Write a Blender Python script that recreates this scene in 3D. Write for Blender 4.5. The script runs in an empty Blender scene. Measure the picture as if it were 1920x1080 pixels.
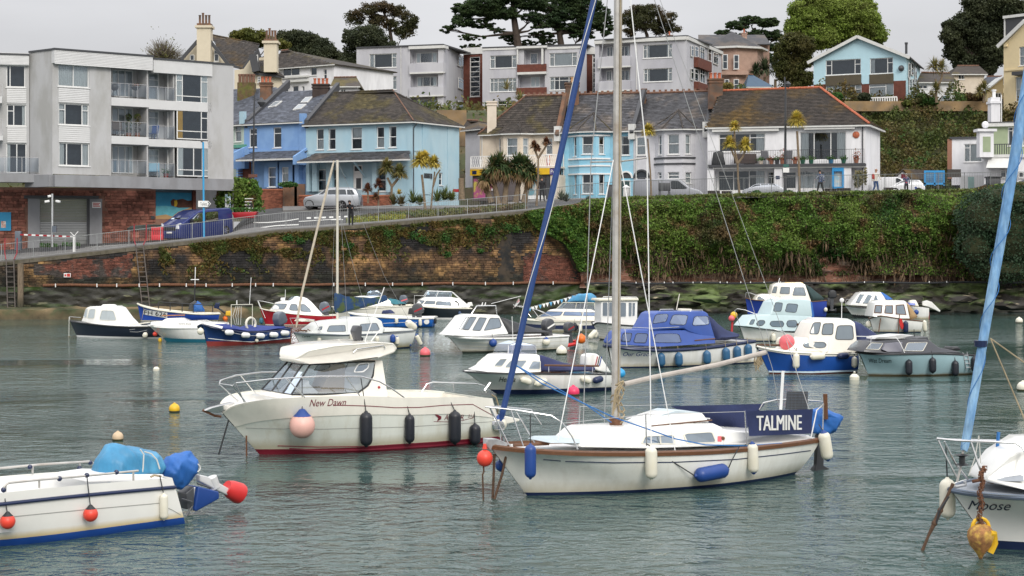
import bpy,bmesh,math,random
import numpy as np
from mathutils import Vector as V3,Matrix,noise as mnoise
from mathutils.bvhtree import BVHTree
rU=random.uniform;rR=random.random;random.seed(7);np.random.seed(7)
SC=bpy.context.scene;COL=SC.collection
FPX=3200.0;HOR=450.0;D7=5.0
cam=bpy.data.cameras.new('camera');co=bpy.data.objects.new('camera',cam);COL.objects.link(co)
co.location=(0,0,D7);co.rotation_euler=(math.pi/2,0,0)
cam.sensor_width=36;cam.lens=60;cam.shift_y=-90/1920;cam.clip_start=.5;cam.clip_end=5000
SC.camera=co
SUN_EL,SUN_ROT=math.radians(36),math.radians(200)
w=bpy.data.worlds.new('World');SC.world=w;w.use_nodes=True
nt=w.node_tree;bg=nt.nodes['Background']
sky=nt.nodes.new('ShaderNodeTexSky');sky.sky_type='NISHITA';sky.sun_disc=False
sky.sun_elevation=SUN_EL;sky.sun_rotation=SUN_ROT;sky.air_density=1;sky.dust_density=4
tc=nt.nodes.new('ShaderNodeTexCoord');sx=nt.nodes.new('ShaderNodeSeparateXYZ')
nt.links.new(tc.outputs['Generated'],sx.inputs[0])
cr=nt.nodes.new('ShaderNodeMapRange');cr.inputs[1].default_value=0;cr.inputs[2].default_value=1
cr.inputs[3].default_value=4.3;cr.inputs[4].default_value=17;cr.clamp=True
nt.links.new(sx.outputs[2],cr.inputs[0])
cn=nt.nodes.new('ShaderNodeTexNoise');cn.inputs['Scale'].default_value=3.2;cn.inputs['Detail'].default_value=5
mp=nt.nodes.new('ShaderNodeMapping');mp.inputs['Scale'].default_value=(1,1,4)
nt.links.new(tc.outputs['Generated'],mp.inputs[0]);nt.links.new(mp.outputs[0],cn.inputs[0])
cm=nt.nodes.new('ShaderNodeMapRange');cm.inputs[1].default_value=.3;cm.inputs[2].default_value=.7
cm.inputs[3].default_value=.88;cm.inputs[4].default_value=1.1
nt.links.new(cn.outputs[0],cm.inputs[0])
mu=nt.nodes.new('ShaderNodeMath');mu.operation='MULTIPLY'
nt.links.new(cr.outputs[0],mu.inputs[0]);nt.links.new(cm.outputs[0],mu.inputs[1])
vm=nt.nodes.new('ShaderNodeVectorMath');vm.operation='SCALE';vm.inputs[0].default_value=(.975,.975,1.005)
nt.links.new(mu.outputs[0],vm.inputs['Scale'])
mx=nt.nodes.new('ShaderNodeMix');mx.data_type='RGBA';mx.inputs[0].default_value=.93
nt.links.new(sky.outputs[0],mx.inputs[6]);nt.links.new(vm.outputs[0],mx.inputs[7])
nt.links.new(mx.outputs[2],bg.inputs[0]);bg.inputs[1].default_value=.1
sl=bpy.data.lights.new('sun','SUN');sl.energy=1.5;sl.angle=math.radians(25);sl.color=(1,.95,.86)
so=bpy.data.objects.new('sun',sl);COL.objects.link(so)
so.rotation_euler=(math.radians(54),0,math.radians(20))
SC.view_settings.view_transform='Standard';SC.view_settings.look='None'
SC.view_settings.gamma=1;SC.view_settings.exposure=.36;SC.view_settings.use_curve_mapping=False
SC.cycles.max_bounces=6;SC.cycles.transparent_max_bounces=12
SC.cycles.sample_clamp_indirect=4
def at(px,py,Y):return V3(((px-960)/FPX*Y,Y,D7-(py-HOR)/FPX*Y))
def wy(py,z=0.):return(D7-z)*FPX/(py-HOR)
ZN=(380,620,3.2);ZT=(880,680,2.5946);ZL=(0,800,3.84);ZM=(1650,560,2.0778);ZA=(100,520,4.174)
ZB=(480,520,4.571);ZC=(820,520,4.5);ZD=(1130,540,5.486);ZE=(1370,510,4.0)
Z1=(0,80,2.5705);Z2=(430,20,2.7);Z3=(860,140,3.84);Z4=(1300,140,4.1526);Z5=(1480,0,2.7);Z6=(640,0,2.2857)
Z7=(0,380,2.909);Z8=(600,340,3.4286);Z9=(1100,300,2.3415)
def zp(Z,u,v):return(Z[0]+u/Z[2],Z[1]+v/Z[2])
WM={}
def Ee(o):return WM.get(o.name,Matrix.Identity(4))if o else Matrix.Identity(4)
def Cc(o,Ah=None,cat=None,Ad=None,kind=None):
 if Ah:o['label']=Ah
 if cat:o['category']=cat
 if Ad:o['group']=Ad
 if kind:o['kind']=kind
 return o
def A7(name,Ah,cat,loc=(0,0,0),rz=0,Ad=None):
 o=bpy.data.objects.new(name,None);COL.objects.link(o);o.empty_display_size=.3
 o.location=loc;o.rotation_euler=(0,0,rz)
 WM[o.name]=Matrix.Translation(V3(loc))@Matrix.Rotation(rz,4,'Z')
 return Cc(o,Ah,cat or name.replace('_',' '),Ad)
def link(name,me,Ae=None):
 o=bpy.data.objects.new(name,me);COL.objects.link(o)
 if Ae:o.parent=Ae;WM[o.name]=Ee(Ae)
 return o
def Eo(me,ang=35):
 me.polygons.foreach_set('use_smooth',[True]*len(me.polygons))
 try:me.set_sharp_from_angle(angle=math.radians(ang))
 except Exception:pass
class MB:
 def __init__(s):s.v=[];s.f=[];s.m=[]
 def add(s,vs,fs,mi=0):
  b=len(s.v);s.v+=[tuple(p)for p in vs];s.f+=[tuple(b+i for i in f)for f in fs];s.m+=[mi]*len(fs);return s
 def box(s,x0,x1,y0,y1,z0,z1,mi=0):
  return s.add([(x0,y0,z0),(x1,y0,z0),(x1,y1,z0),(x0,y1,z0),(x0,y0,z1),(x1,y0,z1),(x1,y1,z1),(x0,y1,z1)],[(0,3,2,1),(4,5,6,7),(0,1,5,4),(1,2,6,5),(2,3,7,6),(3,0,4,7)],mi)
 def bar(s,p,q,w,h=None,mi=0,up=(0,0,1)):
  p=V3(p);q=V3(q);h=w if h is None else h;d=(q-p)
  if d.length<1e-6:return s
  d.normalize();up=V3(up)
  if abs(d.dot(up))>.95:up=V3((0,1,0))
  a=d.cross(up).normalized()*w/2;b=a.cross(d).normalized()*h/2
  vs=[p-a-b,p+a-b,p+a+b,p-a+b,q-a-b,q+a-b,q+a+b,q-a+b]
  return s.add(vs,[(0,1,2,3),(7,6,5,4),(0,4,5,1),(1,5,6,2),(2,6,7,3),(3,7,4,0)],mi)
 def A2(s,pts,r,n=6,mi=0,caps=True):
  pts=[V3(p)for p in pts];N=len(pts);rs=r if isinstance(r,(list,tuple))else[r]*N
  vs=[];prev=None
  for i,p in enumerate(pts):
   d=(pts[min(i+1,N-1)]-pts[max(i-1,0)])
   d=d.normalized()if d.length>1e-9 else V3((0,0,1))
   if prev is None:
    a=d.cross(V3((0,0,1))if abs(d.z)<.9 else V3((0,1,0))).normalized()
   else:
    a=(prev-d*prev.dot(d))
    a=a.normalized()if a.length>1e-6 else d.orthogonal().normalized()
   prev=a;b=d.cross(a)
   for k in range(n):
    t=2*math.pi*k/n;vs.append(p+(a*math.cos(t)+b*math.sin(t))*rs[i])
  fs=[(i*n+k,i*n+(k+1)%n,(i+1)*n+(k+1)%n,(i+1)*n+k)for i in range(N-1)for k in range(n)]
  if caps:fs+=[tuple(range(n))[::-1],tuple((N-1)*n+k for k in range(n))]
  return s.add(vs,fs,mi)
 def Al(s,prof,n=12,c=(0,0,0),axis=(0,0,1),mi=0):
  c=V3(c);ax=V3(axis).normalized();a=ax.orthogonal().normalized();b=ax.cross(a)
  vs=[]
  for r,z in prof:
   for k in range(n):
    t=2*math.pi*k/n;vs.append(c+ax*z+(a*math.cos(t)+b*math.sin(t))*max(r,1e-4))
  N=len(prof)
  fs=[(i*n+k,i*n+(k+1)%n,(i+1)*n+(k+1)%n,(i+1)*n+k)for i in range(N-1)for k in range(n)]
  fs+=[tuple(range(n))[::-1],tuple((N-1)*n+k for k in range(n))]
  return s.add(vs,fs,mi)
 def B1(s,c,r,n=10,sx=1,sy=1,sz=1,mi=0):
  c=V3(c);m=max(4,n//2+1);vs=[]
  for i in range(m+1):
   t=math.pi*i/m
   for k in range(n):
    p=2*math.pi*k/n;vs.append(c+V3((math.sin(t)*math.cos(p)*sx,math.sin(t)*math.sin(p)*sy,math.cos(t)*sz))*r)
  fs=[(i*n+k,(i+1)*n+k,(i+1)*n+(k+1)%n,i*n+(k+1)%n)for i in range(m)for k in range(n)]
  return s.add(vs,fs,mi)
 def Bd(s,A,B,closed=True,capA=True,capB=True,mi=0):
  n=len(A);fs=[(i,(i+1)%n,n+(i+1)%n,n+i)for i in range(n if closed else n-1)]
  if capA:fs.append(tuple(range(n))[::-1])
  if capB:fs.append(tuple(range(n,2*n)))
  return s.add(list(A)+list(B),fs,mi)
 def A0(s,name,mats,Ae=None,sm=False,bevel=0,seg=2,world=False,ang=35,kind=None,merge=False):
  me=bpy.data.meshes.new(name)
  vs=s.v
  if world and Ae:
   inv=Ee(Ae).inverted();vs=[tuple(inv@V3(p))for p in vs]
  me.from_pydata(vs,[],s.f)
  if not isinstance(mats,(list,tuple)):mats=[mats]
  for m in mats:me.materials.append(m)
  me.polygons.foreach_set('material_index',s.m)
  if bevel or merge:
   bm=bmesh.new();bm.from_mesh(me)
   bmesh.ops.remove_doubles(bm,verts=bm.verts,dist=1e-4)
   if bevel:
    bmesh.ops.recalc_face_normals(bm,faces=bm.faces)
    ed=[e for e in bm.edges if len(e.link_faces)==2 and e.calc_face_angle(0)>math.radians(28)]
    bmesh.ops.bevel(bm,geom=ed,offset=bevel,segments=seg,profile=.5,affect='EDGES',clamp_overlap=True)
   bm.to_mesh(me);bm.free()
  me.validate()
  if sm or bevel:Eo(me,ang)
  o=link(name,me,Ae)
  if kind:o['kind']=kind
  return o
MC={}
def pm(name,col,Gt=.5,metal=0,var=.08,scale=2.5,Ba=0,Ap=30,B2=0,isl=0,col2=None,c2lo=.45,c2hi=.6,A8=1.2,Am=(1,1,1),spec=.5,trans=0,world=False,col3=None,c3lo=.55,c3hi=.7,c3scale=5,zcol=None,z0=0,z1=1,zn=.15,alpha=1):
 if name in MC:return MC[name]
 m=bpy.data.materials.new(name);m.use_nodes=True;N=m.node_tree.nodes;L=m.node_tree.links
 b=N['Principled BSDF'];b.inputs['Roughness'].default_value=Gt;b.inputs['Metallic'].default_value=metal
 b.inputs['Coat Weight'].default_value=B2;b.inputs['Specular IOR Level'].default_value=spec
 if trans:b.inputs['Subsurface Weight'].default_value=0
 b.inputs['Alpha'].default_value=alpha
 t=N.new('ShaderNodeTexCoord');g=N.new('ShaderNodeNewGeometry')
 mp=N.new('ShaderNodeMapping');mp.inputs['Scale'].default_value=Am
 L.new(g.outputs['Position']if world else t.outputs['Object'],mp.inputs[0])
 def noi(sc,det=5,ro=.6):
  n=N.new('ShaderNodeTexNoise');n.inputs['Scale'].default_value=sc;n.inputs['Detail'].default_value=det;n.inputs['Roughness'].default_value=ro
  L.new(mp.outputs[0],n.inputs[0]);return n.outputs[0]
 def rng(src,a,b_,c,d):
  r=N.new('ShaderNodeMapRange');r.inputs[1].default_value=a;r.inputs[2].default_value=b_;r.inputs[3].default_value=c;r.inputs[4].default_value=d
  L.new(src,r.inputs[0]);return r.outputs[0]
 def mixc(fac,A,B):
  x=N.new('ShaderNodeMix');x.data_type='RGBA'
  L.new(fac,x.inputs[0])
  for i,c in((6,A),(7,B)):
   if isinstance(c,(tuple,list)):x.inputs[i].default_value=(*c[:3],1)
   else:L.new(c,x.inputs[i])
  return x.outputs[2]
 cur=tuple(col)
 if col2:cur=mixc(rng(noi(A8),c2lo,c2hi,0,1),cur,col2)
 if col3:cur=mixc(rng(noi(c3scale,3),c3lo,c3hi,0,1),cur,col3)
 if zcol:
  s=N.new('ShaderNodeSeparateXYZ');L.new(g.outputs['Position']if world else t.outputs['Object'],s.inputs[0])
  a=N.new('ShaderNodeMath');a.operation='MULTIPLY_ADD';L.new(noi(3,4),a.inputs[0]);a.inputs[1].default_value=-2*zn;L.new(s.outputs[2],a.inputs[2])
  ad=N.new('ShaderNodeMath');ad.operation='ADD';L.new(a.outputs[0],ad.inputs[0]);ad.inputs[1].default_value=zn
  cur=mixc(rng(ad.outputs[0],z0,z1,1,0),cur,zcol)
 h=N.new('ShaderNodeHueSaturation');h.inputs['Saturation'].default_value=1
 if isinstance(cur,tuple):h.inputs['Color'].default_value=(*cur,1)
 else:L.new(cur,h.inputs['Color'])
 val=rng(noi(scale),.3,.7,1-var,1+var)
 if isl:
  o=N.new('ShaderNodeObjectInfo');a=N.new('ShaderNodeMath');a.operation='ADD';L.new(g.outputs['Random Per Island'],a.inputs[0]);L.new(o.outputs['Random'],a.inputs[1])
  fr=N.new('ShaderNodeMath');fr.operation='FRACT';L.new(a.outputs[0],fr.inputs[0])
  q=N.new('ShaderNodeMath');q.operation='MULTIPLY';L.new(val,q.inputs[0]);L.new(rng(fr.outputs[0],0,1,1-isl,1+isl),q.inputs[1]);val=q.outputs[0]
 L.new(val,h.inputs['Value']);L.new(h.outputs[0],b.inputs['Base Color'])
 if Ba:
  bp=N.new('ShaderNodeBump');bp.inputs['Strength'].default_value=Ba;bp.inputs['Distance'].default_value=.02
  L.new(noi(Ap,4),bp.inputs['Height']);L.new(bp.outputs[0],b.inputs['Normal'])
 MC[name]=m;return m
def s2l(r,g,b):
 f=lambda c:(c/255/12.92 if c/255<=.04045 else((c/255+.055)/1.055)**2.4)
 return(f(r),f(g),f(b))
def An(name='window_glass',tint=(.9,.93,.95),refl=1.0):
 if name in MC:return MC[name]
 m=bpy.data.materials.new(name);m.use_nodes=True;N=m.node_tree.nodes;L=m.node_tree.links
 N.remove(N['Principled BSDF']);out=N['Material Output']
 tr=N.new('ShaderNodeBsdfTransparent');tr.inputs[0].default_value=(*tint,1)
 gl=N.new('ShaderNodeBsdfGlossy');gl.inputs['Roughness'].default_value=.02;gl.inputs[0].default_value=(.8,.9,1,1)
 fr=N.new('ShaderNodeFresnel');fr.inputs[0].default_value=1.5
 mr=N.new('ShaderNodeMapRange');mr.inputs[1].default_value=0;mr.inputs[2].default_value=1;mr.inputs[3].default_value=.05*refl;mr.inputs[4].default_value=1
 L.new(fr.outputs[0],mr.inputs[0]);mix=N.new('ShaderNodeMixShader');L.new(mr.outputs[0],mix.inputs[0]);L.new(tr.outputs[0],mix.inputs[1]);L.new(gl.outputs[0],mix.inputs[2])
 L.new(mix.outputs[0],out.inputs[0]);MC[name]=m;return m
Gu=An()
Di=An('boat_window',(.42,.46,.5),3)
Cj=An('clear_plastic',(.82,.86,.9),2)
A9=pm('white_gelcoat',(.8,.8,.77),.25,var=.04,B2=.5,Am=(2,2,.25),zcol=(.5,.45,.3),z0=.03,z1=.2,zn=.07,col2=(.66,.65,.6),c2lo=.5,c2hi=.75)
Ao=pm('cream_gelcoat',(.81,.78,.70),.25,var=.05,B2=.5,Am=(2,2,.4))
A3=pm('white_paint',(.78,.78,.77),.45,var=.04)
A5=pm('stainless_steel',(.62,.62,.62),.25,metal=.9,var=.1)
Da=pm('aluminium_mast',(.5,.48,.45),.45,metal=.35,var=.12,scale=6,col2=(.36,.3,.24),c2lo=.55,c2hi=.75)
Eh=pm('galvanised_steel',(.5,.51,.52),.5,metal=.5,var=.15,scale=8)
Ac=pm('black_rubber',(.02,.022,.025),.5,var=.2)
B4=pm('dark_fender_vinyl',(.013,.015,.022),.4,var=.15)
Dj=pm('navy_canvas',(.018,.028,.09),.75,var=.2,Ba=.3,Ap=12)
Aj=pm('navy_paint',(.012,.022,.07),.35,var=.1)
Aw=pm('blue_vinyl',(.014,.055,.24),.4,var=.12)
Fh=pm('royal_blue_paint',(.02,.08,.45),.35,var=.08,B2=.2)
Bx=pm('bright_blue_canvas',(.02,.12,.40),.6,var=.15,Ba=.9,Ap=5,Am=(1.6,1,.6))
Ez=pm('blue_tarpaulin',(.04,.22,.40),.45,var=.2,Ba=1,Ap=4,col2=(.07,.28,.46),Am=(1.6,1,.6))
Cq=pm('red_paint',(.35,.012,.02),.35,var=.1,B2=.2)
C8=pm('maroon_stripe',(.17,.01,.025),.4)
By=pm('red_orange_vinyl',(.72,.06,.035),.4,var=.08)
Dk=pm('orange_vinyl',(.75,.16,.02),.4)
Fy=pm('faded_pink_vinyl',(.72,.42,.36),.45,var=.08)
Dl=pm('pink_vinyl',(.75,.14,.16),.4)
Bz=pm('yellow_vinyl',(.7,.42,.02),.45,var=.15)
A1=pm('white_fender_vinyl',(.72,.69,.58),.4,var=.06,col2=(.6,.55,.4),c2lo=.55,c2hi=.8)
Dz=pm('tarred_rope',(.09,.05,.03),.9,var=.3,scale=20)
Dc=pm('blue_rope',(.03,.15,.4),.8)
Bs=pm('white_rope',(.6,.6,.56),.8)
Bj=pm('tan_rope',(.3,.24,.15),.9,var=.3)
B5=pm('varnished_teak',(.12,.05,.02),.45,var=.25,scale=6,Am=(1,6,6))
C5=pm('rusty_iron',(.14,.06,.03),.85,var=.35,scale=9)
Fz=pm('dark_interior',(.03,.032,.035),.9,var=.1)
Av=pm('dark_grey_plastic',(.06,.063,.07),.4,var=.1,B2=.2)
Az=pm('grey_motor_cowl',(.1,.12,.15),.3,var=.1,B2=.3)
Bo=pm('black_lettering',(.012,.012,.015),.5,var=0)
Cy=pm('white_lettering',(.75,.75,.72),.6,var=.02)
Cz=pm('maroon_lettering',(.16,.01,.025),.5,var=0)
E0=pm('blue_lettering',(.01,.05,.25),.5,var=0)
Fi=pm('navy_lettering',(.012,.018,.05),.5,var=0)
def text_mesh(txt,C4=0):
 c=bpy.data.curves.new('t','FONT');c.body=txt;c.shear=C4;c.resolution_u=3
 o=bpy.data.objects.new('t',c);COL.objects.link(o);bpy.context.view_layer.update()
 me=bpy.data.meshes.new_from_object(o.evaluated_get(bpy.context.evaluated_depsgraph_get()))
 vs=[tuple(v.co)for v in me.vertices];fs=[tuple(p.vertices)for p in me.polygons]
 bpy.data.objects.remove(o);bpy.data.curves.remove(c);bpy.data.meshes.remove(me)
 x0=min(v[0]for v in vs);x1=max(v[0]for v in vs);y0=min(v[1]for v in vs);y1=max(v[1]for v in vs)
 return[((v[0]-x0)/(x1-x0),(v[1]-y0)/(y1-y0))for v in vs],fs
def Cf(tab,t):
 n=len(tab)-1;f=min(max(t,0),1)*n;i=min(int(f),n-1);f-=i
 a=tab[max(i-1,0)];b=tab[i];c=tab[i+1];d=tab[min(i+2,n)]
 return tuple(.5*((2*b[k])+(-a[k]+c[k])*f+(2*a[k]-5*b[k]+4*c[k]-d[k])*f*f+(-a[k]+3*b[k]-3*c[k]+d[k])*f**3)for k in range(len(b)))
def roundpoly(pts,r=.25,n=3):
 out=[];N=len(pts)
 for i in range(N):
  p=V3(pts[i]);a=V3(pts[i-1]);b=V3(pts[(i+1)%N])
  p0=p+(a-p)*r;p1=p+(b-p)*r
  for k in range(n+1):
   t=k/n;out.append((p0*(1-t)**2+p*2*t*(1-t)+p1*t*t)[:])
 return out
def kz(Z,Y):return 1.08 if Z in(Z1,Z7)and 1<Y<130 else 1
def bvo(*obs):
 V=[];F=[]
 for o in obs:
  me=o.data;me.calc_loop_triangles();n=len(V);V+=[v.co.copy()for v in me.vertices];F+=[tuple(n+i for i in t.vertices)for t in me.loop_triangles]
 return BVHTree.FromPolygons(V,F)
class Boat:
 def __init__(s,name,Ah,bow,stern,Z,cat='boat',Ad=None,ybow=None,yst=None,z=0.):
  s.Z=Z;Yb=(ybow or wy(bow[1]))*kz(Z,ybow or 0);Ys=(yst or wy(stern[1]))*kz(Z,yst or 0)
  A=at(bow[0],HOR,Yb);B=at(stern[0],HOR,Ys);A.z=B.z=z
  s.o=A;s.a=math.atan2(B.y-A.y,B.x-A.x);s.L=(B-A).length
  s.ca=math.cos(s.a);s.sa=math.sin(s.a)
  s.root=A7(name,Ah,cat,A,s.a,Ad)
  s.cam=s.loc(V3((0,0,D7)))
 def loc(s,P):d=P-s.o;return V3((s.ca*d.x+s.sa*d.y,-s.sa*d.x+s.ca*d.y,d.z))
 def world(s,p):return V3((s.o.x+s.ca*p[0]-s.sa*p[1],s.o.y+s.sa*p[0]+s.ca*p[1],s.o.z+p[2]))
 def ray(s,u,v):
  px,py=zp(s.Z,u,v);return s.loc(at(px,py,100.))-s.cam
 def p(s,u,v,y=0.):
  d=s.ray(u,v);t=(y-s.cam.y)/d.y;return s.cam+d*t
 def xw(s,u,y=0.):
  return s.p(u,0,y).x
 def hit(s,u,v,bv,off=.01):
  d=s.ray(u,v).normalized();r=bv.ray_cast(s.cam,d)
  if r[0]is None:return None
  n=r[1]
  if n.dot(d)>0:n=-n
  return r[0]+n*off
 def hull(s,sheer,wl0,wl1,bw,mats,B9=.1,Bh=.06,B8=None,Au=.55,deckz=-.03,Gs=.35,Ak=None,Aq=None,tw=.85,rows=9,N=28,strakes=0):
  S=[]
  for u,v,hb in sheer:
   q=s.p(u,v,-hb);S.append((q.x,hb,q.z))
  x0=s.p(wl0[0],wl0[1],0).x;x1=s.p(wl1[0],wl1[1],-S[-1][1]*.8).x
  s.S=S
  def pt(t,v):
   xs,hb,zs=Cf(S,t)
   f=min(1,(t/.55));shp=math.sin(f*math.pi/2)**.8
   if t>.55:shp=1-(1-tw)*((t-.55)/.45)**2
   hw=bw*shp
   xw=x0+(x1-x0)*t
   k=v**(1+Au*(1-t)**2*1.2)
   kk=v**(1.6+1.2*t)
   yy=hb+(hw-hb)*(k*(1-t)+kk*t)
   return xs+(xw-xs)*v**1.0,max(yy,.004),zs*(1-v)
  s.pt=pt
  vs_=[i/rows for i in range(rows+1)]
  def ring(t,side):
   R=[]
   zs=Cf(S,t)[2]
   for v in vs_:
    if strakes:pass
    R.append(pt(t,v))
   x,y,z=pt(t,max(0,1-B9/zs));R[-2]=(x,y,z)
   x,y,z=pt(t,1);R.append((x+.0,y*.55 if t>0 else .003,-Gs))
   return[(a,side*b,c)for a,b,c in R]
  m=MB();n=rows+2
  for side in(-1,1):
   base=[]
   for i in range(N+1):base+=ring(i/N,side)
   fs=[];mi=[]
   b0=len(m.v);m.v+=base
   for i in range(N):
    for j in range(n-1):
     a=b0+i*n+j;q=(a,a+1,a+n+1,a+n)
     if side==1:q=q[::-1]
     m.f.append(q);m.m.append(1 if j>=n-3 else 0)
  a0=N*n;a1=(N+1)*n+N*n
  for j in range(n-1):
   m.f.append((a0+j,a0+j+1,a1+j+1,a1+j));m.m.append(1 if j>=n-3 else 0)
  h=m.A0('hull',mats,s.root,sm=1,ang=50)
  s.bv=bvo(h);s.h=h
  dm=Aq or mats[0]
  tc0,tc1,fz,gw=B8 if B8 else(1,1,.3,.12)
  d=MB();pr=None
  for i in range(N+1):
   t=i/N;x,y,z=Cf(S,t);z+=deckz;y=max(y-.01,.003);inner=(tc0<=t<=tc1)
   yi=max(y-gw,.02);yf=max(.02,min(yi,pt(t,max(0,1-fz/max(z,.1)))[1]-.07))
   cur=(x,y,z,yi,inner,yf)
   if pr:
    X,Y,ZZ,YI,IN,YF=pr
    if inner and IN:
     for sd in(-1,1):
      d.add([(X,sd*Y,ZZ),(x,sd*y,z),(x,sd*yi,z),(X,sd*YI,ZZ)],[(0,1,2,3)])
      d.add([(X,sd*YI,ZZ),(x,sd*yi,z),(x,sd*yf,fz),(X,sd*YF,fz)],[(0,1,2,3)])
     d.add([(X,-YF,fz),(x,-yf,fz),(x,yf,fz),(X,YF,fz)],[(0,1,2,3)])
    else:
     d.add([(X,-Y,ZZ),(x,-y,z),(x,y,z),(X,Y,ZZ)],[(0,1,2,3)])
    if inner!=IN:
     q=cur if inner else pr
     d.add([(q[0],-q[3],q[2]),(q[0],q[3],q[2]),(q[0],q[5],fz),(q[0],-q[5],fz)],[(0,1,2,3)])
   pr=cur
  if B8 and tc1>=1:
   x,y,z,yi,_,yf=pr
   d.add([(x,-yi,z),(x,yi,z),(x,yf,fz),(x,-yf,fz)],[(0,1,2,3)])
  d.A0('deck',dm,s.root)
  if Ak:
   r=MB()
   for sd in(-1,1):
    P=[]
    for i in range(N+1):
     x,y,z=Cf(S,i/N);P.append((x,sd*(y+.008),z-Bh*.3))
    r.A2(P,Bh*.5,6)
   r.A2([(S[-1][0]+.01,-S[-1][1],S[-1][2]-Bh*.3),(S[-1][0]+.01,S[-1][1],S[-1][2]-Bh*.3)],Bh*.5,6)
   r.A0('gunwale',Ak,s.root,sm=1)
  return h
 def B3(s,pts,w,mat,name='stripe',off=.006,both=True):
  P=[]
  for i in range(len(pts)-1):
   for k in range(8):
    f=k/8;P.append((pts[i][0]*(1-f)+pts[i+1][0]*f,pts[i][1]*(1-f)+pts[i+1][1]*f))
  P.append(pts[-1]);Q=[s.hit(u,v,s.bv,off)for u,v in P];Q=[q for q in Q if q]
  if len(Q)<2:return
  m=MB()
  for sd in((1,-1)if both else(1,)):
   a=[(q.x,q.y*sd,q.z+w/2)for q in Q];b=[(q.x,q.y*sd,q.z-w/2)for q in Q]
   n=len(a);m=MB();m.add(a+b,[(i,i+1,n+i+1,n+i)for i in range(n-1)]);m.A0(name,mat,s.root)
 def Cp(s,txt,u0,v0,u1,v1,mat,C4=0,off=.008,bv=None,Ff=0,name='lettering'):
  V,F=text_mesh(txt,C4);P=[]
  for x,y in V:
   a=(u0+(u1-u0)*x,v1+(v0-v1)*y+Ff*x);q=s.hit(*a,bv or s.bv,off)
   P.append(q or s.p(*a,P[-1].y if P else-.8))
  m=MB();m.add(P,F);return m.A0(name,mat,s.root)
 def A6(s,prof,mat,name='cabin',bevel=.04,seg=3,Ae=None,ym=None,caps=True):
  A=[];B=[]
  for u,v,hw in prof:
   q=s.p(u,v,-hw);A.append((q.x,-hw,q.z));B.append((q.x,hw,q.z))
  m=MB();m.Bd(A,B)
  o=m.A0(name,mat,Ae or s.root,bevel=bevel,seg=seg)
  bv=bvo(o);s.last=bv;return o,bv
 def Gq(s,st,mat,name='cabin',bevel=.03,top=True):
  m=MB();R=[]
  for bt,tp in st:
   q=s.p(bt[0],bt[1],-bt[2]);r=s.p(tp[0],tp[1],-tp[2]);R.append([(q.x,-bt[2],q.z),(r.x,-tp[2],r.z),(r.x,tp[2],r.z),(q.x,bt[2],q.z)])
  vs=[p for r in R for p in r];fs=[]
  for i in range(len(R)-1):
   for k in range(4):fs.append((4*i+k,4*i+(k+1)%4,4*i+4+(k+1)%4,4*i+4+k))
  fs+=[(0,1,2,3),tuple(4*(len(R)-1)+k for k in(3,2,1,0))]
  m.add(vs,fs);o=m.A0(name,mat,s.root,bevel=bevel,seg=3);s.last=bvo(o);return o,s.last
 def Cs(s,poly,bv=None,Cd=Ac,Bi=None,fw=.02,r=.22,Cv=True,name='window',Ah=None):
  bv=bv or s.last;Bi=Bi or Di
  pp=roundpoly(poly,r)if r else poly
  cu=sum(a for a,b in pp)/len(pp);cv=sum(b for a,b in pp)/len(pp)
  Q=[s.hit(a,b,bv,.012)for a,b in pp]
  if any(q is None for q in Q):
   ok=[q for q in Q if q]
   if len(ok)<len(Q)*.35:print('WINDOW MISS',s.root['label'][:40],poly[0]);return None
   ym=sum(q.y for q in ok)/len(ok);Q=[q or s.p(a,b,ym)for q,(a,b)in zip(Q,pp)]
  c=sum(Q,V3())/len(Q);nrm=V3()
  for i in range(len(Q)):nrm+=(Q[i]-c).cross(Q[(i+1)%len(Q)]-c)
  nrm.normalize()
  if nrm.dot(s.cam-c)<0:nrm=-nrm
  def mk(sd):
   f=MB();ring=[];n=len(Q)
   for q in Q:
    d=(q-c).normalized();ring.append((q+d*fw*.5,q-d*fw*.6))
   W=[]
   for o_,i_ in ring:W+=[o_-nrm*.02,o_+nrm*.006,i_+nrm*.006,i_-nrm*.004]
   W=[(a.x,a.y*sd,a.z)for a in W]
   fs=[(4*i+k,4*((i+1)%n)+k,4*((i+1)%n)+k+1,4*i+k+1)for i in range(n)for k in range(3)]
   f.add(W,fs);fo=f.A0(name,Cd,s.root,sm=1)
   if Ah:fo['label']=Ah
   g=MB();G=[(q.x,q.y*sd,q.z)for q in Q];g.add(G,[tuple(range(n))]);g.A0('pane',Bi,fo)
  mk(1)
  if Cv and abs(nrm.y)>.35:mk(-1)
 def pane_back(s):pass
 def A2(s,pts,r,mat,name='rail',Cv=False,n=6,Ae=None):
  P=[s.p(u,v,y)for u,v,y in pts]
  m=MB();m.A2(P,r,n)
  if Cv:m.A2([(q.x,-q.y,q.z)for q in P],r,n)
  return m.A0(name,mat,Ae or s.root,sm=1)
 def wp(s,u,v,y=0.):return s.world(s.p(u,v,y))
def E6(pts,n=6):
 out=[]
 for i in range(len(pts)-1):
  for k in range(n):out.append(Cf(pts,(i+k/n)/(len(pts)-1)))
 out.append(tuple(pts[-1]));return[V3(p)for p in out]
FCOUNT=[0]
def rope_hang(m,top,bot,r=.012,n=5):m.A2([top,bot],r,n)
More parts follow.
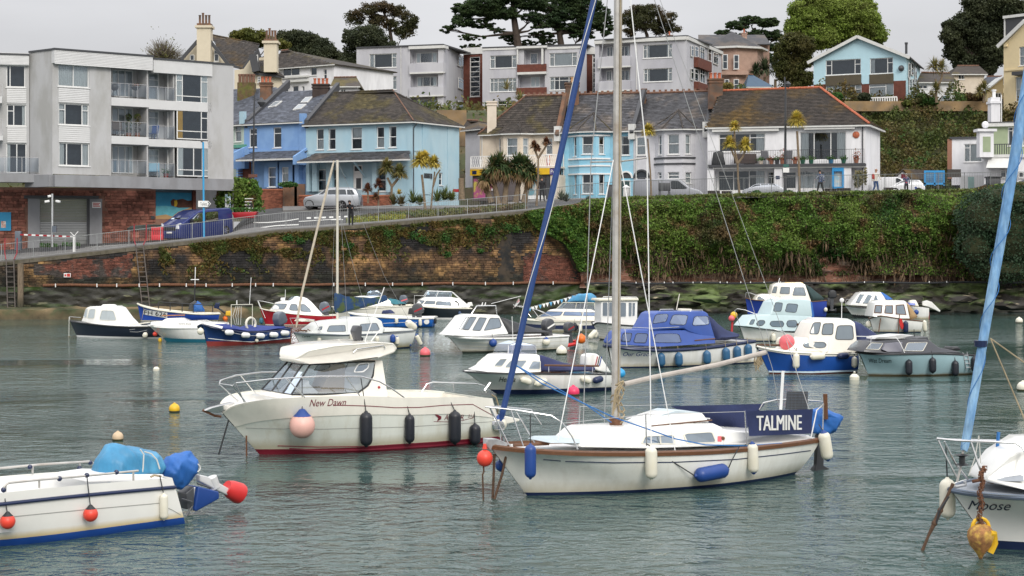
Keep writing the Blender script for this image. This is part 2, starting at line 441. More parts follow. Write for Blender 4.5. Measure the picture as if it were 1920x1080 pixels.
def Aa(b,u0,v0,u1,v1,rad,mat,Ah,y=None,tip=None,Af=None,name='fender',Ad=None,B1=False,Dh=None,lift=0.):
 """fender hanging on boat b: top px (u0,v0), bottom (u1,v1); rad metres"""
 if y is None:
  q=b.hit((u0+u1)/2,(v0+v1)/2,b.bv,0)
  y=(q.y if q else-1.0)-rad*.9
 A=b.wp(u0,v0,y);B=b.wp(u1,v1,y);c=(A+B)/2
 t=A7(name,Ah,'fender',c,0,Ad);d=(A-B);L=d.length;d.normalize()
 m=MB()
 if B1:
  R=L/2*.96;prof=[(.001,-R)]+[(R*math.sin(a),-R*math.cos(a))for a in[math.pi*k/12 for k in range(1,11)]]+[(R*.3,R*.95),(R*.22,R*1.12),(.001,R*1.14)]
  m.Al(prof,16,c,d);m.A0('body',mat,t,sm=1,world=1)
  if tip:
   k=MB();k.Al([(R*.72,R*.72),(R*.5,R*.92),(R*.22,R*1.25),(.02,R*1.3)],12,c,d);k.A0('collar',tip,t,sm=1,world=1)
 else:
  h=L/2;R=min(rad,h*.8)
  prof=[(R*.16,-h),(R*.22,-h*.97)]+[(R*math.sin(a),-h*.93+R*.95*(1-math.cos(a)))for a in[math.pi/2*k/5 for k in range(1,6)]]
  prof+=[(r,-z)for r,z in prof[::-1]]
  m.Al(prof,14,c,d);m.A0('body',mat,t,sm=1,world=1)
  if tip:
   k=MB();k.Al([(R*.17,-h*1.02),(R*.6,-h*.95+R*.22),(R*.62,-h*.95+R*.3)],12,c,d)
   k.A0('end_cap',tip,t,sm=1,world=1);k=MB();k.Al([(R*.62,h*.95-R*.3),(R*.6,h*.95-R*.22),(R*.17,h*1.02)],12,c,d)
   k.A0('end_cap',tip,t,sm=1,world=1)
 if Af:
  e=b.wp(Af[0],Af[1],Af[2]if len(Af)>2 else y+rad*.6)
  k=MB();k.A2([A-d*.02,e],.01 if L<.5 else .012,5);k.A0('lanyard',Dh or Ac,t,world=1)
 return t
def Br(b,x,z,mat,scale=1.,tilt=0.,stripe=None,name='outboard_motor',Ae=None,legm=None,y=0.,Cp=None):
 """outboard at local x (transom), cowl base height z"""
 part=MB();S=scale
 o=MB()
 def R(p):
  px,py,pz=p;c,s_=math.cos(tilt),math.sin(tilt);return(x+px*c+pz*s_,y+py,z-px*s_+pz*c)
 prof=[(.02,0),(.5,.0),(.56,.12),(.5,.42),(.36,.52),(.12,.5),(.0,.3)]
 A=[R((a*S,-.17*S,c*S))for a,c in prof];B=[R((a*S,.17*S,c*S))for a,c in prof]
 o.Bd(A,B);root=o.A0(name,mat,Ae or b.root,bevel=.06*S,seg=3)
 l=MB();a=[R((.12*S,-.06*S,0)),R((.38*S,-.06*S,0)),R((.34*S,-.04*S,-.75*S)),R((.16*S,-.04*S,-.75*S))]
 bb=[R((.12*S,.06*S,0)),R((.38*S,.06*S,0)),R((.34*S,.04*S,-.75*S)),R((.16*S,.04*S,-.75*S))]
 l.Bd(a,bb);l.Al([(.001,-.2*S),(.06*S,-.1*S),(.07*S,.1*S),(.05*S,.2*S),(.13*S,.21*S),(.13*S,.24*S),(.001,.26*S)],10,R((.27*S,0,-.8*S)),V3(R((1,0,0)))-V3(R((0,0,0))))
 l.box(x-.06,x+.1,y-.12*S,y+.12*S,z-.25*S,z+.02)
 l.A0('drive_leg',legm or Av,root,sm=1)
 if stripe:
  k=MB()
  for sd in(-1,1):
   k.add([R((.1*S,sd*.175*S,.12*S)),R((.5*S,sd*.175*S,.2*S)),R((.5*S,sd*.175*S,.27*S)),R((.1*S,sd*.175*S,.19*S))],[(0,1,2,3)])
  k.A0('stripe',stripe,root)
 return root
def tab(T,x):
 if x<=T[0][0]:return T[0][1:]
 for a,b in zip(T,T[1:]):
  if x<=b[0]:
   f=(x-a[0])/(b[0]-a[0]);return tuple(a[i]+(b[i]-a[i])*f for i in range(1,len(a)))
 return T[-1][1:]
QT=[(-300,511,108.5),(0,491,109),(130,477,109.3),(261,462,109.8),(437,442,110.5),(516,431.5,111),(600,427,111.5),(740,416,112.5),(892,403.5,114),(991,395,115),(1080,384,116.2),(1160,377,117),(1340,371,118),(1700,363,119),(1920,359,120),(2300,357,122)]
def Fa(px):
 py,Y=tab(QT,px);return at(px,py,Y)
BT=[(-300,118,4.5),(0,119,4.6),(200,119.5,4.9),(330,120,5.1),(430,121.5,5.5),(470,129,7.2),(520,131,7.5),(900,132,7.6),(1000,131,8.0),(1100,131,8.15),(1700,132,8.15),(2300,134,8.15)]
Dd=bpy.data.materials.new('sea_water');Dd.use_nodes=True
def water_nodes():
 N=Dd.node_tree.nodes;L=Dd.node_tree.links;b=N['Principled BSDF']
 b.inputs['Base Color'].default_value=(.042,.08,.073,1);b.inputs['Roughness'].default_value=.07;b.inputs['IOR'].default_value=1.333
 g=N.new('ShaderNodeNewGeometry')
 def noi(sx_,sy,sc,det,ro,w=0):
  mp=N.new('ShaderNodeMapping');mp.inputs['Scale'].default_value=(sx_,sy,1);mp.inputs['Rotation'].default_value=(0,0,w)
  L.new(g.outputs['Position'],mp.inputs[0]);n=N.new('ShaderNodeTexNoise');n.inputs['Scale'].default_value=sc;n.inputs['Detail'].default_value=det;n.inputs['Roughness'].default_value=ro;n.inputs['Distortion'].default_value=.6
  L.new(mp.outputs[0],n.inputs[0]);return n.outputs[0]
 a=noi(.9,1.0,3.4,3,.55,.12);c=noi(.65,1,1.1,2,.5,-.2);d=noi(.12,.22,.3,3,.5)
 def math_(op,x,y):
  m=N.new('ShaderNodeMath');m.operation=op
  for i,q in enumerate((x,y)):
   if isinstance(q,(int,float)):m.inputs[i].default_value=q
   else:L.new(q,m.inputs[i])
  return m.outputs[0]
 h=math_('ADD',math_('MULTIPLY',a,.5),math_('MULTIPLY',c,.75))
 gust=N.new('ShaderNodeMapRange');gust.inputs[1].default_value=.4;gust.inputs[2].default_value=.62;gust.inputs[3].default_value=.12;gust.inputs[4].default_value=1.6
 L.new(d,gust.inputs[0]);h=math_('MULTIPLY',h,gust.outputs[0])
 bp=N.new('ShaderNodeBump');bp.inputs['Strength'].default_value=1;bp.inputs['Distance'].default_value=.15
 L.new(h,bp.inputs['Height']);L.new(bp.outputs[0],b.inputs['Normal'])
water_nodes()
m=MB();m.add([(-160,-30,0),(160,-30,0),(160,135,0),(-160,135,0)],[(0,1,2,3)]);m.A0('water',Dd,kind='structure')
m=MB();m.add([(-400,-60,-2.2),(400,-60,-2.2),(400,900,-2.2),(-400,900,-2.2)],[(0,1,2,3)]);m.A0('seabed',pm('harbour_mud',(.06,.05,.035),.9),kind='structure')
G2=pm('quay_stone',(.15,.085,.045),.95,var=.45,scale=1.8,world=1,isl=.45,col2=(.26,.15,.06),A8=.9,c2lo=.45,c2hi=.62,col3=(.022,.02,.02),c3scale=.35,c3lo=.44,c3hi=.56,Ba=.6,Ap=14,zcol=(.018,.02,.012),z0=1.7,z1=3.5,zn=1.5)
E8=pm('quay_red_brick',(.17,.062,.042),.9,var=.4,scale=2,world=1,isl=.35,Ba=.5,Ap=16,col3=(.06,.05,.045),c3lo=.5,c3hi=.6,c3scale=.9)
G3=pm('weathered_concrete',(.12,.105,.08),.9,var=.25,world=1,col2=(.09,.08,.05),A8=2,Ba=.4,Ap=18)
F2=pm('mossy_ledge_rock',(.02,.016,.012),.7,var=.5,scale=2.2,world=1,col2=(.10,.14,.04),A8=.45,c2lo=.46,c2hi=.6,col3=(.2,.17,.11),c3scale=1.1,c3lo=.62,c3hi=.7,Ba=.8,Ap=9,zcol=(.02,.02,.016),z0=.05,z1=.9,zn=.5,Am=(.6,1,2.2))
G4=pm('tidal_wall_base',(.02,.019,.013),.55,var=.5,scale=2.2,world=1,col2=(.035,.06,.012),A8=.6,c2lo=.5,c2hi=.6,col3=(.15,.15,.09),c3scale=1.4,c3lo=.62,c3hi=.7,Ba=.8,Ap=8,Am=(.5,1,2.5))
G5=pm('red_sandstone',(.22,.10,.065),.9,var=.4,scale=2.5,world=1,col2=(.34,.25,.2),A8=1.1,c2lo=.5,c2hi=.62,Ba=.8,Ap=7,Am=(.5,1,3.5))
def Eb(m,P,s0,s1,z0,z1,out,jit=.01):
 """a rough stone: P(s,z,d) maps to world"""
 j=lambda:rU(-jit,jit);o=out+rU(-.02,.03)
 c=.012
 v=[P(s0+j(),z0+j(),0),P(s1+j(),z0+j(),0),P(s1+j(),z1+j(),0),P(s0+j(),z1+j(),0)]
 e=[P(s0+c+j(),z0+c+j(),o),P(s1-c+j(),z0+c+j(),o+j()),P(s1-c+j(),z1-c+j(),o),P(s0+c+j(),z1-c+j(),o+j())]
 m.add(v+e,[(4,5,6,7),(0,1,5,4),(1,2,6,5),(2,3,7,6),(3,0,4,7)])
def C6(root,P,S0,S1,zb,zt,ch,sl,mat,out=.05,D9=None,Ef=290,name='stone',jit=.012,base=None,Gl=None,gapm=None):
 """courses of single stones; the biggest become parts, the rest one stuff mesh"""
 st=[];zlo=min(zb(S0),zb(S1));zhi=max(zt(s)for s in np.linspace(S0,S1,40));z=zlo
 while z<zhi:
  h=ch*rU(.75,1.3);s=S0-rU(0,sl)
  while s<S1:
   L=sl*rU(.55,1.6);c=s+L/2
   if S0<=c<=S1 and z>=zb(c)-h*.5 and z+h<=zt(c)+.02 and(D9 is None or D9(c,z+h/2)):
    st.append((max(s,S0)+.006,min(s+L,S1)-.006,z+.006,z+h-.006))
   s+=L
  z+=h
 st.sort(key=lambda t:-(t[1]-t[0])*(t[3]-t[2])*(Gl(t)if Gl else 1))
 for t in st[:Ef]:
  m=MB();Eb(m,P,*t,out,jit);m.A0(name,mat,root,world=1)
 if st[Ef:]:
  m=MB()
  for t in st[Ef:]:Eb(m,P,*t,out,jit)
  m.A0(name+'work',mat,root,world=1,kind='stuff')
class Path:
 def __init__(s,pts):
  s.p=[V3((p[0],p[1],0))for p in pts];s.z=[p[2]for p in pts];s.c=[0]
  for a,b in zip(s.p,s.p[1:]):s.c.append(s.c[-1]+(b-a).length)
  s.L=s.c[-1]
 def seg(s,d):
  for i in range(len(s.c)-1):
   if d<=s.c[i+1]or i==len(s.c)-2:return i,(d-s.c[i])/(s.c[i+1]-s.c[i])
 def __call__(s,d,z,o=0):
  i,f=s.seg(d);a,b=s.p[i],s.p[i+1];q=a.lerp(b,f);t=(b-a).normalized();n=V3((t.y,-t.x,0))
  return V3((q.x,q.y,z))+n*o
 def top(s,d):i,f=s.seg(d);return s.z[i]+(s.z[i+1]-s.z[i])*f
 def at_px(s,px):
  lo,hi=0,s.L
  for _ in range(40):
   m=(lo+hi)/2;q=s(m,0)
   if 960+q.x/q.y*FPX<px:lo=m
   else:hi=m
  return(lo+hi)/2
qp=Path([Fa(x)for x in(-300,0,130,261,437,516,600,740,892,991,1080,1180)])
wall=A7('quay_wall','long sloping stone quay wall with brown weed, black tide stains and a rusty pipe',0,(0,110,0))
m=MB();n=60
for i in range(n):
 a,b=qp.L*i/n,qp.L*(i+1)/n
 m.Bd([qp(a,-2,0),qp(b,-2,0),qp(b,qp.top(b)-.02,0),qp(a,qp.top(a)-.02,0)],[qp(a,-2,-.9),qp(b,-2,-.9),qp(b,qp.top(b)-.02,-.9),qp(a,qp.top(a)-.02,-.9)])
m.A0('core',pm('wall_mortar',(.06,.045,.032),.95,var=.3,world=1,col2=(.02,.02,.02),zcol=(.015,.018,.01),z0=1.4,z1=2.8,zn=.8),wall,world=1)
bs0,bs1=qp.at_px(60),qp.at_px(250);bs2,bs3=qp.at_px(980),qp.at_px(1078)
r0,r1=qp.at_px(936),qp.at_px(961)
def isbrick(s,z):
 f=mnoise.noise(V3((s*.5,z*.8,3)))*.5
 return(bs0<s<bs1 and z>2.6+f and z<qp.top(s)-.45+f*.3)or(bs2<s<bs3+.5 and 1.95<z<3.9+f)
C6(wall,lambda s,z,d:qp(s,z,d),0,qp.L,lambda s:.9,lambda s:qp.top(s)-.28,.14,.34,G2,.045,D9=lambda s,z:not isbrick(s,z)and z>1.95 and not(r0<s<r1 and z<qp.top(s)-1.3))
C6(wall,lambda s,z,d:qp(s,z,d),bs0,bs1,lambda s:2.5,lambda s:qp.top(s)-.28,.085,.24,E8,.02,D9=isbrick,Ef=0,name='brick')
C6(wall,lambda s,z,d:qp(s,z,d),bs2,qp.L,lambda s:2,lambda s:4.6,.085,.24,E8,.03,D9=isbrick,Ef=0,name='brick')
s=0
while s<qp.L-1:
 L=rU(1.2,1.9);e=min(s+L,qp.L);k=MB()
 k.Bd([qp(s+.01,qp.top(s)-.25,.07),qp(e-.01,qp.top(e)-.25,.07),qp(e-.01,qp.top(e),.07),qp(s+.01,qp.top(s),.07)],[qp(s+.01,qp.top(s)-.25,-.45),qp(e-.01,qp.top(e)-.25,-.45),qp(e-.01,qp.top(e),-.45),qp(s+.01,qp.top(s),-.45)])
 k.A0('coping_stone',G3,wall,world=1);s=e
def Ct(P,S0,S1,z0,z1,depth,amp,n1,n2,sc,seed=0,bulge=None,bez=1):
 m=MB();vs=[]
 for i in range(n1+1):
  for j in range(n2+1):
   s=S0+(S1-S0)*i/n1;z=z0+(z1-z0)*j/n2
   q=P(s,z,0);d=depth+amp*mnoise.fractal(V3((q.x*sc,z*sc*2.2,seed)),.8,2.1,4)
   if bulge:d+=bulge(s,j/n2)
   vs.append(P(s,z,d))
 fs=[(i*(n2+1)+j,(i+1)*(n2+1)+j,(i+1)*(n2+1)+j+1,i*(n2+1)+j+1)for i in range(n1)for j in range(n2)]
 m.add(vs,fs);return m
Ct(lambda s,z,d:qp(s,z,d),0,qp.L,-1.,2.0,.1,.14,380,26,1.1).A0('tidal_base',G4,wall,world=1,sm=1,ang=60)
pz=2.1;P0=qp.at_px(82);pipe=MB();pts=[qp(P0+(qp.L-P0)*i/40,pz+.03*math.sin(i),.2)for i in range(41)]
pipe.A2(pts,.09,8);pipe.A0('pipe',C5,wall,world=1,sm=1)
for px in(106,183,220,262,300,350,387,436,479,512,625,684,735,790,847,908,960,1034,1094,1150):
 a=qp.at_px(px)+.0;k=MB();k.box(-.03,.03,-.03,.03,-.11,.11);o=k.A0('pipe_bracket',A3,wall);q=qp(a,pz,.31);o.location=Ee(wall).inverted()@q
led=Path([((px-960)/FPX*Y,Y,0)for px,Y in((-400,106.8),(60,107.4),(250,107.9),(330,108.2),(420,108.9),(495,109.9),(530,111.6))])
def Gr(name,Ah,path,zt,depth,mat,n=90,cat='ledge'):
 m=MB();vs=[];prof=[(-.3,-1.2),(0,-1.2),(.05,zt*.5),(.0,zt*.93),(-.12,zt),(-.5,zt+.03),(-depth*.5,zt+.1),(-depth,zt+.15)]
 for i in range(n+1):
  s=path.L*i/n
  for d,z in prof[1:]:
   q=path(s,z,d);a=.12*mnoise.fractal(q*1.3,.8,2,3);q=path(s,z+a*.6 if z>0 else z,d+a);vs.append(q)
 k=len(prof)-1
 m.add(vs,[(i*k+j,(i+1)*k+j,(i+1)*k+j+1,i*k+j+1)for i in range(n)for j in range(k-1)])
 o=m.A0(name,mat,None,sm=1,ang=60);return Cc(o,Ah,cat)
Fj=pm('ledge_stone',(.22,.16,.085),.9,var=.4,scale=2,world=1,col2=(.04,.05,.02),A8=.5,c2lo=.44,c2hi=.58,Ba=.6,Ap=10,zcol=(.10,.08,.045),z0=.05,z1=.6,zn=.3)
Gr('stone_ledge','low ochre stone ledge with weed along the foot of the left wall',led,.62,3,Fj)
cp=Path([Fa(x)for x in(1084,1160,1340,1520,1700,1920,2300)])
Ct(lambda s,z,d:cp(s,z,d),0,cp.L,1.75,4.2,.5,.35,260,26,.8,5).A0('sandstone_cliff',G5,None,sm=1,ang=60,kind='structure')
Ct(lambda s,z,d:cp(s,z,d),0,cp.L,-1.,2.1,1.5,.55,300,30,.7,9,bulge=lambda s,f:.9*(1-f)+.5*math.sin(f*9+s*.15)*.4).A0('rock_shelf',F2,None,sm=1,ang=60,kind='structure')
pipe2=MB();pipe2.A2([cp(s,2.08+.03*math.sin(s),2.0)for s in np.linspace(0,cp.L,60)],.07,7);pl=pipe2.A0('shore_pipe',Fz,sm=1);Cc(pl,'dark pipe running along the rock shelf below the ivy bank','pipe')
for px in(1180,1205,1232,1248,1285,1300,1335,1352,1377,1395,1420,1450,1605,1640,1722,1754,1848):
 a=cp.at_px(px);k=MB();k.box(-.03,.03,-.03,.03,-.05,.05);o=k.A0('pipe_bracket',A3,pl);o.location=cp(a,2.13,2.1)
rg='boulders on the rock shelf under the bank'
RL=['left of the thick mast, behind the blue canopy','beside the thick mast, behind the white wheelhouse','directly right of the thick mast','behind the left end of the blue cabin roof','above the middle of the blue cabin roof','halfway between the blue cabin and the far blue boat','just right of the far blue boat','behind the far white cruiser with blue canvas','above the raised white outboard','right of the raised white outboard, nearest the water','left of the pale blue furled sail','directly behind the pale blue furled sail','at the right edge, below the dark bush']
for i,(px,py,sz)in enumerate([(1112,560,.7),(1170,575,.6),(1235,556,.8),(1290,570,.7),(1330,560,.9),(1395,568,.6),(1560,572,.8),(1640,578,.6),(1700,562,1.),(1760,580,.7),(1800,560,.9),(1850,568,.9),(1900,572,1.1)]):
 Y=114+rU(-1,1.5);c=at(px,py,Y);m=MB();bm=bmesh.new();bmesh.ops.create_icosphere(bm,subdivisions=2,radius=sz)
 for v in bm.verts:v.co+=v.co.normalized()*.35*sz*mnoise.fractal(v.co*1.3+V3((i*7,0,0)),.8,2,3);v.co.z*=.32;v.co.x*=1.3
 me=bpy.data.meshes.new('shore_rock');bm.to_mesh(me);bm.free();me.materials.append(F2);Eo(me,50)
 o=link('shore_rock',me);o.location=(c.x,c.y,max(c.z,.1));Cc(o,'weedy boulder on the rock shelf, '+RL[i],'rock',rg)
G6=pm('asphalt',(.045,.045,.047),.85,var=.2,scale=.8,world=1,Ba=.3,Ap=40,col2=(.07,.07,.07))
F3=pm('pavement_concrete',(.16,.155,.15),.85,var=.15,scale=1.5,world=1,Ba=.3,Ap=30)
def gpt(px,t):
 q=Fa(px);Y,z=tab(BT,px);b=V3(((px-960)/FPX*Y,Y,z));return q.lerp(b,t)
m=MB();cols=list(range(-300,430,30))+list(range(430,530,10))+list(range(530,2301,40));nt_=14
vs=[]
for px in cols:
 for j in range(nt_+1):
  t=j/nt_
  p=gpt(px,t)
  if j==0:p=p+V3((0,.3,0))
  vs.append(p-V3((0,0,.03)))
 d=gpt(px,1);vs.append(V3((d.x*1.12,d.y+16,d.z+.2)))
K=nt_+2
m.add(vs,[(i*K+j,(i+1)*K+j,(i+1)*K+j+1,i*K+j+1)for i in range(len(cols)-1)for j in range(K-1)])
m.A0('road',G6,kind='structure',sm=1)
def Ce(name,p0,p1,t0,t1,dz,mat,kind='structure',h=0,n=30,Ae=None):
 m=MB();A=[];
 for i in range(n+1):
  px=p0+(p1-p0)*i/n;tt0=t0(px)if callable(t0)else t0;tt1=t1(px)if callable(t1)else t1
  a=gpt(px,tt0)+V3((0,0,dz));b=gpt(px,tt1)+V3((0,0,dz));A.append((a,b))
 for i in range(n):
  (a,b),(c,d)=A[i],A[i+1]
  m.add([a,c,d,b],[(0,1,2,3)])
  if h:
   e=V3((0,0,h));m.add([a-e,c-e,c,a],[(0,1,2,3)]);m.add([b,d,d-e,b-e],[(0,1,2,3)])
 return m.A0(name,mat,Ae,kind=kind)
Ce('pavement',-300,2300,.0,lambda p:.35 if p<430 else max(.07,.35-.28*(p-430)/80),.07,F3,h=.12,n=90)
Ce('pavement',530,2300,.80,1.0,.09,F3,h=.12,n=60)
Dm=pm('road_marking_paint',(.6,.6,.57),.7,var=.2,scale=6,world=1)
Ce('road_marking',475,560,lambda p:.42-.1*math.sin((p-475)/85*3.1),lambda p:.46-.1*math.sin((p-475)/85*3.1),-.012,Dm,n=20)
Ce('road_marking',475,560,lambda p:.16,lambda p:.2,-.012,Dm,n=20)
Ce('road_marking',560,640,lambda p:.30+.0006*(p-560),lambda p:.33+.0006*(p-560),-.012,Dm,n=10)
for k in range(7):Ce('road_marking',575+k*14,583+k*14,.42,.5,-.012,Dm,n=2)
Ce('road_marking',160,300,.50,.53,-.012,Dm,n=8)
def hz(X,Y):
 z=tab([(130,7.0),(144,7.6),(150,10.5),(156,13.5),(164,17.6),(186,18.6),(215,22),(300,24),(600,24)],Y)[0]
 if X<-12:z-=min(1,(-12-X)/25)*.0
 return z+.5*mnoise.noise(V3((X*.08,Y*.08,0)))*min(1,max(0,(Y-146)/10))
G7=pm('hillside_earth_and_grass',(.055,.065,.025),.95,var=.35,scale=.4,world=1,col2=(.09,.07,.035),A8=.25)
m=MB();XS=list(range(-240,241,6));YS=list(range(130,200,3))+list(range(200,620,20));k=len(YS)
m.add([(x,y,hz(x,y)-(.6 if y<146 else 0))for x in XS for y in YS],[(i*k+j,(i+1)*k+j,(i+1)*k+j+1,i*k+j+1)for i in range(len(XS)-1)for j in range(k-1)])
m.A0('hillside',G7,kind='structure',sm=1)
def Ai(name,C,size,mat,Ae=None,D=None,elong=1.3,flat=0.,kind=None,fold=True):
 """C Nx3 centres, one small quad each; D preferred normals"""
 C=np.asarray(C,dtype=np.float32);n=len(C)
 if n==0:return None
 r=np.random.normal(size=(n,3)).astype(np.float32)
 if D is not None:r=r*(1-flat)+np.asarray(D,dtype=np.float32)*flat*1.7
 r/=np.linalg.norm(r,axis=1,keepdims=True)+1e-9
 q=np.random.normal(size=(n,3)).astype(np.float32);a=np.cross(r,q);a/=np.linalg.norm(a,axis=1,keepdims=True)+1e-9;b=np.cross(r,a)
 s=(np.random.uniform(.6,1.3,size=(n,1))*size).astype(np.float32)
 A=a*s*elong*.5;B=b*s*.5
 V=np.stack([C-A,C-B*.9+A*.1,C+A,C+B*.9+A*.1],axis=1).reshape(-1,3)
 if Ae:
  inv=np.array(Ee(Ae).inverted());V=V@inv[:3,:3].T+inv[:3,3]
 me=bpy.data.meshes.new(name);me.vertices.add(4*n);me.vertices.foreach_set('co',V.ravel().astype(np.float32))
 me.loops.add(4*n);me.loops.foreach_set('vertex_index',np.arange(4*n,dtype=np.int32))
 me.polygons.add(n);me.polygons.foreach_set('loop_start',np.arange(0,4*n,4,dtype=np.int32));me.polygons.foreach_set('loop_total',np.full(n,4,dtype=np.int32))
 me.update();me.materials.append(mat);o=link(name,me,Ae)
 if kind:o['kind']=kind
 return o
def Ag(name,c1,c2,c3=None,scale=.5,var=.35,lo=.4,hi=.6):
 m=pm(name,c1,.6,var=.3,scale=2,isl=var,col2=c2,A8=scale,c2lo=lo,c2hi=hi,world=1,spec=.25,**({'col3':c3,'c3scale':scale*2.2,'c3lo':.55,'c3hi':.65}if c3 else{}))
 N=m.node_tree.nodes;L=m.node_tree.links;b=N['Principled BSDF'];out=N['Material Output']
 if not any(x.type=='BSDF_TRANSLUCENT' for x in N):
  t=N.new('ShaderNodeBsdfTranslucent');L.new(b.inputs['Base Color'].links[0].from_socket,t.inputs[0])
  x=N.new('ShaderNodeMixShader');x.inputs[0].default_value=.3;L.new(b.outputs[0],x.inputs[1]);L.new(t.outputs[0],x.inputs[2]);L.new(x.outputs[0],out.inputs[0])
 return m
Ft=Ag('ivy_leaves',(.09,.175,.028),(.14,.21,.04),(.18,.11,.05),.35,.5)
E1=Ag('dark_ivy_leaves',(.035,.09,.018),(.13,.09,.04),None,.4,.5)
F4=pm('dry_bramble_stems',(.15,.10,.06),.9,var=.4,world=1,isl=.4)
Eq=Ag('scrub_leaves',(.085,.11,.03),(.13,.095,.035),(.07,.14,.035),.22,.5)
Fk=Ag('yellow_green_ivy',(.10,.20,.04),(.07,.15,.03),None,.5,.4)
IT=[(985,398,402),(1005,393,428),(1035,388,446),(1052,386,455),(1066,384,480),(1076,381,508),(1120,377,512),(1200,374,520),(1330,371,512),(1500,368,516),(1700,362,514),(1790,362,520),(1840,348,540),(1920,340,530),(2300,350,520)]
ib=Path([Fa(x)for x in(960,991,1080,1160,1340,1520,1700,1920,2300)])
def Cb(px,f,out=0):
 top,bot=tab(IT,px);s=ib.at_px(px);q=ib(s,0);Y=q.y
 zt=D7-(top-HOR)/FPX*Y;zb=D7-(bot-HOR)/FPX*Y
 rd=mnoise.fractal(V3((q.x*.33,f*2.2,4.2)),.8,2,3)
 wid=min(1,(px-980)/140)
 bul=wid*(.25+1.5*math.sin(min(1,f*1.15+.05)*math.pi/1.25)+1.1*rd)+.15
 return ib(s,zt+(zb-zt)*f,bul+out-.25)
bank=A7('ivy_bank','long steep bank of green ivy and brown bramble hanging over the right quay wall',0,(17,117,5))
pxs=list(np.linspace(986,2250,150));nf=18;m=MB();vs=[]
for px in pxs:
 vs.append(ib(ib.at_px(px),Cb(px,0).z-.1,-1.2))
 for j in range(nf+1):vs.append(Cb(px,j/nf,-.12))
 vs.append(ib(ib.at_px(px),Cb(px,1).z,-.3))
k=nf+3
m.add(vs,[(i*k+j,(i+1)*k+j,(i+1)*k+j+1,i*k+j+1)for i in range(len(pxs)-1)for j in range(k-1)])
m.A0('earth',pm('bank_soil',(.03,.035,.014),.95,var=.4,world=1,col2=(.05,.03,.016)),bank,world=1,sm=1)
C=[];C2=[];C3=[];D=[];D2=[]
cache={}
for i in range(130000):
 px=rU(986,1960)if i%6 else rU(1960,2240);f=random.random()**.9;k_=(int(px/4),int(f*40))
 if k_ not in cache:cache[k_]=(Cb(k_[0]*4+2,(k_[1]+.5)/40),Cb(k_[0]*4+6,(k_[1]+.5)/40),Cb(k_[0]*4+2,(k_[1]+1.5)/40))
 b0,b1,b2=cache[k_];p=b0+(b1-b0)*rU(-.5,.5)+(b2-b0)*rU(-.5,.5)
 cl=mnoise.fractal(p*1.1,.7,2,3);out=abs(random.gauss(0,.14))+max(0,cl)*.55
 p=p+V3((0,-out,0))
 if f>.74+.5*mnoise.noise(p*.45)and px>1090 and random.random()<.75:continue
 if mnoise.noise(p*.3+V3((9,0,0)))>.05+.3*random.random():C2.append(p)
 else:C.append(p)
Ai('leaves',C,.115,Ft,bank,kind='stuff');Ai('dark_leaves',C2,.12,E1,bank,kind='stuff')
m=MB()
for i in range(2200):
 px=rU(1090,1960);f=random.choice([rU(.72,1.02),rU(.1,1)]);p=Cb(px,f,.05);L=rU(.3,1.)
 d=V3((rU(-.35,.35),rU(-.15,.05),-1))*L;w_=V3((.012,0,.004))
 m.add([p-w_,p+w_,p+d*.5+V3((rU(-.1,.1),-.05,0))+w_,p+d*.5-w_,p+d],[(0,1,2,3),(3,2,4)])
m.A0('dead_stems',F4,bank,world=1,kind='stuff')
Ai('light_ivy',[Cb(rU(988,1085),random.random()**.7,rU(0,.35))for i in range(3500)],.15,Fk,bank,kind='stuff')
Cw=[];Cg=[]
for i in range(26000):
 px=rU(300,1085);s=qp.at_px(px)if i%5==0 else s+rU(-.1,.1);s=min(max(s,0),qp.L-.1);top=qp.top(s);d=abs(random.gauss(0,.95));z=top-.2-d
 if z<2.4:continue
 nz=mnoise.fractal(V3((s*.45,z*.9,1)),.8,2,3)
 if nz>.12*d-(.2 if px>430 else .02)-(.15 if px<560 and d<.6 else 0):(Cw if random.random()<.8 else Cg).append(qp(s,z,.05+rU(0,.1)))
G8=Ag('dry_wall_weeds',(.16,.11,.035),(.08,.10,.025),None,.8,.5)
Er=Ag('green_wall_weeds',(.05,.13,.03),(.07,.15,.035),None,.8,.4)
Ai('wall_weeds',Cw,.12,G8,wall,kind='stuff',elong=2.2)
Ai('wall_weeds',Cg,.09,Er,wall,kind='stuff')
tg='green weed tufts growing on the stone quay wall';Cx=[];TL=['leftmost one, near the leaning tan spar','just right of the leftmost tuft','right of the slim white mast','highest of the three left of centre','left one of the low middle pair','right one of the low middle pair','directly under the railing middle','under the shop window posters','below the fan palm clump','right one of the pair below the fan palms','lowest small one right of the white mast','low one above the white buoyed boats','nearest the ivy bank']
for px,py,r in((540,447,.35),(562,452,.3),(655,460,.3),(728,437,.38),(774,441,.35),(790,449,.35),(833,447,.4),(880,432,.4),(916,432,.42),(950,424,.3),(838,476,.25),(900,470,.2),(965,430,.4)):
 s=qp.at_px(px);Y=qp(s,0).y;c=qp(s,D7-(py-HOR)/FPX*Y,.12)
 C=[c+V3((random.gauss(0,r*.5),rU(-.15,.05),random.gauss(0,r*.33)))for _ in range(170)]
 t=A7('wall_plant','green weed tuft on the quay wall, '+TL[len(Cx)],'plant',c,0,tg);Cx.append(1);Ai('leaves',C,.1,Er,t)
def scrub(name,Ah,x0,x1,f_y,n,sz,mat,cat,r=.8,kind=None):
 C=[]
 for i in range(n):
  X=rU(x0,x1);Y=f_y();c=mnoise.fractal(V3((X*.3,Y*.3,2)),.8,2,3)
  C.append((X,Y-rU(0,.3),hz(X,Y)+max(-.1,r*(.5+1.3*c)*random.random()**.5)))
 o=Ai(name,C,sz,mat,None,kind=kind);return o
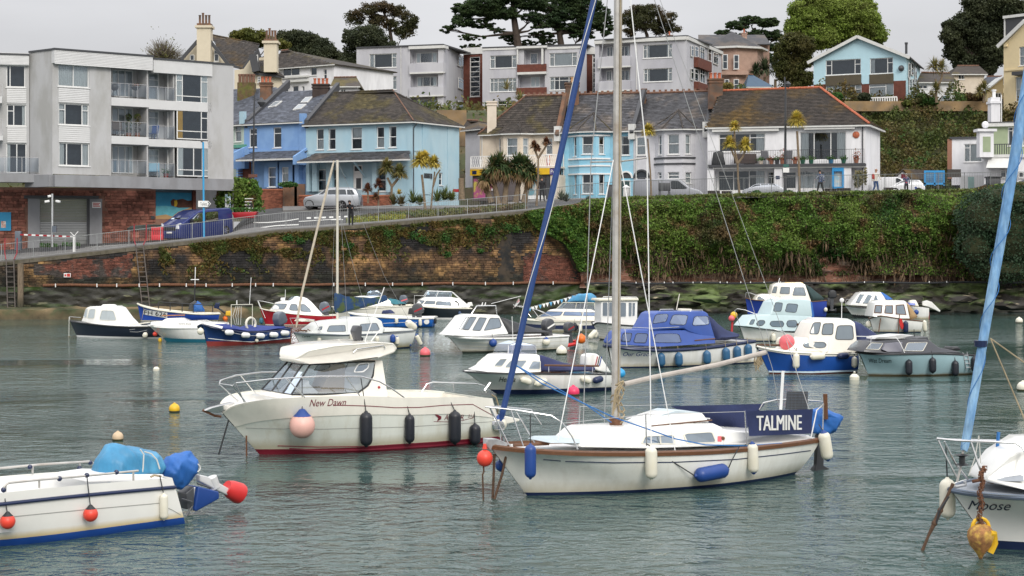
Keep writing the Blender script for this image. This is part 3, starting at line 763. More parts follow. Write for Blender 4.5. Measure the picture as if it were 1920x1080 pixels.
scrub('hillside_scrub','',20,56,lambda:rU(144.5,166),90000,.21,Eq,'scrub',2.2,'stuff')
scrub('hillside_scrub','',-70,20,lambda:rU(147,186),12000,.35,Eq,'scrub',1.2,'stuff')
Dn=pm('light_grey_render',(.46,.46,.465),.8,var=.05,scale=.8,world=1,Ba=.12,Ap=12,col2=(.38,.375,.365),A8=.6,Am=(1,1,.4))
C9=pm('mid_grey_render',(.27,.275,.29),.8,var=.06,scale=1,world=1,col2=(.23,.23,.24),A8=.8,Am=(1,1,.4))
B6=pm('white_cladding',(.6,.6,.6),.55,var=.05,world=1,scale=1.5)
Fl=pm('white_upvc_frame',(.72,.72,.71),.4,var=.04)
F5=pm('dim_room',(.035,.042,.052),.95,var=.3)
G9=pm('net_curtain',(.68,.68,.66),.9,var=.12,scale=5,Am=(4,4,.3))
Fm=pm('yellow_curtain',(.65,.38,.05),.9)
Fn=pm('red_building_stone',(.24,.095,.068),.9,var=.3,scale=2.5,world=1,isl=.45,Ba=.6,Ap=12,col2=(.28,.13,.09),A8=1.5,c2lo=.55,c2hi=.7)
Ck=pm('red_wall_mortar',(.24,.13,.095),.95,var=.2,world=1)
Ga=pm('grey_roller_shutter',(.30,.31,.30),.5,var=.06)
Cl=pm('dark_red_brick',(.13,.042,.028),.9,var=.25,scale=3,world=1,Ba=.3,Ap=20)
Cr=pm('pale_lilac_render',(.49,.49,.52),.8,var=.07,scale=.9,Am=(1,1,.3),world=1,Ba=.1,Ap=10,col2=(.42,.42,.46),A8=.4)
Ax=pm('pale_blue_render',(.40,.55,.62),.8,var=.05,scale=.8,world=1,Ba=.12,Ap=12,col2=(.34,.51,.60),A8=.6,Am=(1,1,.4))
Bt=pm('mid_blue_render',(.21,.36,.62),.8,var=.05,scale=.8,world=1,col2=(.17,.31,.58),A8=.6)
Gn=pm('turquoise_blue_render',(.30,.54,.67),.8,var=.05,world=1,col2=(.23,.50,.65),A8=.7)
B0=pm('cream_render',(.66,.58,.48),.8,var=.05,world=1,col2=(.6,.52,.42),A8=.7)
Cm=pm('pale_grey_render',(.60,.60,.63),.8,var=.05,world=1,col2=(.55,.55,.58),A8=.7)
At=pm('white_render',(.76,.76,.78),.8,var=.07,Am=(1,1,.3),world=1,col2=(.69,.69,.71),A8=.8)
Ab=pm('white_gutter',(.62,.62,.6),.5)
Cn=pm('grey_roof_slate',(.06,.06,.066),.7,var=.25,scale=1.5,world=1,isl=.4,col2=(.12,.10,.085),A8=.5,c2lo=.5,c2hi=.65)
D0=pm('blue_grey_slate',(.09,.10,.125),.65,var=.2,scale=1.5,world=1,isl=.35)
Bp=pm('mossy_roof_slate',(.038,.031,.026),.85,var=.35,scale=3,world=1,isl=.35,col2=(.085,.05,.01),A8=.28,c2lo=.48,c2hi=.64)
Ar=pm('weathered_brown_slate',(.048,.040,.034),.85,var=.3,scale=2.5,world=1,isl=.4,col2=(.075,.06,.022),A8=.4,c2lo=.5,c2hi=.62)
De=pm('terracotta_ridge_tile',(.42,.12,.06),.8,var=.25,scale=4,world=1)
C0=pm('weathered_terracotta',(.17,.09,.06),.85,var=.3,scale=4,world=1)
B7=pm('chimney_brick',(.19,.10,.06),.9,var=.35,scale=3,world=1,Ba=.5,Ap=12,col2=(.09,.065,.05),A8=1.5)
A4=pm('dark_grey_paint',(.05,.052,.058),.5,var=.1)
E9=pm('brown_panel',(.085,.07,.045),.8,var=.1,world=1)
Gv=A4
class Fac:
 def __init__(s,root,A,B,Z,mat,ext=None):
  s.root=root;s.Z=Z;s.mat=mat;A=(A[0],A[1]*kz(Z,A[1]));B=(B[0],B[1]*kz(Z,B[1]))
  a=at(A[0],HOR,A[1]);b=at(B[0],HOR,B[1]);a.z=b.z=0
  s.o=a;s.u=(b-a).normalized();s.n=V3((s.u.y,-s.u.x,0));s.W=(b-a).length
 def P(s,u,z,d=0.):return s.o+s.u*u+s.n*d+V3((0,0,z))
 def px(s,a,b,d=0.):
  x,y=zp(s.Z,a,b);c=V3((0,0,D7));r=at(x,y,100.)-c;o=s.o+s.n*d
  t=(o-c).dot(s.n)/r.dot(s.n);q=c+r*t
  return(q-s.o).dot(s.u),q.z
 def Bw(s,a,b,c,d,dep=0.):
  return(s.px(a,(b+d)/2,dep)[0],s.px(c,(b+d)/2,dep)[0],s.px((a+c)/2,d,dep)[1],s.px((a+c)/2,b,dep)[1])
 def bx(s,m,u0,u1,z0,z1,d0,d1,mi=0):
  m.Bd([s.P(u0,z0,d1),s.P(u1,z0,d1),s.P(u1,z1,d1),s.P(u0,z1,d1)],[s.P(u0,z0,d0),s.P(u1,z0,d0),s.P(u1,z1,d0),s.P(u0,z1,d0)],mi=mi)
 def box(s,name,r,d0,d1,mat,px=True,dep=None,Ae=None,bevel=0,sm=False,kind=None):
  if px:r=s.Bw(*r,dep=d1 if dep is None else dep)
  m=MB();s.bx(m,r[0],r[1],r[2],r[3],d0,d1);return m.A0(name,mat,Ae or s.root,world=1,bevel=bevel,sm=sm,kind=kind)
 def wall(s,r,holes=(),mat=None,thick=.22,px=True,name='wall',d=0.):
  R=s.Bw(*r,dep=d)if px else r
  H=[s.Bw(*h[:4],dep=d)for h in holes]
  us=sorted(set([R[0],R[1]]+[min(max(x,R[0]),R[1])for h in H for x in h[:2]]));zs=sorted(set([R[2],R[3]]+[min(max(x,R[2]),R[3])for h in H for x in h[2:]]))
  m=MB()
  for i in range(len(us)-1):
   for j in range(len(zs)-1):
    cu=(us[i]+us[i+1])/2;cz=(zs[j]+zs[j+1])/2
    if any(h[0]<cu<h[1]and h[2]<cz<h[3]for h in H):continue
    m.add([s.P(us[i],zs[j],d),s.P(us[i+1],zs[j],d),s.P(us[i+1],zs[j+1],d),s.P(us[i],zs[j+1],d)],[(0,1,2,3)])
  for h in H:
   a=[s.P(h[0],h[2],d),s.P(h[1],h[2],d),s.P(h[1],h[3],d),s.P(h[0],h[3],d)];b=[p-s.n*thick for p in a]
   m.add(a+b,[(i,(i+1)%4,4+(i+1)%4,4+i)for i in range(4)])
  m.A0(name,mat or s.mat,s.root,world=1)
  return R
 def Db(s,u0,u1,z0,z1,dep,mat=None,top=None,d=0,sides='lrb'):
  m=MB();a,b,c,e=s.P(u0,z0,d),s.P(u1,z0,d),s.P(u1,z0,-dep),s.P(u0,z0,-dep);h=V3((0,0,z1-z0))
  if 'l' in sides:m.add([e,a,a+h,e+h],[(0,1,2,3)])
  if 'r' in sides:m.add([b,c,c+h,b+h],[(0,1,2,3)])
  if 'b' in sides:m.add([c,e,e+h,c+h],[(0,1,2,3)])
  m.A0('wall',mat or s.mat,s.root,world=1)
  if top:
   m=MB();k=V3((0,0,.15));o=.1
   A=[s.P(u0-o,z1,d+o),s.P(u1+o,z1,d+o),s.P(u1+o,z1,-dep-o),s.P(u0-o,z1,-dep-o)];m.Bd(A,[p+k for p in A]);m.A0('roof',top,s.root,world=1)
 def win(s,r,vs=(),hs=(),cur='lr',fm=None,Cu=True,dep=.1,fw=.07,d=0.,px=True,name='window',cm=None,Bi=None,room=None,Ae=None,tophung=()):
  r=s.Bw(*r,dep=d)if px else r;u0,u1,z0,z1=r;fm=fm or Fl;flat=dep<=.051;D=(d-dep+.07)if flat else d-dep
  m=MB();b=lambda a,c,e,f,g=.0:s.bx(m,a,c,e,f,D-.05,D+.015+g)
  b(u0,u0+fw,z0,z1);b(u1-fw,u1,z0,z1);b(u0+fw,u1-fw,z1-fw,z1);b(u0+fw,u1-fw,z0,z0+fw)
  cols=[u0]+[u0+(u1-u0)*v for v in vs]+[u1]
  for v in cols[1:-1]:b(v-fw*.45,v+fw*.45,z0+fw,z1-fw,.004)
  for h in hs:
   if isinstance(h,tuple):f,c=h;a,e=cols[c],cols[c+1]
   else:f=h;a,e=u0,u1
   zz=z1-(z1-z0)*f;b(a+fw*.5,e-fw*.5,zz-fw*.4,zz+fw*.4,.008)
  if Cu:s.bx(m,u0-.06,u1+.06,z0-.06,z0-.002,D-.02,d+.06)
  fo=m.A0(name,fm,Ae or s.root,world=1)
  g=MB();e=.02;gp=D+.002 if flat else D-.02;g.add([s.P(u0+e,z0+e,gp),s.P(u1-e,z0+e,gp),s.P(u1-e,z1-e,gp),s.P(u0+e,z1-e,gp)],[(0,1,2,3)])
  if Ae is None:g.A0('pane',Bi or Ea,fo,world=1)
  else:g.A0('pane',Bi or Ea,Ae,world=1)
  P_=fo if Ae is None else Ae
  k=MB();bk=.5;q=[(u0-.1,z0-.1),(u1+.1,z0-.1),(u1+.1,z1+.1),(u0-.1,z1+.1)]
  if flat:k.add([s.P(u,z,D-.05)for u,z in((u0+e,z0+e),(u1-e,z0+e),(u1-e,z1-e),(u0+e,z1-e))],[(0,1,2,3)])
  else:
   A=[s.P(u,z,D-.16)for u,z in q];B=[s.P(u,z,D-bk)for u,z in q];k.add(A+B,[(0,1,5,4),(1,2,6,5),(2,3,7,6),(3,0,4,7),(4,5,6,7)])
  k.A0('room_behind',room or F5,P_,world=1)
  if cur:
   c=MB();W=u1-u0;segs=[]
   if 'l' in cur:segs.append((u0,u0+W*.2,z0,z1))
   if 'r' in cur:segs.append((u1-W*.2,u1,z0,z1))
   if 'f' in cur:segs.append((u0,u1,z0,z1))
   if 'h' in cur:segs.append((u0,u1,z0,z0+(z1-z0)*.5))
   if 'b' in cur:segs.append((u0,u1,z0+(z1-z0)*.45,z1))
   for a,e,f,h in segs:
    n=max(4,int((e-a)/.07));P=[]
    for i in range(n+1):
     uu=a+(e-a)*i/n;dd=(D-.02-.02*(i%2))if flat else D-.10-.025*(i%2);P.append((s.P(uu,f,dd),s.P(uu,h,dd)))
    for x,y in zip(P,P[1:]):c.add([x[0],y[0],y[1],x[1]],[(0,1,2,3)])
   c.A0('curtain',cm or G9,P_,world=1)
  return fo
 def Gx(s,pts,mat=None,name='gable',d=0.):
  m=MB();P=[s.P(*s.px(a,b,d),d)for a,b in pts];m.add(P,[tuple(range(len(P)))]);return m.A0(name,mat or s.mat,s.root,world=1)
 def Cp(s,txt,r,mat,d,name='lettering',C4=0,Ae=None):
  V,F=text_mesh(txt,C4);u0,u1,z0,z1=s.Bw(*r,dep=d);m=MB()
  m.add([s.P(u0+(u1-u0)*x,z0+(z1-z0)*y,d)for x,y in V],F);return m.A0(name,mat,Ae or s.root,world=1)
 def Dx(s,name,u0,u1,z0,z1,d,mat,sp=.12,r=.012,Ae=None,top=.03,kind='stuff'):
  m=MB();s.bx(m,u0,u1,z1-top,z1,d-top/2,d+top/2);n=max(1,int((u1-u0)/sp))
  for i in range(n+1):
   u=u0+(u1-u0)*i/n;s.bx(m,u-r,u+r,z0,z1-top,d-r,d+r)
  return m.A0(name,mat,Ae or s.root,world=1)
Ea=An('house_window_glass',(.85,.9,.93),1.1)
def spx(Z,u,v,Y):x,y=zp(Z,u,v);return at(x,y,Y*kz(Z,Y))
def pip(x,y,poly):
 c=False;n=len(poly)
 for i in range(n):
  a,b=poly[i],poly[(i+1)%n]
  if(a[1]>y)!=(b[1]>y)and x<(b[0]-a[0])*(y-a[1])/(b[1]-a[1])+a[0]:c=not c
 return c
def Ds(a,b,c,d):
 n=(b-a).cross(c-a);o=V3((0,0,D7));r=d-o;k=r.dot(n)
 if abs(k)<1e-6 or d.y<a.y+.5 and False:return d
 t=(a-o).dot(n)/k
 return o+r*t if .93<t<1.07 else d
def Bl(root,P,mat,ch=.24,cw=.34,name='roof',base=None,over=0.,Bf=True):
 """P 3D polygon, first edge is the eave"""
 P=[V3(p)for p in P]
 if len(P)==4:P[3]=Ds(P[0],P[1],P[2],P[3])
 e=(P[1]-P[0]).normalized();n=V3()
 for i in range(len(P)):n+=(P[i]-P[0]).cross(P[(i+1)%len(P)]-P[0])
 n.normalize()
 if n.z<0:n=-n
 up=n.cross(e).normalized()
 if up.z<0:up=-up
 m=MB();m.Bd(P,[p-n*.1 for p in P]);ro=m.A0(name,base or A4,root,world=1)
 if not Bf:ro.data.materials[0]=mat;return ro
 loc=[((p-P[0]).dot(e),(p-P[0]).dot(up))for p in P]
 x0=min(a for a,b in loc)-.05;x1=max(a for a,b in loc)+.05;y1=max(b for a,b in loc)
 k=MB();y=-.05;row=0
 while y<y1:
  x=x0-(cw/2 if row%2 else 0)
  while x<x1:
   if pip(x+cw/2,max(y+ch*.5,.02),loc):
    j=rU(-.006,.006);t=rU(.0,.012);q=P[0]+e*(x+.006)+up*(y+j);w=e*(cw-.012)
    a=q+n*(.035+t);b=a+w+n*rU(-.004,.004);c=q+up*(ch+.03)+w+n*.008;d=q+up*(ch+.03)+n*.008
    k.add([a,b,c,d,q,q+w],[(0,1,2,3),(4,5,1,0),(5,2,1),(4,0,3)])
   x+=cw
  y+=ch;row+=1
 k.A0('slates',mat,ro,world=1,kind='stuff');return ro
def D6(root,a,b,mat,r=.11,name='ridge',step=.35,up=.05):
 a=V3(a);b=V3(b);n=max(1,int((b-a).length/step));m=MB()
 for i in range(n):
  p=a.lerp(b,i/n);q=a.lerp(b,(i+.96)/n);m.A2([p+V3((0,0,up)),q+V3((0,0,up+.015))],r,6)
 return m.A0(name,mat,root,world=1,sm=1,kind='stuff')
def Bk(root,Z,a,b,c,d,Y,mat,pots=2,dep=.8,potm=None,cap=True,capm=None):
 p=spx(Z,a,d,Y);q=spx(Z,c,b,Y);m=MB();m.box(p.x,q.x,Y,Y+dep,p.z-.8,q.z);
 if cap:m.box(p.x-.06,q.x+.06,Y-.06,Y+dep+.06,q.z-.35,q.z-.22);m.box(p.x-.08,q.x+.08,Y-.08,Y+dep+.08,q.z-.12,q.z)
 o=m.A0('chimney',mat,root,world=1)
 for i in range(pots):
  k=MB();x=p.x+(q.x-p.x)*(i+.5)/pots;k.Al([(.11,0),(.13,.05),(.1,.1),(.1,.4),(.13,.42),(.13,.48),(.08,.48)],10,(x,Y+dep/2,q.z));k.A0('chimney_pot',potm or De,o,world=1,sm=1)
 return o
def Be(root,a,b,mat=None,r=.06,name='gutter'):
 m=MB();m.bar(a,b,r*2,r*1.6);return m.A0(name,mat or Ab,root,world=1)
def pipe_(root,pts,mat,r=.045,name='downpipe'):
 m=MB();m.A2(pts,r,6);return m.A0(name,mat,root,world=1,sm=1)
def Bn(F,r,d,n):
 R=F.Bw(*r,dep=d);m=MB();h=(R[3]-R[2])/n
 for i in range(n):
  z=R[2]+h*i;m.Bd([F.P(R[0],z+.008,d+.02),F.P(R[1],z+.008,d+.02),F.P(R[1],z+h-.008,d+.006),F.P(R[0],z+h-.008,d+.006)],[F.P(R[0],z+.008,d-.03),F.P(R[1],z+.008,d-.03),F.P(R[1],z+h-.008,d-.03),F.P(R[0],z+h-.008,d-.03)])
 return m.A0('cladding_boards',B6,F.root,world=1)
B=A7('apartment_building','large light grey apartment block with balconies over a red stone ground floor','building',at(200,455,109))
F=Fac(B,(99,104),(438,112),Z1,Dn)
zt=F.px(262,36)[1];zl=F.px(262,636)[1];zb=F.px(262,694)[1]
uR=F.px(1125,500)[0];u537=F.px(536,300)[0];u715=F.px(714,300)[0];u1003=F.px(1002,300)[0]
Bm=[(280,106,430,214),(283,294,430,398),(285,483,432,594)]
u0=0
R=F.wall((252,36,536,636),Bm)
F.win(Bm[0],(.5,),(),'f');F.win(Bm[1],(.22,.78),((.3,0),(.3,2)),'lr');F.win(Bm[2],(.26,.76),(),'lr')
Bn(F,(282,222,430,290),.02,8);Bn(F,(283,404,432,482),.02,8)
F.wall((u1003,uR,zl,F.px(1060,105)[1]),[],px=False)
zr1=F.px(1060,105)[1]
F.Db(u1003,uR,4.2,zr1,9,sides='rb')
zf=[F.px(620,300)[1]]
slabs1=[(268,307),(452,490),(636,695)]
for a,b in slabs1[:2]:
 F.box('balcony_slab',(537,a,717,b),-1.5,.06,B6)
F.box('balcony_slab',(717,283,1020,327),-1.5,.0,B6);F.box('balcony_slab',(717,470,1020,505),-1.5,.0,B6)
r1=F.Bw(262,50,737,122,dep=.3);zt1=zt+.0
F.box('parapet',(r1[0],r1[1],F.px(262,97,.3)[1],zt),-.3,.3,B6,px=False);Bn(F,(264,44,736,118),.3,10)
r2=F.Bw(740,85,1024,152,dep=.12);z2t=F.px(740,80,.12)[1];F.box('parapet',(r2[0],r2[1],F.px(740,143,.12)[1],z2t),-.3,.12,B6,px=False)
for(a,b,c,dd)in((r1[0]-.05,r1[1]+.05,zt,.36),(r2[0],r2[1]+.05,z2t,.18),(u1003,uR+.05,zr1,.06)):
 F.box('roof_edge',(a,b,c,c+.12),-.5,dd,A4,px=False)
mm=MB();F.bx(mm,0,uR,min(zt,zr1)-.3,min(zt,zr1)-.1,-9,-.5);mm.A0('roof',A4,B,world=1)
zflo=[F.px(620,638)[1],F.px(620,454)[1],F.px(620,270)[1],F.px(620,125)[1]]
bw=MB();F.bx(bw,u537,u1003,zl,zt-.3,-1.7,-1.5);bw.A0('wall',Dn,B,world=1)
pw=MB();F.bx(pw,u715-.08,u715+.02,zl,zt-.4,-1.5,-.05);F.bx(pw,F.px(842,300)[0]-.05,F.px(842,300)[0]+.05,zl,zt-.9,-1.5,-.12);F.bx(pw,u537-.1,u537,zl,zt-.3,-1.5,-.01);pw.A0('party_wall',Dn,B,world=1)
rows=[(130,268,283,327),(312,452,470,505),(495,636,650,660)]
for i,(a,b,c,e)in enumerate(rows):
 F.win((537,a+2,640,b-6),(.3,.62),(),'r' if i else 'l',d=-1.5,dep=.03,Cu=False)
 F.win((712,a+18,765,b+8),(),(.25,),'f' if i==2 else 'r',d=-1.5,dep=.03,Cu=False)
 F.win((805,a+22,838,b+8),(),(),'',d=-.9,dep=.0,Cu=False)
 hs=((.3,0),(.3,2),(.78,0),(.78,1),(.78,2))if i==0 else(.78,)
 w0=((845,152,1001,290),(850,327,1001,467),(852,505,1003,645))[i]
 F.win(w0,((.2,.78),(.78,),(.52,.8))[i],(((.25,0),(.25,2),(.78,)[0]),((.25,1),.72),(.78,))[i],('lr','l','lr')[i],d=-.1,dep=.02,Cu=False,cm=Fm if i==1 else None)
 for(x0,x1,zz,hh)in((u537,u715-.1,F.px(620,b)[1],1.0),(u715+.05,F.px(842,300)[0],F.px(780,c)[1]if i<2 else F.px(780,650)[1],1.0)):
  g=MB();g.add([F.P(x0,zz+.12,-.05),F.P(x1,zz+.12,-.05),F.P(x1,zz+hh-.08,-.05),F.P(x0,zz+hh-.08,-.05)],[(0,1,2,3)])
  rl=F.Dx('railing',x0,x1,zz,zz+hh,-.05,A5,sp=.62,r=.018);g.A0('glass_panel',Cj,rl,world=1)
F.box('ledge',(-.0,F.px(722,660)[0],zb,zl),-.5,.35,C9,px=False);F.box('ledge',(F.px(722,660)[0],uR+.02,zb-.02,zl-.0),-.5,.05,C9,px=False)
F1=Fac(B,(54.5,105.6),(99,104),Z1,Dn);F1.wall((0,F1.W,zl,zt),[],px=False);F1.box('ledge',(-.05,F1.W,zb,zl),-.5,.3,C9,px=False);F1.box('roof_edge',(0,F1.W,zt,zt+.12),-.5,.06,A4,px=False)
F0=Fac(B,(-110,104.0),(54.5,105.5),Z1,Dn)
w_=[(30,108,122,215),(33,298,125,402),(30,484,128,628),(-60,108,-4,250),(-60,300,-4,440),(-60,484,-4,628)]
F0.wall((0,F0.W,zl-.1,zt-.3),w_,px=False);F0.win(w_[0],(.2,),(),'');F0.win(w_[1],(.36,),((.3,0),),'r');F0.win(w_[2],(.52,),(),'l',Cu=False)
for q in w_[3:]:F0.win(q,(.5,),(),'')
Bn(F0,(33,222,127,290),.02,8);Bn(F0,(35,405,128,482),.02,8)
F0.box('parapet',(-60,48,140,106),-.2,.25,B6);Bn(F0,(-60,52,139,102),.25,8);F0.box('balcony_slab',(-60,258,10,290),-.1,.9,B6);F0.box('balcony_slab',(-60,448,14,470),-.1,.9,B6)
F0.box('ledge',(-60,632,196,672),-.5,.9,C9)
r=F0.Bw(-60,550,188,628,dep=.85);rl=F0.Dx('railing',r[0],r[1],r[2],r[3],.85,A5,sp=.9,r=.02)
g=MB();g.add([F0.P(r[0],r[2]+.1,.85),F0.P(r[1],r[2]+.1,.85),F0.P(r[1],r[3]-.06,.85),F0.P(r[0],r[3]-.06,.85)],[(0,1,2,3)]);g.A0('glass_panel',Cj,rl,world=1)
for(a,b)in((258,200),(448,370)):
 r=F0.Bw(-60,b-2,12,a,dep=.85);rl=F0.Dx('railing',r[0],r[1],r[2],r[3],.85,A5,sp=.9,r=.02)
F0.box('roof_edge',(0,F0.W,zt-.22,zt-.1),-.5,.3,A4,px=False)
def D4(name,Ah,c,h,mat,potm,kind='bush',cat='plant',Ad=None):
 t=A7(name,Ah,cat,c,0,Ad);k=MB();k.Al([(.1,0),(.15,.02),(.19,.3),(.17,.3),(.001,.27)],10,c);k.A0('pot',potm,t,world=1,sm=1)
 if kind=='balls':
  m=MB();m.A2([V3(c)+V3((0,0,.25)),V3(c)+V3((0,0,h))],.02,5);m.A0('stem',F4,t,world=1)
  C=[]
  for zc in(.5,.95,1.4):
   for _ in range(110):
    d=V3(np.random.normal(size=3)).normalized()*.2;C.append(V3(c)+V3((0,0,zc))+d)
  Ai('foliage',C,.09,E1,t)
 else:
  C=[V3(c)+V3((random.gauss(0,.14),random.gauss(0,.12),.3+abs(random.gauss(0,h*.4))))for _ in range(150)];Ai('foliage',C,.09,mat,t)
 return t
Dw=pm('terracotta_pot',(.35,.14,.08),.8);Gb=pm('blue_glazed_pot',(.03,.18,.35),.3);Ei=pm('green_glazed_pot',(.02,.12,.07),.3)
Ca=Ag('red_flowers',(.55,.04,.03),(.08,.15,.03),None,6,.5);Ay=Ag('green_leaves',(.05,.13,.03),(.08,.17,.04),None,.8,.5)
zz=F.px(620,452)[1]
D4('topiary','three-ball topiary on the middle balcony of the grey block, right of the pair',F.P(F.px(662,400,-.4)[0],zz,-.4),1.5,None,Dw,'balls')
D4('topiary','three-ball topiary on the middle balcony of the grey block, nearer the patio door',F.P(F.px(620,400,-.9)[0],zz,-.9),1.5,None,Dw,'balls')
D4('potted_plant','red-potted green plant on the lowest balcony of the grey block',F.P(F.px(800,640,-.4)[0],F.px(780,650)[1],-.4),.35,Ay,pm('red_pot',(.4,.05,.04),.5))
def Ec(name,Ah,c,mat,rz=0,Ad=None,w=.5,wicker=False):
 t=A7(name,Ah,'chair',c,rz,Ad);m=MB();m.box(-w/2,w/2,-.25,.25,.4,.46);m.A0('seat',mat,t)
 m=MB();m.Bd([(-w/2,.22,.46),(w/2,.22,.46),(w/2,.27,.46),(-w/2,.27,.46)],[(-w/2,.36,1.05),(w/2,.36,1.05),(w/2,.4,1.05),(-w/2,.4,1.05)]);m.A0('backrest',mat,t)
 for x in(-w/2+.03,w/2-.03):
  for y in(-.22,.22):k=MB();k.box(x-.02,x+.02,y-.02,y+.02,0,.4);k.A0('leg',mat,t)
 return t
Ec('wicker_chair','dark brown wicker chair on the middle balcony of the grey block',F.P(F.px(572,440,-.6)[0],zz,-.6),pm('brown_wicker',(.06,.04,.03),.8),.6,w=.7)
Ec('balcony_chair','blue metal chair on the middle right balcony of the grey block',F.P(F.px(738,440,-.6)[0],F.px(780,468)[1],-.6),pm('blue_metal',(.03,.08,.25),.4),-.3)
Ec('balcony_chair','pale blue chair on the lowest balcony of the grey block',F.P(F.px(740,630,-.7)[0],F.px(780,650)[1],-.7),pm('pale_blue_metal',(.1,.3,.42),.4),.2,w=.8)
q=F.P(F.px(552,240,-.6)[0],F.px(620,268)[1],-.6);t=A7('barbecue','black round lidded barbecue on the top balcony of the grey block',0,q)
m=MB();m.B1((0,0,.75),.27,12,sz=.9);m.A0('bowl',A4,t,sm=1);
for a in(0,2.1,4.2):m=MB();m.bar((.1*math.cos(a),.1*math.sin(a),.6),(.28*math.cos(a),.28*math.sin(a),0),.03);m.A0('leg',A4,t)
q=F.P(F.px(652,250,-.6)[0],F.px(620,268)[1],-.6);t=A7('planter_stand','black bowl planter on a stem standing on the top balcony of the grey block','planter',q)
m=MB();m.Al([(.18,0),(.03,.05),(.03,.6),(.2,.68),(.33,.85),(.3,.85)],12);m.A0('bowl',A4,t,sm=1);Ai('foliage',[V3(q)+V3((random.gauss(0,.15),random.gauss(0,.1),.9+random.random()*.2))for _ in range(60)],.07,Ca,t)
G0=Fac(B,(-110,107.0),(292,110.2),Z1,Ck)
zg=4.1;gx=[G0.px(a,850)[0]for a in(135,193,418,492)];zh=G0.px(300,752)[1];zlint=G0.px(300,736)[1]
uE=G0.W
G0.wall((0,uE,zg,zb+.1),[(135,752,492,980)],px=False,thick=.3)
C6(B,lambda s,z,d:G0.P(s,z,d),0,uE,lambda s:zg,lambda s:zb+.05,.2,.36,Fn,.05,D9=lambda s,z:not(gx[0]-.1<s<gx[3]+.1 and z<zlint+.02),jit=.02,Gl=lambda t:1 if t[0]>6.5 else .2)
for a,b,nm in((gx[0],gx[1],0),(gx[2]+.2,gx[3],1)):
 m=MB();G0.bx(m,a,b,zg,zh,-.25,.25);m.A0('door_jamb',C9,B,world=1)
G0.box('lintel',(115,737,476,752),-.3,.3,A4)
m=MB();n=34;
for i in range(n):
 a=zg+(zh-zg)*i/n;b=zg+(zh-zg)*(i+1)/n;G0.bx(m,gx[1],gx[2],a,b-.015,-.35,-.3);G0.bx(m,gx[1],gx[2],a+.015,b-.03,-.3,-.275)
m.A0('roller_door',Ga,B,world=1)
G0.box('door_side',(gx[2],gx[2]+.2,zg,zh),-.3,.1,A4,px=False)
so_=G0.box('wall_sign',(444,768,486,796),.25,.29,A3);
for k in range(3):G0.box('lettering',(448,772+k*7,482-(k%2)*5,776+k*7),.29,.294,pm('red_print',(.5,.04,.03),.6),Ae=so_)
nb=G0.box('notice_board',(-40,817,53,906),.02,.12,pm('bright_blue_board',(.02,.27,.5),.5));G0.box('poster',(5,860,28,892),.12,.126,pm('poster_print',(.5,.25,.2),.6,col2=(.7,.65,.6),A8=8),Ae=nb);G0.box('poster',(-30,835,-5,892),.12,.126,A3,Ae=nb)
G1=Fac(B,(292,110.2),(438,113.2),Z1,Ck);zm0=G1.px(830,850)[1]
G1.box('wall',(930,690,945,880),-.4,.02,Cl);G1.box('wall',(0,G1.W,3.8,zm0),-.4,0,Ck,px=False)
mb=G1.box('mural_panel',(748,722,928,852),-.5,-.2,pm('mural_sea_blue',(.03,.25,.42),.7,var=.1,col2=(.06,.33,.5),A8=.6,world=1));G1.box('shade_panel',(748,692,928,722),-.5,-.1,pm('grey_blue_board',(.07,.11,.14),.7),)
def D3(F,pts,d,mat,name,Ae=None):
 m=MB();P=[F.P(*F.px(a,b,d),d)for a,b in pts];m.add(P,[tuple(range(len(P)))]);return m.A0(name,mat,Ae or F.root,world=1)
D3(G1,[(750,788),(800,786),(860,796),(925,792),(925,850),(750,850)],-.195,pm('mural_water',(.12,.42,.5),.7,var=.15,world=1),'painted_water',mb)
D3(G1,[(750,835),(800,828),(830,838),(860,815),(925,792),(925,800),(880,830),(840,850),(750,850)],-.19,pm('mural_sand',(.45,.28,.13),.7),'painted_sand',mb)
D3(G1,[(822,765),(835,752),(850,758),(880,752),(905,762),(925,760),(925,795),(860,795),(826,785)],-.186,pm('mural_rock',(.09,.035,.02),.8,var=.4,scale=4,world=1),'painted_rocks',mb)
D3(G1,[(840,762),(852,758),(856,775),(850,790),(840,790)],-.182,pm('mural_yellow',(.55,.35,.02),.7),'painted_figure',mb)
G1.box('vent',(728,835,746,850),0,.03,A4)
B=A7('hillside_flats','long pale three-storey block of flats with brick stair towers on the hill','building',at(1000,205,188))
zr=spx(Z6,65,208,190).z;zlo=17.5
def Fb(F,r,mat,d0=-.9,d1=.25,name='balcony'):return F.box(name,r,d0,d1,mat)
def Em(F,r,dep=1.1):
 R=F.Bw(*r);m=MB();u0,u1,z0,z1=R
 a=[F.P(u0,z0,0),F.P(u1,z0,0),F.P(u1,z1,0),F.P(u0,z1,0)];b=[p-F.n*dep for p in a];m.add(a+b,[(0,1,5,4),(1,2,6,5),(2,3,7,6),(3,0,4,7),(4,5,6,7)]);m.A0('balcony_wall',F.mat,F.root,world=1)
F=Fac(B,(668.4,190),(831.5,186.8),Z6,Cr)
w_=[(120,230,237,290),(122,328,237,385)];rc=[(295,210,415,270),(297,317,415,373),(297,415,412,500)]
F.wall((0,F.W,zlo,zr),w_+rc,px=False,thick=.2)
F.win(w_[0],(.17,.83),((.3,2),));F.win(w_[1],(.17,.83),((.3,0),(.3,2)))
for q in rc:Em(F,q)
F.win((322,226,412,270),(.2,.76),(),'lr',d=-1.1,dep=.02,Cu=False);F.win((325,329,411,371),(.3,.66),(),'lr',d=-1.1,dep=.02,Cu=False);F.win((325,427,411,500),(.3,.75),(),'lr',d=-1.1,dep=.02,Cu=False)
for q in((290,270,437,312),(290,372,438,413)):Fb(F,q,Cr);
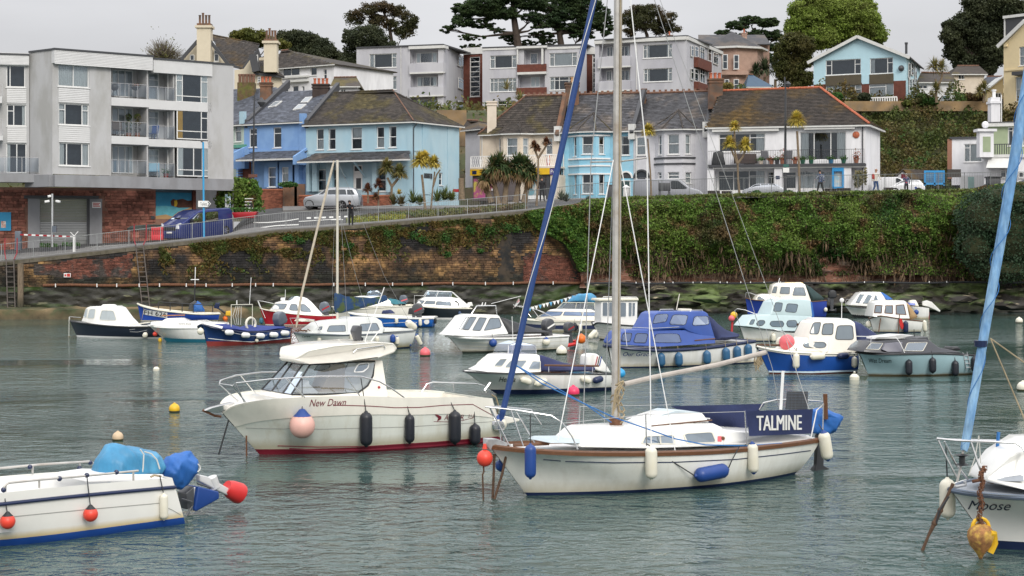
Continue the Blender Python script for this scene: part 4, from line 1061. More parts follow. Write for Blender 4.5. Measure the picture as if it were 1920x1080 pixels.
F.box('balcony_edge',(292,308,437,315),-.2,.3,Ab);F.box('balcony_edge',(292,408,437,414),-.2,.3,Ab)
F.box('fascia',(288,196,442,208),-1,.3,Ab);F.box('roof_edge',(0,F.W,zr,zr+.15),-9,.15,A4,px=False)
pipe_(B,[F.P(F.px(256,220)[0],zr,.06),F.P(F.px(256,220)[0],zlo,.06)],Ab)
Fs=Fac(B,(831.5,186.8),(869,198),Z6,Cr);w_=[(497,242,511,284),(511,242,522,284),(499,337,521,382),(500,434,522,475)]
Fs.wall((0,Fs.W,zlo,zr),[],px=False);
for q in w_:Fs.win(q,(),(.3,),'',d=.02,dep=-.03)
for(a,b,c,Ya,Yb,wr)in((523,606,0,196,195,(550,243,594,414)),(1045,1102,0,189,189,(1076,226,1100,398))):
 F=Fac(B,(zp(Z6,a,0)[0],Ya),(zp(Z6,b,0)[0],Yb),Z6,Cl);zt_=F.px((a+b)/2,232)[1]
 F.wall((0,F.W,zlo,zt_),[wr],px=False);F.box('fascia',(0,F.W,zt_,zt_+.75),-1,.1,Ab,px=False)
 F.win(wr,(),tuple((i+1)/8 for i in range(7)),'',fw=.1)
 r=F.Bw(*wr);m=MB()
 for i in range(4):
  z=r[2]+(r[3]-r[2])*i/4;m.bar(F.P(r[0],z+.2+(.9 if i%2 else 0),-.45),F.P(r[1],z+.2+(0 if i%2 else .9),-.45),.3,.12)
 m.A0('stair_flight',B6,B,world=1)
F=Fac(B,(904.5,190.5),(1100,187),Z6,Cr);zr=F.px(605,208)[1]
w_=[(637,237,751,292),(637,335,751,393),(670,431,746,489),(892,226,1010,283),(893,328,1010,385)];rc=[(783,212,872,275),(757,322,872,374)]
F.wall((0,F.W,zlo,zr),w_+rc,px=False,thick=.2)
for i,q in enumerate(w_):F.win(q,[(.18,.83),(.14,.3,.68,.85),(.5,),(.17,.83),(.17,.35,.7)][i],[((.3,0),(.3,2)),(.28,),((.28,0),(.28,1)),((.3,0),(.3,2)),(.28,)][i],['lr','f','','f','lr'][i])
for q in rc:Em(F,q)
F.win((810,228,842,275),(),(),'',d=-1.1,dep=.02,Cu=False);F.win((812,328,852,374),(.5,),(),'f',d=-1.1,dep=.02,Cu=False)
for q,e in(((753,275,877,308),(753,308,877,318)),((750,375,878,404),(750,404,878,411))):Fb(F,q,Cl);F.box('balcony_slab',e,-.9,.35,Ab)
F.box('canopy',(750,197,880,206),-1.2,.4,Ab);F.box('fascia',(605,205,750,214),-.2,.08,Ab);F.box('fascia',(880,200,1045,209),-.2,.08,Ab)
F.box('column',(857,206,865,275),.1,.3,Ab);F.box('column',(752,206,757,275),.1,.3,Ab)
F.box('roof_edge',(0,F.W,zr,zr+.15),-9,.1,A4,px=False)
F=Fac(B,(1115.5,182.6),(1287.5,178.4),Z6,Cr);zr=F.px(1087,176)[1]
rc=[(1105,190,1238,242),(1107,290,1238,346)];w_=[(1293,190,1418,248),(1295,293,1418,350)]
F.wall((0,F.W,zlo,zr),w_+rc,px=False,thick=.2)
for q in w_:F.win(q,(.13,.87),((.35,0),(.35,2)),'lr')
for q in rc:Em(F,q)
for q in((1138,200,1166,243),(1192,197,1236,242),(1137,303,1160,346),(1196,300,1237,346)):F.win(q,(.5,),(),'r',d=-1.1,dep=.02,Cu=False)
for q in((1098,244,1238,288),(1098,348,1238,390)):Fb(F,q,Cr)
F.box('balcony_edge',(1098,284,1238,290),-.2,.3,Ab);F.box('balcony_edge',(1098,386,1238,392),-.2,.3,Ab)
F.box('fascia',(0,F.W,zr-.35,zr),-.3,.25,Ab,px=False);F.box('roof_edge',(0,F.W,zr,zr+.12),-9,.2,A4,px=False)
pipe_(B,[F.P(F.px(1266,220)[0],zr,.06),F.P(F.px(1266,220)[0],zlo,.06)],Ab)
Fs=Fac(B,(1287.5,178.4),(1353,193),Z6,Cr);Fs.wall((0,Fs.W,zlo,zr),[],px=False);Fs.box('fascia',(0,Fs.W,zr-.35,zr),-.3,.2,Ab,px=False);Fs.box('roof_edge',(0,Fs.W,zr,zr+.12),-9,.15,A4,px=False)
for q in((1496,196,1506,242),(1512,199,1526,245),(1534,202,1553,256),(1568,210,1582,262),(1592,226,1612,275),(1495,293,1506,343),(1511,297,1526,349),(1534,297,1554,356),(1568,300,1582,340)):Fs.win(q,(.5,)if q[2]-q[0]>15 else(),(.35,),'',d=.02,dep=-.03)
for q in((1530,256,1588,298),(1530,357,1576,390)):Fs.box('balcony',q,-.3,.5,Cl)
B=A7('pale_blue_house','pale blue two-storey corner house with mossy hipped slate roof and slate verandah','house',at(690,385,133))
F=Fac(B,(572.6,135.4),(772.6,131),Z2,Ax);ze=F.px(920,560)[1];zg=7.0
W1=[(440,597,478,704),(500,596,538,704),(616,590,671,702),(745,587,784,695),(808,584,846,692)]
W2=[(440,803,490,912),(520,803,542,900),(745,800,793,915)];dr=(625,781,674,908)
F.wall((0,F.W,zg,ze),W1+W2+[dr],px=False)
for i,q in enumerate(W1+W2):F.win(q,(),(.5,),'b' if i in(2,)else('h' if i in(0,3)else 'lr'))
F.win(dr,(),(.32,),'',Cu=False,name='door',Bi=A3,fw=.1);F.box('door_light',(642,848,666,905),-.12,-.1,A4);F.box('door_light',(633,786,668,812),-.12,-.1,A4)
F.box('string_course',(386,712,922,722),-.02,.05,Ax);F.box('corner_pilaster',(900,560,926,930),-.02,.04,Ax)
Fs=Fac(B,(772.6,131),(861,136.6),Z2,Ax);w_=[(1062,820,1080,884)]
Fs.wall((0,Fs.W,zg,ze),w_,px=False);Fs.win(w_[0],(),(.5,),'');
for q in((980,572,1018,930),(1106,590,1140,925)):Fs.box('pilaster',q,-.02,.06,Ax)
Fs.box('string_course',(930,702,976,712),-.02,.05,Ax)
Fs.box('sign',(985,824,1028,850),.02,.06,A4)
F.Db(0,F.W,zg,ze,8,sides='l')
eL=F.P(-.1,ze,.3);eC=V3(F.P(F.W,ze,.3))+Fs.n*.3;eR=Fs.P(Fs.W+.3,ze,.3);rL=spx(Z2,530,419,138.4);rA=spx(Z2,828,405,136.2);rL=Ds(eL,eC,rA,rL)
Bl(B,[eL,eC,rA,rL],Ar,.2,.3);Bl(B,[eC,eR,rA],Ar,.2,.3);D6(B,rL,rA,Ar,.08);D6(B,eC,rA,C0,.05)
bk=Fs.P(Fs.W+.3,ze,-8);Bl(B,[eR,F.P(0,ze,-8),rL,rA],Ar,Bf=False)
Be(B,eL-V3((0,0,.1)),eC-V3((0,0,.1)));Be(B,eC-V3((0,0,.1)),eR-V3((0,0,.1)))
pipe_(B,[Fs.P(.25,ze-.15,.3),Fs.P(.1,ze-.5,.08),Fs.P(.1,zg+1.2,.08),Fs.P(-.5,zg+.9,.15)],A4)
vt=F.px(600,716)[1];va=F.Bw(385,716,850,760,dep=0);o1=F.px(345,760,1.5)[0];o2=F.px(915,752,1.5)[0];vz=F.px(600,757,1.5)[1]
Bl(B,[F.P(o1,vz,1.5),F.P(o2,vz,1.5),F.P(o2-1.0,vt,.02),F.P(o1+.9,vt,.02)],Cn,.2,.3,name='verandah_roof');Be(B,F.P(o1,vz-.08,1.52),F.P(o2,vz-.08,1.52),name='verandah_gutter',r=.07)
for a in(555,652):q=F.px(a,770,.7)[0];m=MB();m.bar(F.P(q,vz-.1,1.35),F.P(q+.25,vz-1.3,.05),.12,.08);m.A0('verandah_bracket',Ax,B,world=1)
F.box('bay_pier',(418,770,442,915),0,.35,Ax);F.box('bay_pier',(490,770,520,915),0,.35,Ax);F.box('bay_pier',(390,770,404,915),0,.5,Ax)
F.box('bay_pier',(722,768,745,918),0,.35,Ax);F.box('bay_pier',(795,768,812,918),0,.35,Ax)
B=A7('mid_blue_house','mid blue terraced house with skylights in a blue-grey slate roof','house',at(515,370,136))
F=Fac(B,(457.5,138.8),(571.5,135.5),Z2,Bt);ze=F.px(355,562)[1]
W1=[(100,596,140,692),(222,590,263,694)];W2=[(195,792,235,893),(264,792,299,868)]
F.wall((0,F.W,zg-.2,ze),W1,px=False);[F.win(q,(),(.3,),'')for q in W1]
for(q,c)in(((175,765,244,895),0),((252,765,320,895),1)):
 R=F.wall(q,[W2[c]],d=.5,name='bay');F.win(W2[c],(),(.5,)if not c else(.4,),'f' if c else '',d=.5)
F.box('brick_panel',(45,765,110,852),0,.05,Cl);F.box('pier',(330,770,350,925),0,.6,Bt);F.box('pier',(352,575,386,925),-.1,.08,Bt);F.box('pilaster_cap',(354,520,376,575),-.1,.3,Bt);F.box('pilaster_cap',(50,510,70,575),-.1,.3,Ax)
for k in range(9):F.box('quoin',(34,800+k*14,44,809+k*14),.0,.62,Bt)
F.box('string_course',(80,702,350,712),-.02,.05,Bt)
eL=F.P(-.1,ze,.25);eC=F.P(F.W,ze,.25);rR=spx(Z2,512,398,139.6);rL=Ds(eL,eC,rR,spx(Z2,262,414,142.6))
Bl(B,[eL,eC,rR,rL],D0,.22,.32);Be(B,eL-V3((0,0,.1)),eC-V3((0,0,.1)))
n_=(eC-eL).cross(rR-eL).normalized();n_=n_ if n_.z>0 else-n_
def sky_(Z,pts,Y):
 m=MB();P=[]
 for u,v in pts:
  x,y=zp(Z,u,v);r=at(x,y,100.)-V3((0,0,D7));t=(eL-V3((0,0,D7))).dot(n_)/r.dot(n_);P.append(V3((0,0,D7))+r*t+n_*.12)
 m.Bd([p-n_*.15 for p in P],P);o=m.A0('skylight',Ab,B,world=1);c=sum(P,V3())/4;g=MB();g.add([c+(p-c)*.8+n_*.01 for p in P],[(0,1,2,3)]);g.A0('pane',F6,o,world=1)
F6=pm('skylight_glass',(.25,.28,.3),.08,spec=1)
for P_ in([(197,495),(236,488),(270,462),(235,465)],[(322,508),(362,502),(392,478),(352,480)],[(362,470),(398,468),(424,440),(388,444)]):sky_(Z2,P_,138)
for(a,b,c,d)in((380,575,540,385),(78,575,290,372)):
 m=MB();p=spx(Z2,a,b,135.2 if a>100 else 138.6);q=spx(Z2,c,d,139.8 if a>100 else 143);m.Bd([p+V3((0,0,-.3)),p+V3((.3,0,-.3)),p+V3((.3,0,.35)),p+V3((0,0,.35))],[q+V3((0,0,-.3)),q+V3((.3,0,-.3)),q+V3((.3,0,.35)),q+V3((0,0,.35))]);m.A0('party_parapet',A4,B,world=1)
Bk(B,Z2,155,362,212,440,142,B7,3);Bk(B,Z2,420,370,502,465,139,pm('sooty_brick',(.05,.035,.03),.9,var=.3,world=1),4)
o1=F.px(36,748,1.4)[0];o2=F.px(326,742,1.4)[0];vz=F.px(180,750,1.4)[1];vt=F.px(180,714)[1]
Bl(B,[F.P(o1,vz,1.4),F.P(o2,vz,1.4),F.P(o2+.3,vt,.02),F.P(o1+.7,vt,.02)],D0,.2,.3,name='verandah_roof');Be(B,F.P(o1,vz-.08,1.42),F.P(o2,vz-.08,1.42),name='verandah_gutter',r=.08)
for a,b,c,d in((325,700,385,760),(22,690,85,740)):m=MB();q=F.px(a,d,1.4);p=F.px(c,b,0);m.Bd([F.P(q[0],q[1]-.3,1.5),F.P(q[0],q[1]+.35,1.5),F.P(p[0],p[1]+.1,.0),F.P(p[0],q[1]-.3,.0)],[F.P(q[0]+.2,q[1]-.3,1.5),F.P(q[0]+.2,q[1]+.35,1.5),F.P(p[0]+.2,p[1]+.1,.0),F.P(p[0]+.2,q[1]-.3,.0)]);m.A0('party_wall',Bt,B,world=1)
B=A7('white_terraced_house','white terraced house with grey slate roof, half hidden behind the grey apartment block','house',at(447,370,140))
F=Fac(B,(425,140),(457.5,138.8),Z2,pm('pale_green_render',(.42,.5,.45),.8,world=1));w_=[(27,568,60,664)]
F.wall((0,F.W,zg-.3,ze),w_,px=False);F.win(w_[0],(),(.45,),'f')
Bl(B,[F.P(-.1,ze,.25),F.P(F.W+.1,ze,.25),spx(Z2,262,390,143.5),spx(Z2,-10,400,145)],D0,.22,.32);Be(B,F.P(-.1,ze-.1,.3),F.P(F.W,ze-.1,.3));F.box('string_course',(10,678,75,694),-.02,.3,pm('green_trim',(.1,.3,.22),.6))
m=MB();F.box('bay',(20,700,78,800),0,.5,Bt)
for(a,b,c,d,Y,lab)in((145,902,352,985,132.5,'low red brick and rubble garden wall before the mid blue house'),(352,930,915,978,131.8,'long low red brick garden wall before the pale blue house')):
 t=A7('garden_wall',lab,'wall',spx(Z2,(a+c)/2,d,Y));p=spx(Z2,a,d,Y);q=spx(Z2,c,b,Y-1.5 if c>800 else Y);
 L=q.x-p.x;h=q.z-p.z+.4;z0=p.z-.4;nb=0;mm=MB();mm.box(p.x,q.x,Y+.04,Y+.3,z0,z0+h-.1);mm.A0('core',Ck,t,world=1)
 brr=MB();z=z0
 while z<z0+h-.15:
  x=p.x-(.11 if nb%2 else 0)
  while x<q.x:brr.box(x+.005,x+.215,Y,Y+.05,z+.004,z+.066);x+=.22
  z+=.07;nb+=1
 brr.A0('brickwork',pm('garden_wall_brick',(.24,.085,.05),.9,var=.3,world=1,isl=.35),t,world=1,kind='stuff')
 k=MB();x=p.x
 while x<q.x:k.box(x,min(x+.6,q.x)-.01,Y-.06,Y+.36,z0+h-.12,z0+h);x+=.6
 k.A0('coping',pm('orange_coping',(.36,.13,.07),.85,var=.2,world=1),t,world=1)
 if a<200:
  for u in(272,330):m=MB();c_=spx(Z2,u,985,Y);m.box(c_.x,c_.x+1.1 if u==272 else c_.x+.8,Y-.15,Y+.4,c_.z-.5,c_.z+(4.6*.5 if 0 else 1.65));m.A0('gate_pier',B7,t,world=1)
F=Fac(None,(899,139.8),(1326,132),Z3,B0)
def Gm(name,Ah,ua,ub,mat,eav,wflat,wlc,wf,wrc,edges,apex,slm,zg,Ep=(),trim=None,door=None,hip=None,ridgeR=None,ridgeL=None):
 B=A7(name,Ah,'house',F.P((F.px(ua,430)[0]+F.px(ub,430)[0])/2,zg,0));F.root=B;F.mat=mat
 u0=F.px(ua,500)[0];u1=F.px(ub,500)[0];ze=13.62
 bu=[F.px(e,500,.0)[0]for e in(edges[0],edges[3])];dep=.8
 fu=[F.px(e,500,dep)[0]for e in(edges[1],edges[2])]
 F.wall((u0,bu[0],zg,ze),[],px=False);F.wall((bu[1],u1,zg,ze),wflat,px=False)
 for q in wflat:F.win(q,(),(.45,),'f' if mat in(B0,Cm)else 'lr')
 def Fc(a,da,b,db,ws):
  G=Fac(B,(0,1),(1,1),Z3,mat);G.o=F.P(a,0,da);v=F.P(b,0,db)-G.o;G.W=v.length;G.u=v.normalized();G.n=V3((G.u.y,-G.u.x,0))
  G.wall((0,G.W,zg,ze-.05),ws,px=False,name='bay');
  for q in ws:G.win(q,(),(.47,),'f' if mat in(B0,Cm)else 'h',fm=trim);
  for(v0,v1,lm)in Ep:
   r=G.Bw(0,v0,1,v1,dep=0);zc=F.px((edges[1]+edges[2])/2,(v0+v1)/2,dep)[1];m=MB();G.bx(m,-.03,G.W+.03,zc-.06,zc+.06,-.02,.08);m.A0('ledge',lm,B,world=1)
  return G
 Fc(bu[0],0,fu[0],dep,wlc);Fc(fu[0],dep,fu[1],dep,wf);Fc(fu[1],dep,bu[1],0,wrc)
 eL=F.P(u0,ze,.3);eR=F.P(u1,ze,.3)
 rl=spx(Z3,*ridgeL,0+140.6 if ridgeL[0]<600 else 139.5);rr=spx(Z3,*ridgeR,139-.9*(ridgeR[0]/1000))
 rl=Ds(eL,eR,rr,rl);Bl(B,[eL,eR,rr,rl],slm,.22,.34);Be(B,eL-V3((0,0,.08)),F.P(bu[0],ze-.08,.3));Be(B,F.P(bu[1],ze-.08,.3),eR-V3((0,0,.08)))
 b0,b1,b2,b3=F.P(bu[0]-.25,ze,.3),F.P(fu[0]-.1,ze,dep+.25),F.P(fu[1]+.1,ze,dep+.25),F.P(bu[1]+.25,ze,.3)
 for a,b in((b0,b1),(b1,b2),(b2,b3)):Be(B,a-V3((0,0,.08)),b-V3((0,0,.08)))
 ap=spx(Z3,*apex,F.P((bu[0]+bu[1])/2,0,-1.4).y)
 for tri in([b0,b1,ap],[b1,b2,ap],[b2,b3,ap]):Bl(B,tri,slm,.22,.34,name='bay_roof')
 for q in(b1,b2,b0,b3):D6(B,q,ap,Ar,.06,name='bay_hip',up=.03)
 D6(B,rl,rr,C0,.11)
 m=MB();
 for i in range(int((rr-rl).length/.5)):
  p=rl.lerp(rr,(i+.5)*.5/(rr-rl).length);m.box(p.x-.1,p.x+.1,p.y-.03,p.y+.03,p.z+.12,p.z+.3)
 m.A0('ridge_crest',C0,B,world=1,kind='stuff')
 pipe_(B,[F.P(u0+.25,ze,.1),F.P(u0+.25,zg,.1)],Ab)
 m=MB();m.bar(F.P(u1,ze-.3,.3),rr+V3((0,0,.1)),.3,.55);m.A0('party_parapet',B7 if ub<760 else A4,B,world=1)
 F.box('corbel',(u1-.3,u1+.2,ze-.7,ze+.5),-.1,.35,Ab,px=False)
 F.Db(u0,u1,zg,ze,7,sides='lrb')
 Bl(B,[F.P(u1,ze,-8),F.P(u0,ze,-8),rl,rr],slm,Bf=False)
 return B,u0,u1,ze,rl,rr,bu,fu
zg=7.9
Bc,u0,u1,ze,rl,rr,bu,fu=Gm('cream_terraced_house','cream end-of-terrace house with two-storey bay above a yellow shop front',152,722,B0,0,[(626,455,676,576)],[(284,458,303,580)],[(345,455,423,582)],[(463,455,505,578)],(268,322,445,530),(432,292),Ar,zg,ridgeL=(484,156),ridgeR=(772,150))
Bl(Bc,[F.P(u0,ze,-7),F.P(u0,ze,.3),rl],Ar);D6(Bc,F.P(u0,ze,.3),rl,C0,.08)
F.box('shop_wall',(100,722,716,905),-.3,1.2,pm('shop_interior',(.12,.10,.1),.8));fs=F.box('shop_sign',(82,676,655,722),1.2,1.5,pm('yellow_fascia',(.7,.42,.01),.5));[F.box('lettering',(150,686+k*14,250-k*30,694+k*14),1.5,1.505,pm('brown_print',(.25,.12,.01),.6),Ae=fs)for k in(0,1)];F.box('sign_emblem',(97,692,128,718),1.5,1.52,Aj,Ae=fs)
fp=F.box('shop_sign',(655,676,716,720),1.2,1.5,pm('purple_fascia',(.07,.05,.2),.5));F.Cp('Pe',(663,684,692,712),Cy,1.51,Ae=fp)
for q,mt in(((108,750,190,890),pm('shop_poster',(.45,.1,.25),.5,col2=(.6,.5,.1),A8=1.5,world=1)),((195,745,250,835),pm('pink_poster',(.6,.12,.25),.5,col2=(.6,.6,.6),A8=2.5,world=1)),((497,750,560,870),pm('shop_window_display',(.12,.25,.3),.4,col2=(.5,.45,.4),A8=2,world=1)),((590,750,625,870),A4)):
 F.box('shop_window',q,1.2,1.24,mt)
F.box('shop_post',(632,722,656,900),1.2,1.35,A4);F.box('shop_pillar',(445,722,495,900),1.2,1.4,B0);F.box('shop_pillar',(660,722,722,905),0,1.4,B0)
F.box('display_bench',(480,870,600,897),1.4,2.2,A3)
r=F.Bw(88,583,716,668,dep=1.3);F.box('terrace_floor',(82,664,716,677),0,1.5,B0)
for i in range(9):
 a=r[0]+(r[1]-r[0])*i/9;b=r[0]+(r[1]-r[0])*(i+1)/9;m=MB();m.bar(F.P(a,r[2],1.3),F.P(a,r[3],1.3),.08);m.bar(F.P(a,r[3],1.3),F.P(b,r[3],1.3),.06);m.bar(F.P(a,r[2]+.08,1.3),F.P(b,r[2]+.08,1.3),.05)
 for k in range(5):
  x=a+(b-a)*k/5;y=a+(b-a)*(k+1)/5;m.bar(F.P(x,r[2]+.08,1.3),F.P(y,r[3],1.3),.025);m.bar(F.P(y,r[2]+.08,1.3),F.P(x,r[3],1.3),.025)
 if i in(0,4,8)or 1:m.A0('lattice_panel',A3,Bc,world=1)
t=A7('feather_banner','red and orange banner on the cream house terrace','banner',F.P(F.px(642,660,1.)[0],F.px(640,668,1.)[1],1.));F.root=t;F.box('banner_cloth',(632,590,652,662),.98,1.0,pm('red_banner',(.5,.03,.05),.7,col2=(.7,.6,.5),A8=3,world=1,c2lo=.5,c2hi=.52));F.box('pole',(652,575,656,668),.97,1.01,Dk)
Bk(Bc,Z3,205,190,272,360,139.2,B0,0,dep=.9);
Bk(Bc,Z3,770,55,866,150,139,B7,1,dep=1.2,potm=pm('buff_pot',(.45,.25,.12),.8))
Bb,u0b,u1b,ze,rlb,rrb,bub,fub=Gm('turquoise_terraced_house','turquoise blue middle terraced house with white-ledged two-storey bay',738,1257,Gn,0,[(1166,443,1231,580)],[(826,445,847,590),(830,713,848,862)],[(888,442,968,572),(888,713,968,857)],[(1010,443,1049,572),(1010,713,1050,860)],(795,868,988,1088),(972,278),Cn,zg,Ep=((602,607,A3),(652,658,A3),(436,440,A3),(712,716,A3)),ridgeL=(850,148),ridgeR=(1335,133))
F.root=Bb
F.win((1166,760,1236,900),(),(),'',name='door',dep=.05,Cu=False,d=.03,Bi=pm('dark_green_door',(.02,.06,.06),.4),fw=.05)
def arch(F,c,hw,ztop_px,zs_px,d,mat,mat2):
 uc,zc=F.px(c,zs_px,d);ro=F.px(c+hw,zs_px,d)[0]-uc;m=MB();n=12;A=[];Bq=[]
 for i in range(n+1):
  a=math.pi*i/n;A.append((uc+ro*math.cos(a),zc+ro*math.sin(a)));Bq.append((uc+ro*.78*math.cos(a),zc+ro*.78*math.sin(a)))
 for i in range(n):m.Bd([F.P(*A[i],d),F.P(*A[i+1],d),F.P(*Bq[i+1],d),F.P(*Bq[i],d)],[F.P(*A[i],0),F.P(*A[i+1],0),F.P(*Bq[i+1],0),F.P(*Bq[i],0)])
 m.A0('door_arch',mat,F.root,world=1);k=MB();k.add([F.P(*b,.02)for b in Bq],[tuple(range(n+1))]);k.A0('fanlight',mat2,F.root,world=1)
arch(F,1203,50,700,745,.12,A3,A4)
Bg,u0g,u1g,ze,rlg,rrg,bug,fug=Gm('pale_grey_terraced_house','pale grey terraced house with dark ledges across its bay and an arched porch',1259,1792,Cm,0,[(1283,446,1352,580)],[(1436,436,1460,578),(1434,703,1460,752)],[(1505,430,1588,574),(1505,700,1588,752)],[(1633,430,1671,572),(1633,702,1677,782)],(1413,1480,1612,1700),(1583,258),Cn,zg,Ep=((596,600,A4),(638,643,A4)),ridgeL=(1345,138),ridgeR=(1832,122))
F.root=Bg;arch(F,1315,58,672,742,.1,A4,F5);F.wall((F.px(1290,800)[0],F.px(1345,800)[0],zg,F.px(1300,745)[1]),[],px=False,d=.03,mat=A4,name='door')
F.win((1283,446,1352,580),(),(.5,),'f',d=.03,dep=.02)
Bk(Bg,Z3,1808,30,1895,180,136,B7,3,dep=1.2);Bk(Bb,Z3,1322,100,1350,160,138,B7,0,dep=.6)
B=A7('white_balcony_house','white house with long first-floor balcony and mossy roof edged in orange tiles','house',at(1480,370,129))
F=Fac(B,(1326.5,130.6),(1622.7,127.4),Z4,At);ze=F.px(1340,388)[1];zg=7.9
W=[(198,456,560,600),(828,445,1190,665)];L=[(192,745,560,905),(577,755,630,900),(715,755,803,890),(822,752,1085,890)]
F.wall((0,F.W,zg,ze),W+L,px=False)
F.win(W[0],(.35,.67),((.25,0),(.25,2)),'r');F.win(W[1],(.31,.67),(),'lr',Cu=False);F.win(L[0],(.33,.66),((.28,0),(.28,2)),'r');F.win(L[1],(),(.2,),'',name='door');F.win(L[2],(),(.22,),'',name='door');F.win(L[3],(.45,),((.2,0),),'f')
F.Cp('117',(838,755,890,779),Bo,-.08)
Fs=Fac(B,(1622.7,127.4),(1650,134),Z4,At);Fs.wall((0,Fs.W,zg,ze),[],px=False)
eL=F.P(-.1,ze,.3);eC=F.P(F.W,ze,.3)+Fs.n*.3;eR=Fs.P(Fs.W+.4,ze,.3);rA=spx(Z4,985,103,131.5);rL=Ds(eL,eC,rA,spx(Z4,215,130,134.5))
Bl(B,[eL,eC,rA,rL],Bp,.18,.3);Bl(B,[eC,eR,rA],Bp,.18,.3);D6(B,rL,rA,De,.1,step=.45);D6(B,eC,rA,De,.1,step=.45);Bl(B,[eR,F.P(0,ze,-7),rL,rA],Bp,Bf=False)
Be(B,eL-V3((0,0,.1)),eC-V3((0,0,.1)),r=.07);Be(B,eC-V3((0,0,.1)),eR-V3((0,0,.1)),r=.07)
for q in((145,420,665,442),(862,403,1258,425)):F.box('awning_cassette',q,.02,.3,Ab)
F.box('balcony_slab',(108,695,1336,716),0,1.4,A4,dep=1.4);F.box('balcony_fascia',(150,716,1330,726),0,1.3,Ab,dep=1.3)
zbf=F.px(700,695,1.4)[1];r=F.Bw(115,590,1330,695,dep=1.35);F.Dx('balcony_railing',r[0],r[1],zbf,zbf+1.05,1.35,A4,sp=.13,r=.009)
for q in((108,726,160,905),(630,722,690,900),(1172,716,1228,915)):F.box('pillar',q,.3,1.2,At)
F.box('side_wall',(1228,720,1340,915),-.02,.02,Cm);F.box('window_box',(105,905,1340,945),0,.5,At,dep=.5)
F.box('blue_plaque',(642,788,672,812),1.2,1.23,Aj)
m=MB();c=F.P(*F.px(1267,468,.05),.05);m.Al([(.001,.1),(.12,.08),(.26,0),(.26,-.03)],16,c,F.n);m.A0('terracotta_disc',De,B,world=1,sm=1)
wf=MB();r=F.Bw(1080,716,1172,888,dep=1.25)
for a,b,c,d in((r[0],r[0]+.13,r[2],r[3]),(r[1]-.13,r[1],r[2],r[3]),(r[0],r[1],r[3]-.35,r[3]),(r[0],r[1],r[2],r[2]+.15)):F.bx(wf,a,b,c,d,.8+.001*a,1.25+.001*c)
t=A7('map_board','bright blue framed notice board on the pavement before the white house','notice board',F.P((r[0]+r[1])/2,zg,1.2));wf.A0('frame',pm('bright_blue_paint',(.02,.25,.55),.5),t,world=1);m=MB();F.bx(m,r[0]+.12,r[1]-.12,r[2]+.1,r[3]-.3,.95,1.0);m.A0('panel',pm('map_print',(.55,.58,.55),.5,col2=(.3,.5,.6),A8=2,world=1),t,world=1);m=MB();F.bx(m,r[0]+.3,r[1]-.3,r[3]-.28,r[3]-.1,1.26,1.27);
pipe_(B,[F.P(F.W-.2,ze,.08),F.P(F.W-.2,zg,.08)],A4)
Bk(B,Z4,125,28,230,185,133,B7,3,dep=1.1)
pg='flower pots standing along the balcony of the white house'
for i,(u,pm_,fl,lab)in enumerate(((525,B0,Ay,'pale pot left of the grey chairs on the white balcony'),(607,Dw,Ca,'terracotta pot of red flowers between the two grey chairs on the white balcony'),(652,A4,Ay,'square dark planter before the second grey chair on the white balcony'),(693,Dw,Ca,'tall orange barrel of flowers behind the tall lamp post on the white balcony'),(792,Dw,Ca,'small terracotta pot left of the palm trunk on the white balcony'),(852,Ei,Ay,'green pot just right of the palm trunk on the white balcony'),(918,Ei,Ay,'green pot before the left patio pane on the white balcony'),(1072,Gb,Ay,'bright blue pot before the right patio pane on the white balcony'),(1170,Ei,Ay,'green pot at the right edge of the patio door on the white balcony'),(1268,Dw,Ca,'orange striped barrel of red flowers at the right end of the white balcony'))):
 D4('flower_pot',lab,F.P(F.px(u,690,1.0)[0],zbf,1.0),.3 if i not in(3,9)else .8,fl,pm_,Ad=pg)
Ec('garden_chair','tall grey rattan chair on the white balcony, left of the lamp post',F.P(F.px(572,690,.7)[0],zbf,.7),pm('grey_rattan',(.09,.09,.1),.8),.4,w=.62);Ec('garden_chair','grey rattan chair just right of the lamp post on the white balcony',F.P(F.px(735,690,.7)[0],zbf,.7),pm('grey_rattan',(.09,.09,.1),.8),-.4,w=.55)
q=F.P(F.px(197,690,.7)[0],zbf,.7);t=A7('covered_barbecue','large barbecue under a black cover at the left end of the white balcony','barbecue',q);m=MB();m.Bd([(-.55,-.3,.0),(.5,-.3,0),(.5,.3,0),(-.55,.3,0)],[(-.4,-.2,1.0),(.3,-.25,1.08),(.25,.2,1.08),(-.4,.2,.95)]);m.A0('cover',Ac,t,bevel=.1,seg=3)
q=F.P(F.px(408,690,.7)[0],zbf,.7);t=A7('rattan_bench','low brown rattan bench on the white balcony behind the branched palm','bench',q);m=MB();m.box(-.85,.85,-.3,.3,.1,.45);m.A0('seat',pm('brown_rattan',(.07,.05,.045),.8),t);m=MB();m.box(-.85,.85,.25,.35,.45,.85);m.A0('backrest',pm('brown_rattan',(.07,.05,.045),.8),t)
B=A7('gabled_light_blue_house','light blue gabled house with two wide windows over a brick base on the right hillside','house',at(1615,190,167))
Es=pm('powder_blue_render',(.44,.64,.72),.8,var=.03,world=1)
F=Fac(B,(zp(Z5,123,0)[0],168),(zp(Z5,590,0)[0],163.5),Z5,Es);zg=F.px(350,505)[1]-1;ze=F.px(123,300)[1];zbk=F.px(350,418)[1]
W=[(183,301,362,378),(407,293,525,373),(183,430,366,500),(403,424,528,500)]
F.wall((0,F.W,zbk,ze),W[:2]+[(183,430,366,430.1)][:0],px=False);F.wall((0,F.W,zg,zbk-.004),W[2:],px=False,mat=Cl)
F.win(W[0],(.17,.83),((.35,0),(.35,2)),'');F.win(W[1],(.76,),((.33,1),),'l');F.win(W[2],(.18,.82),((.35,0),(.35,2)),'f');F.win(W[3],(.68,),((.2,0),),'f')
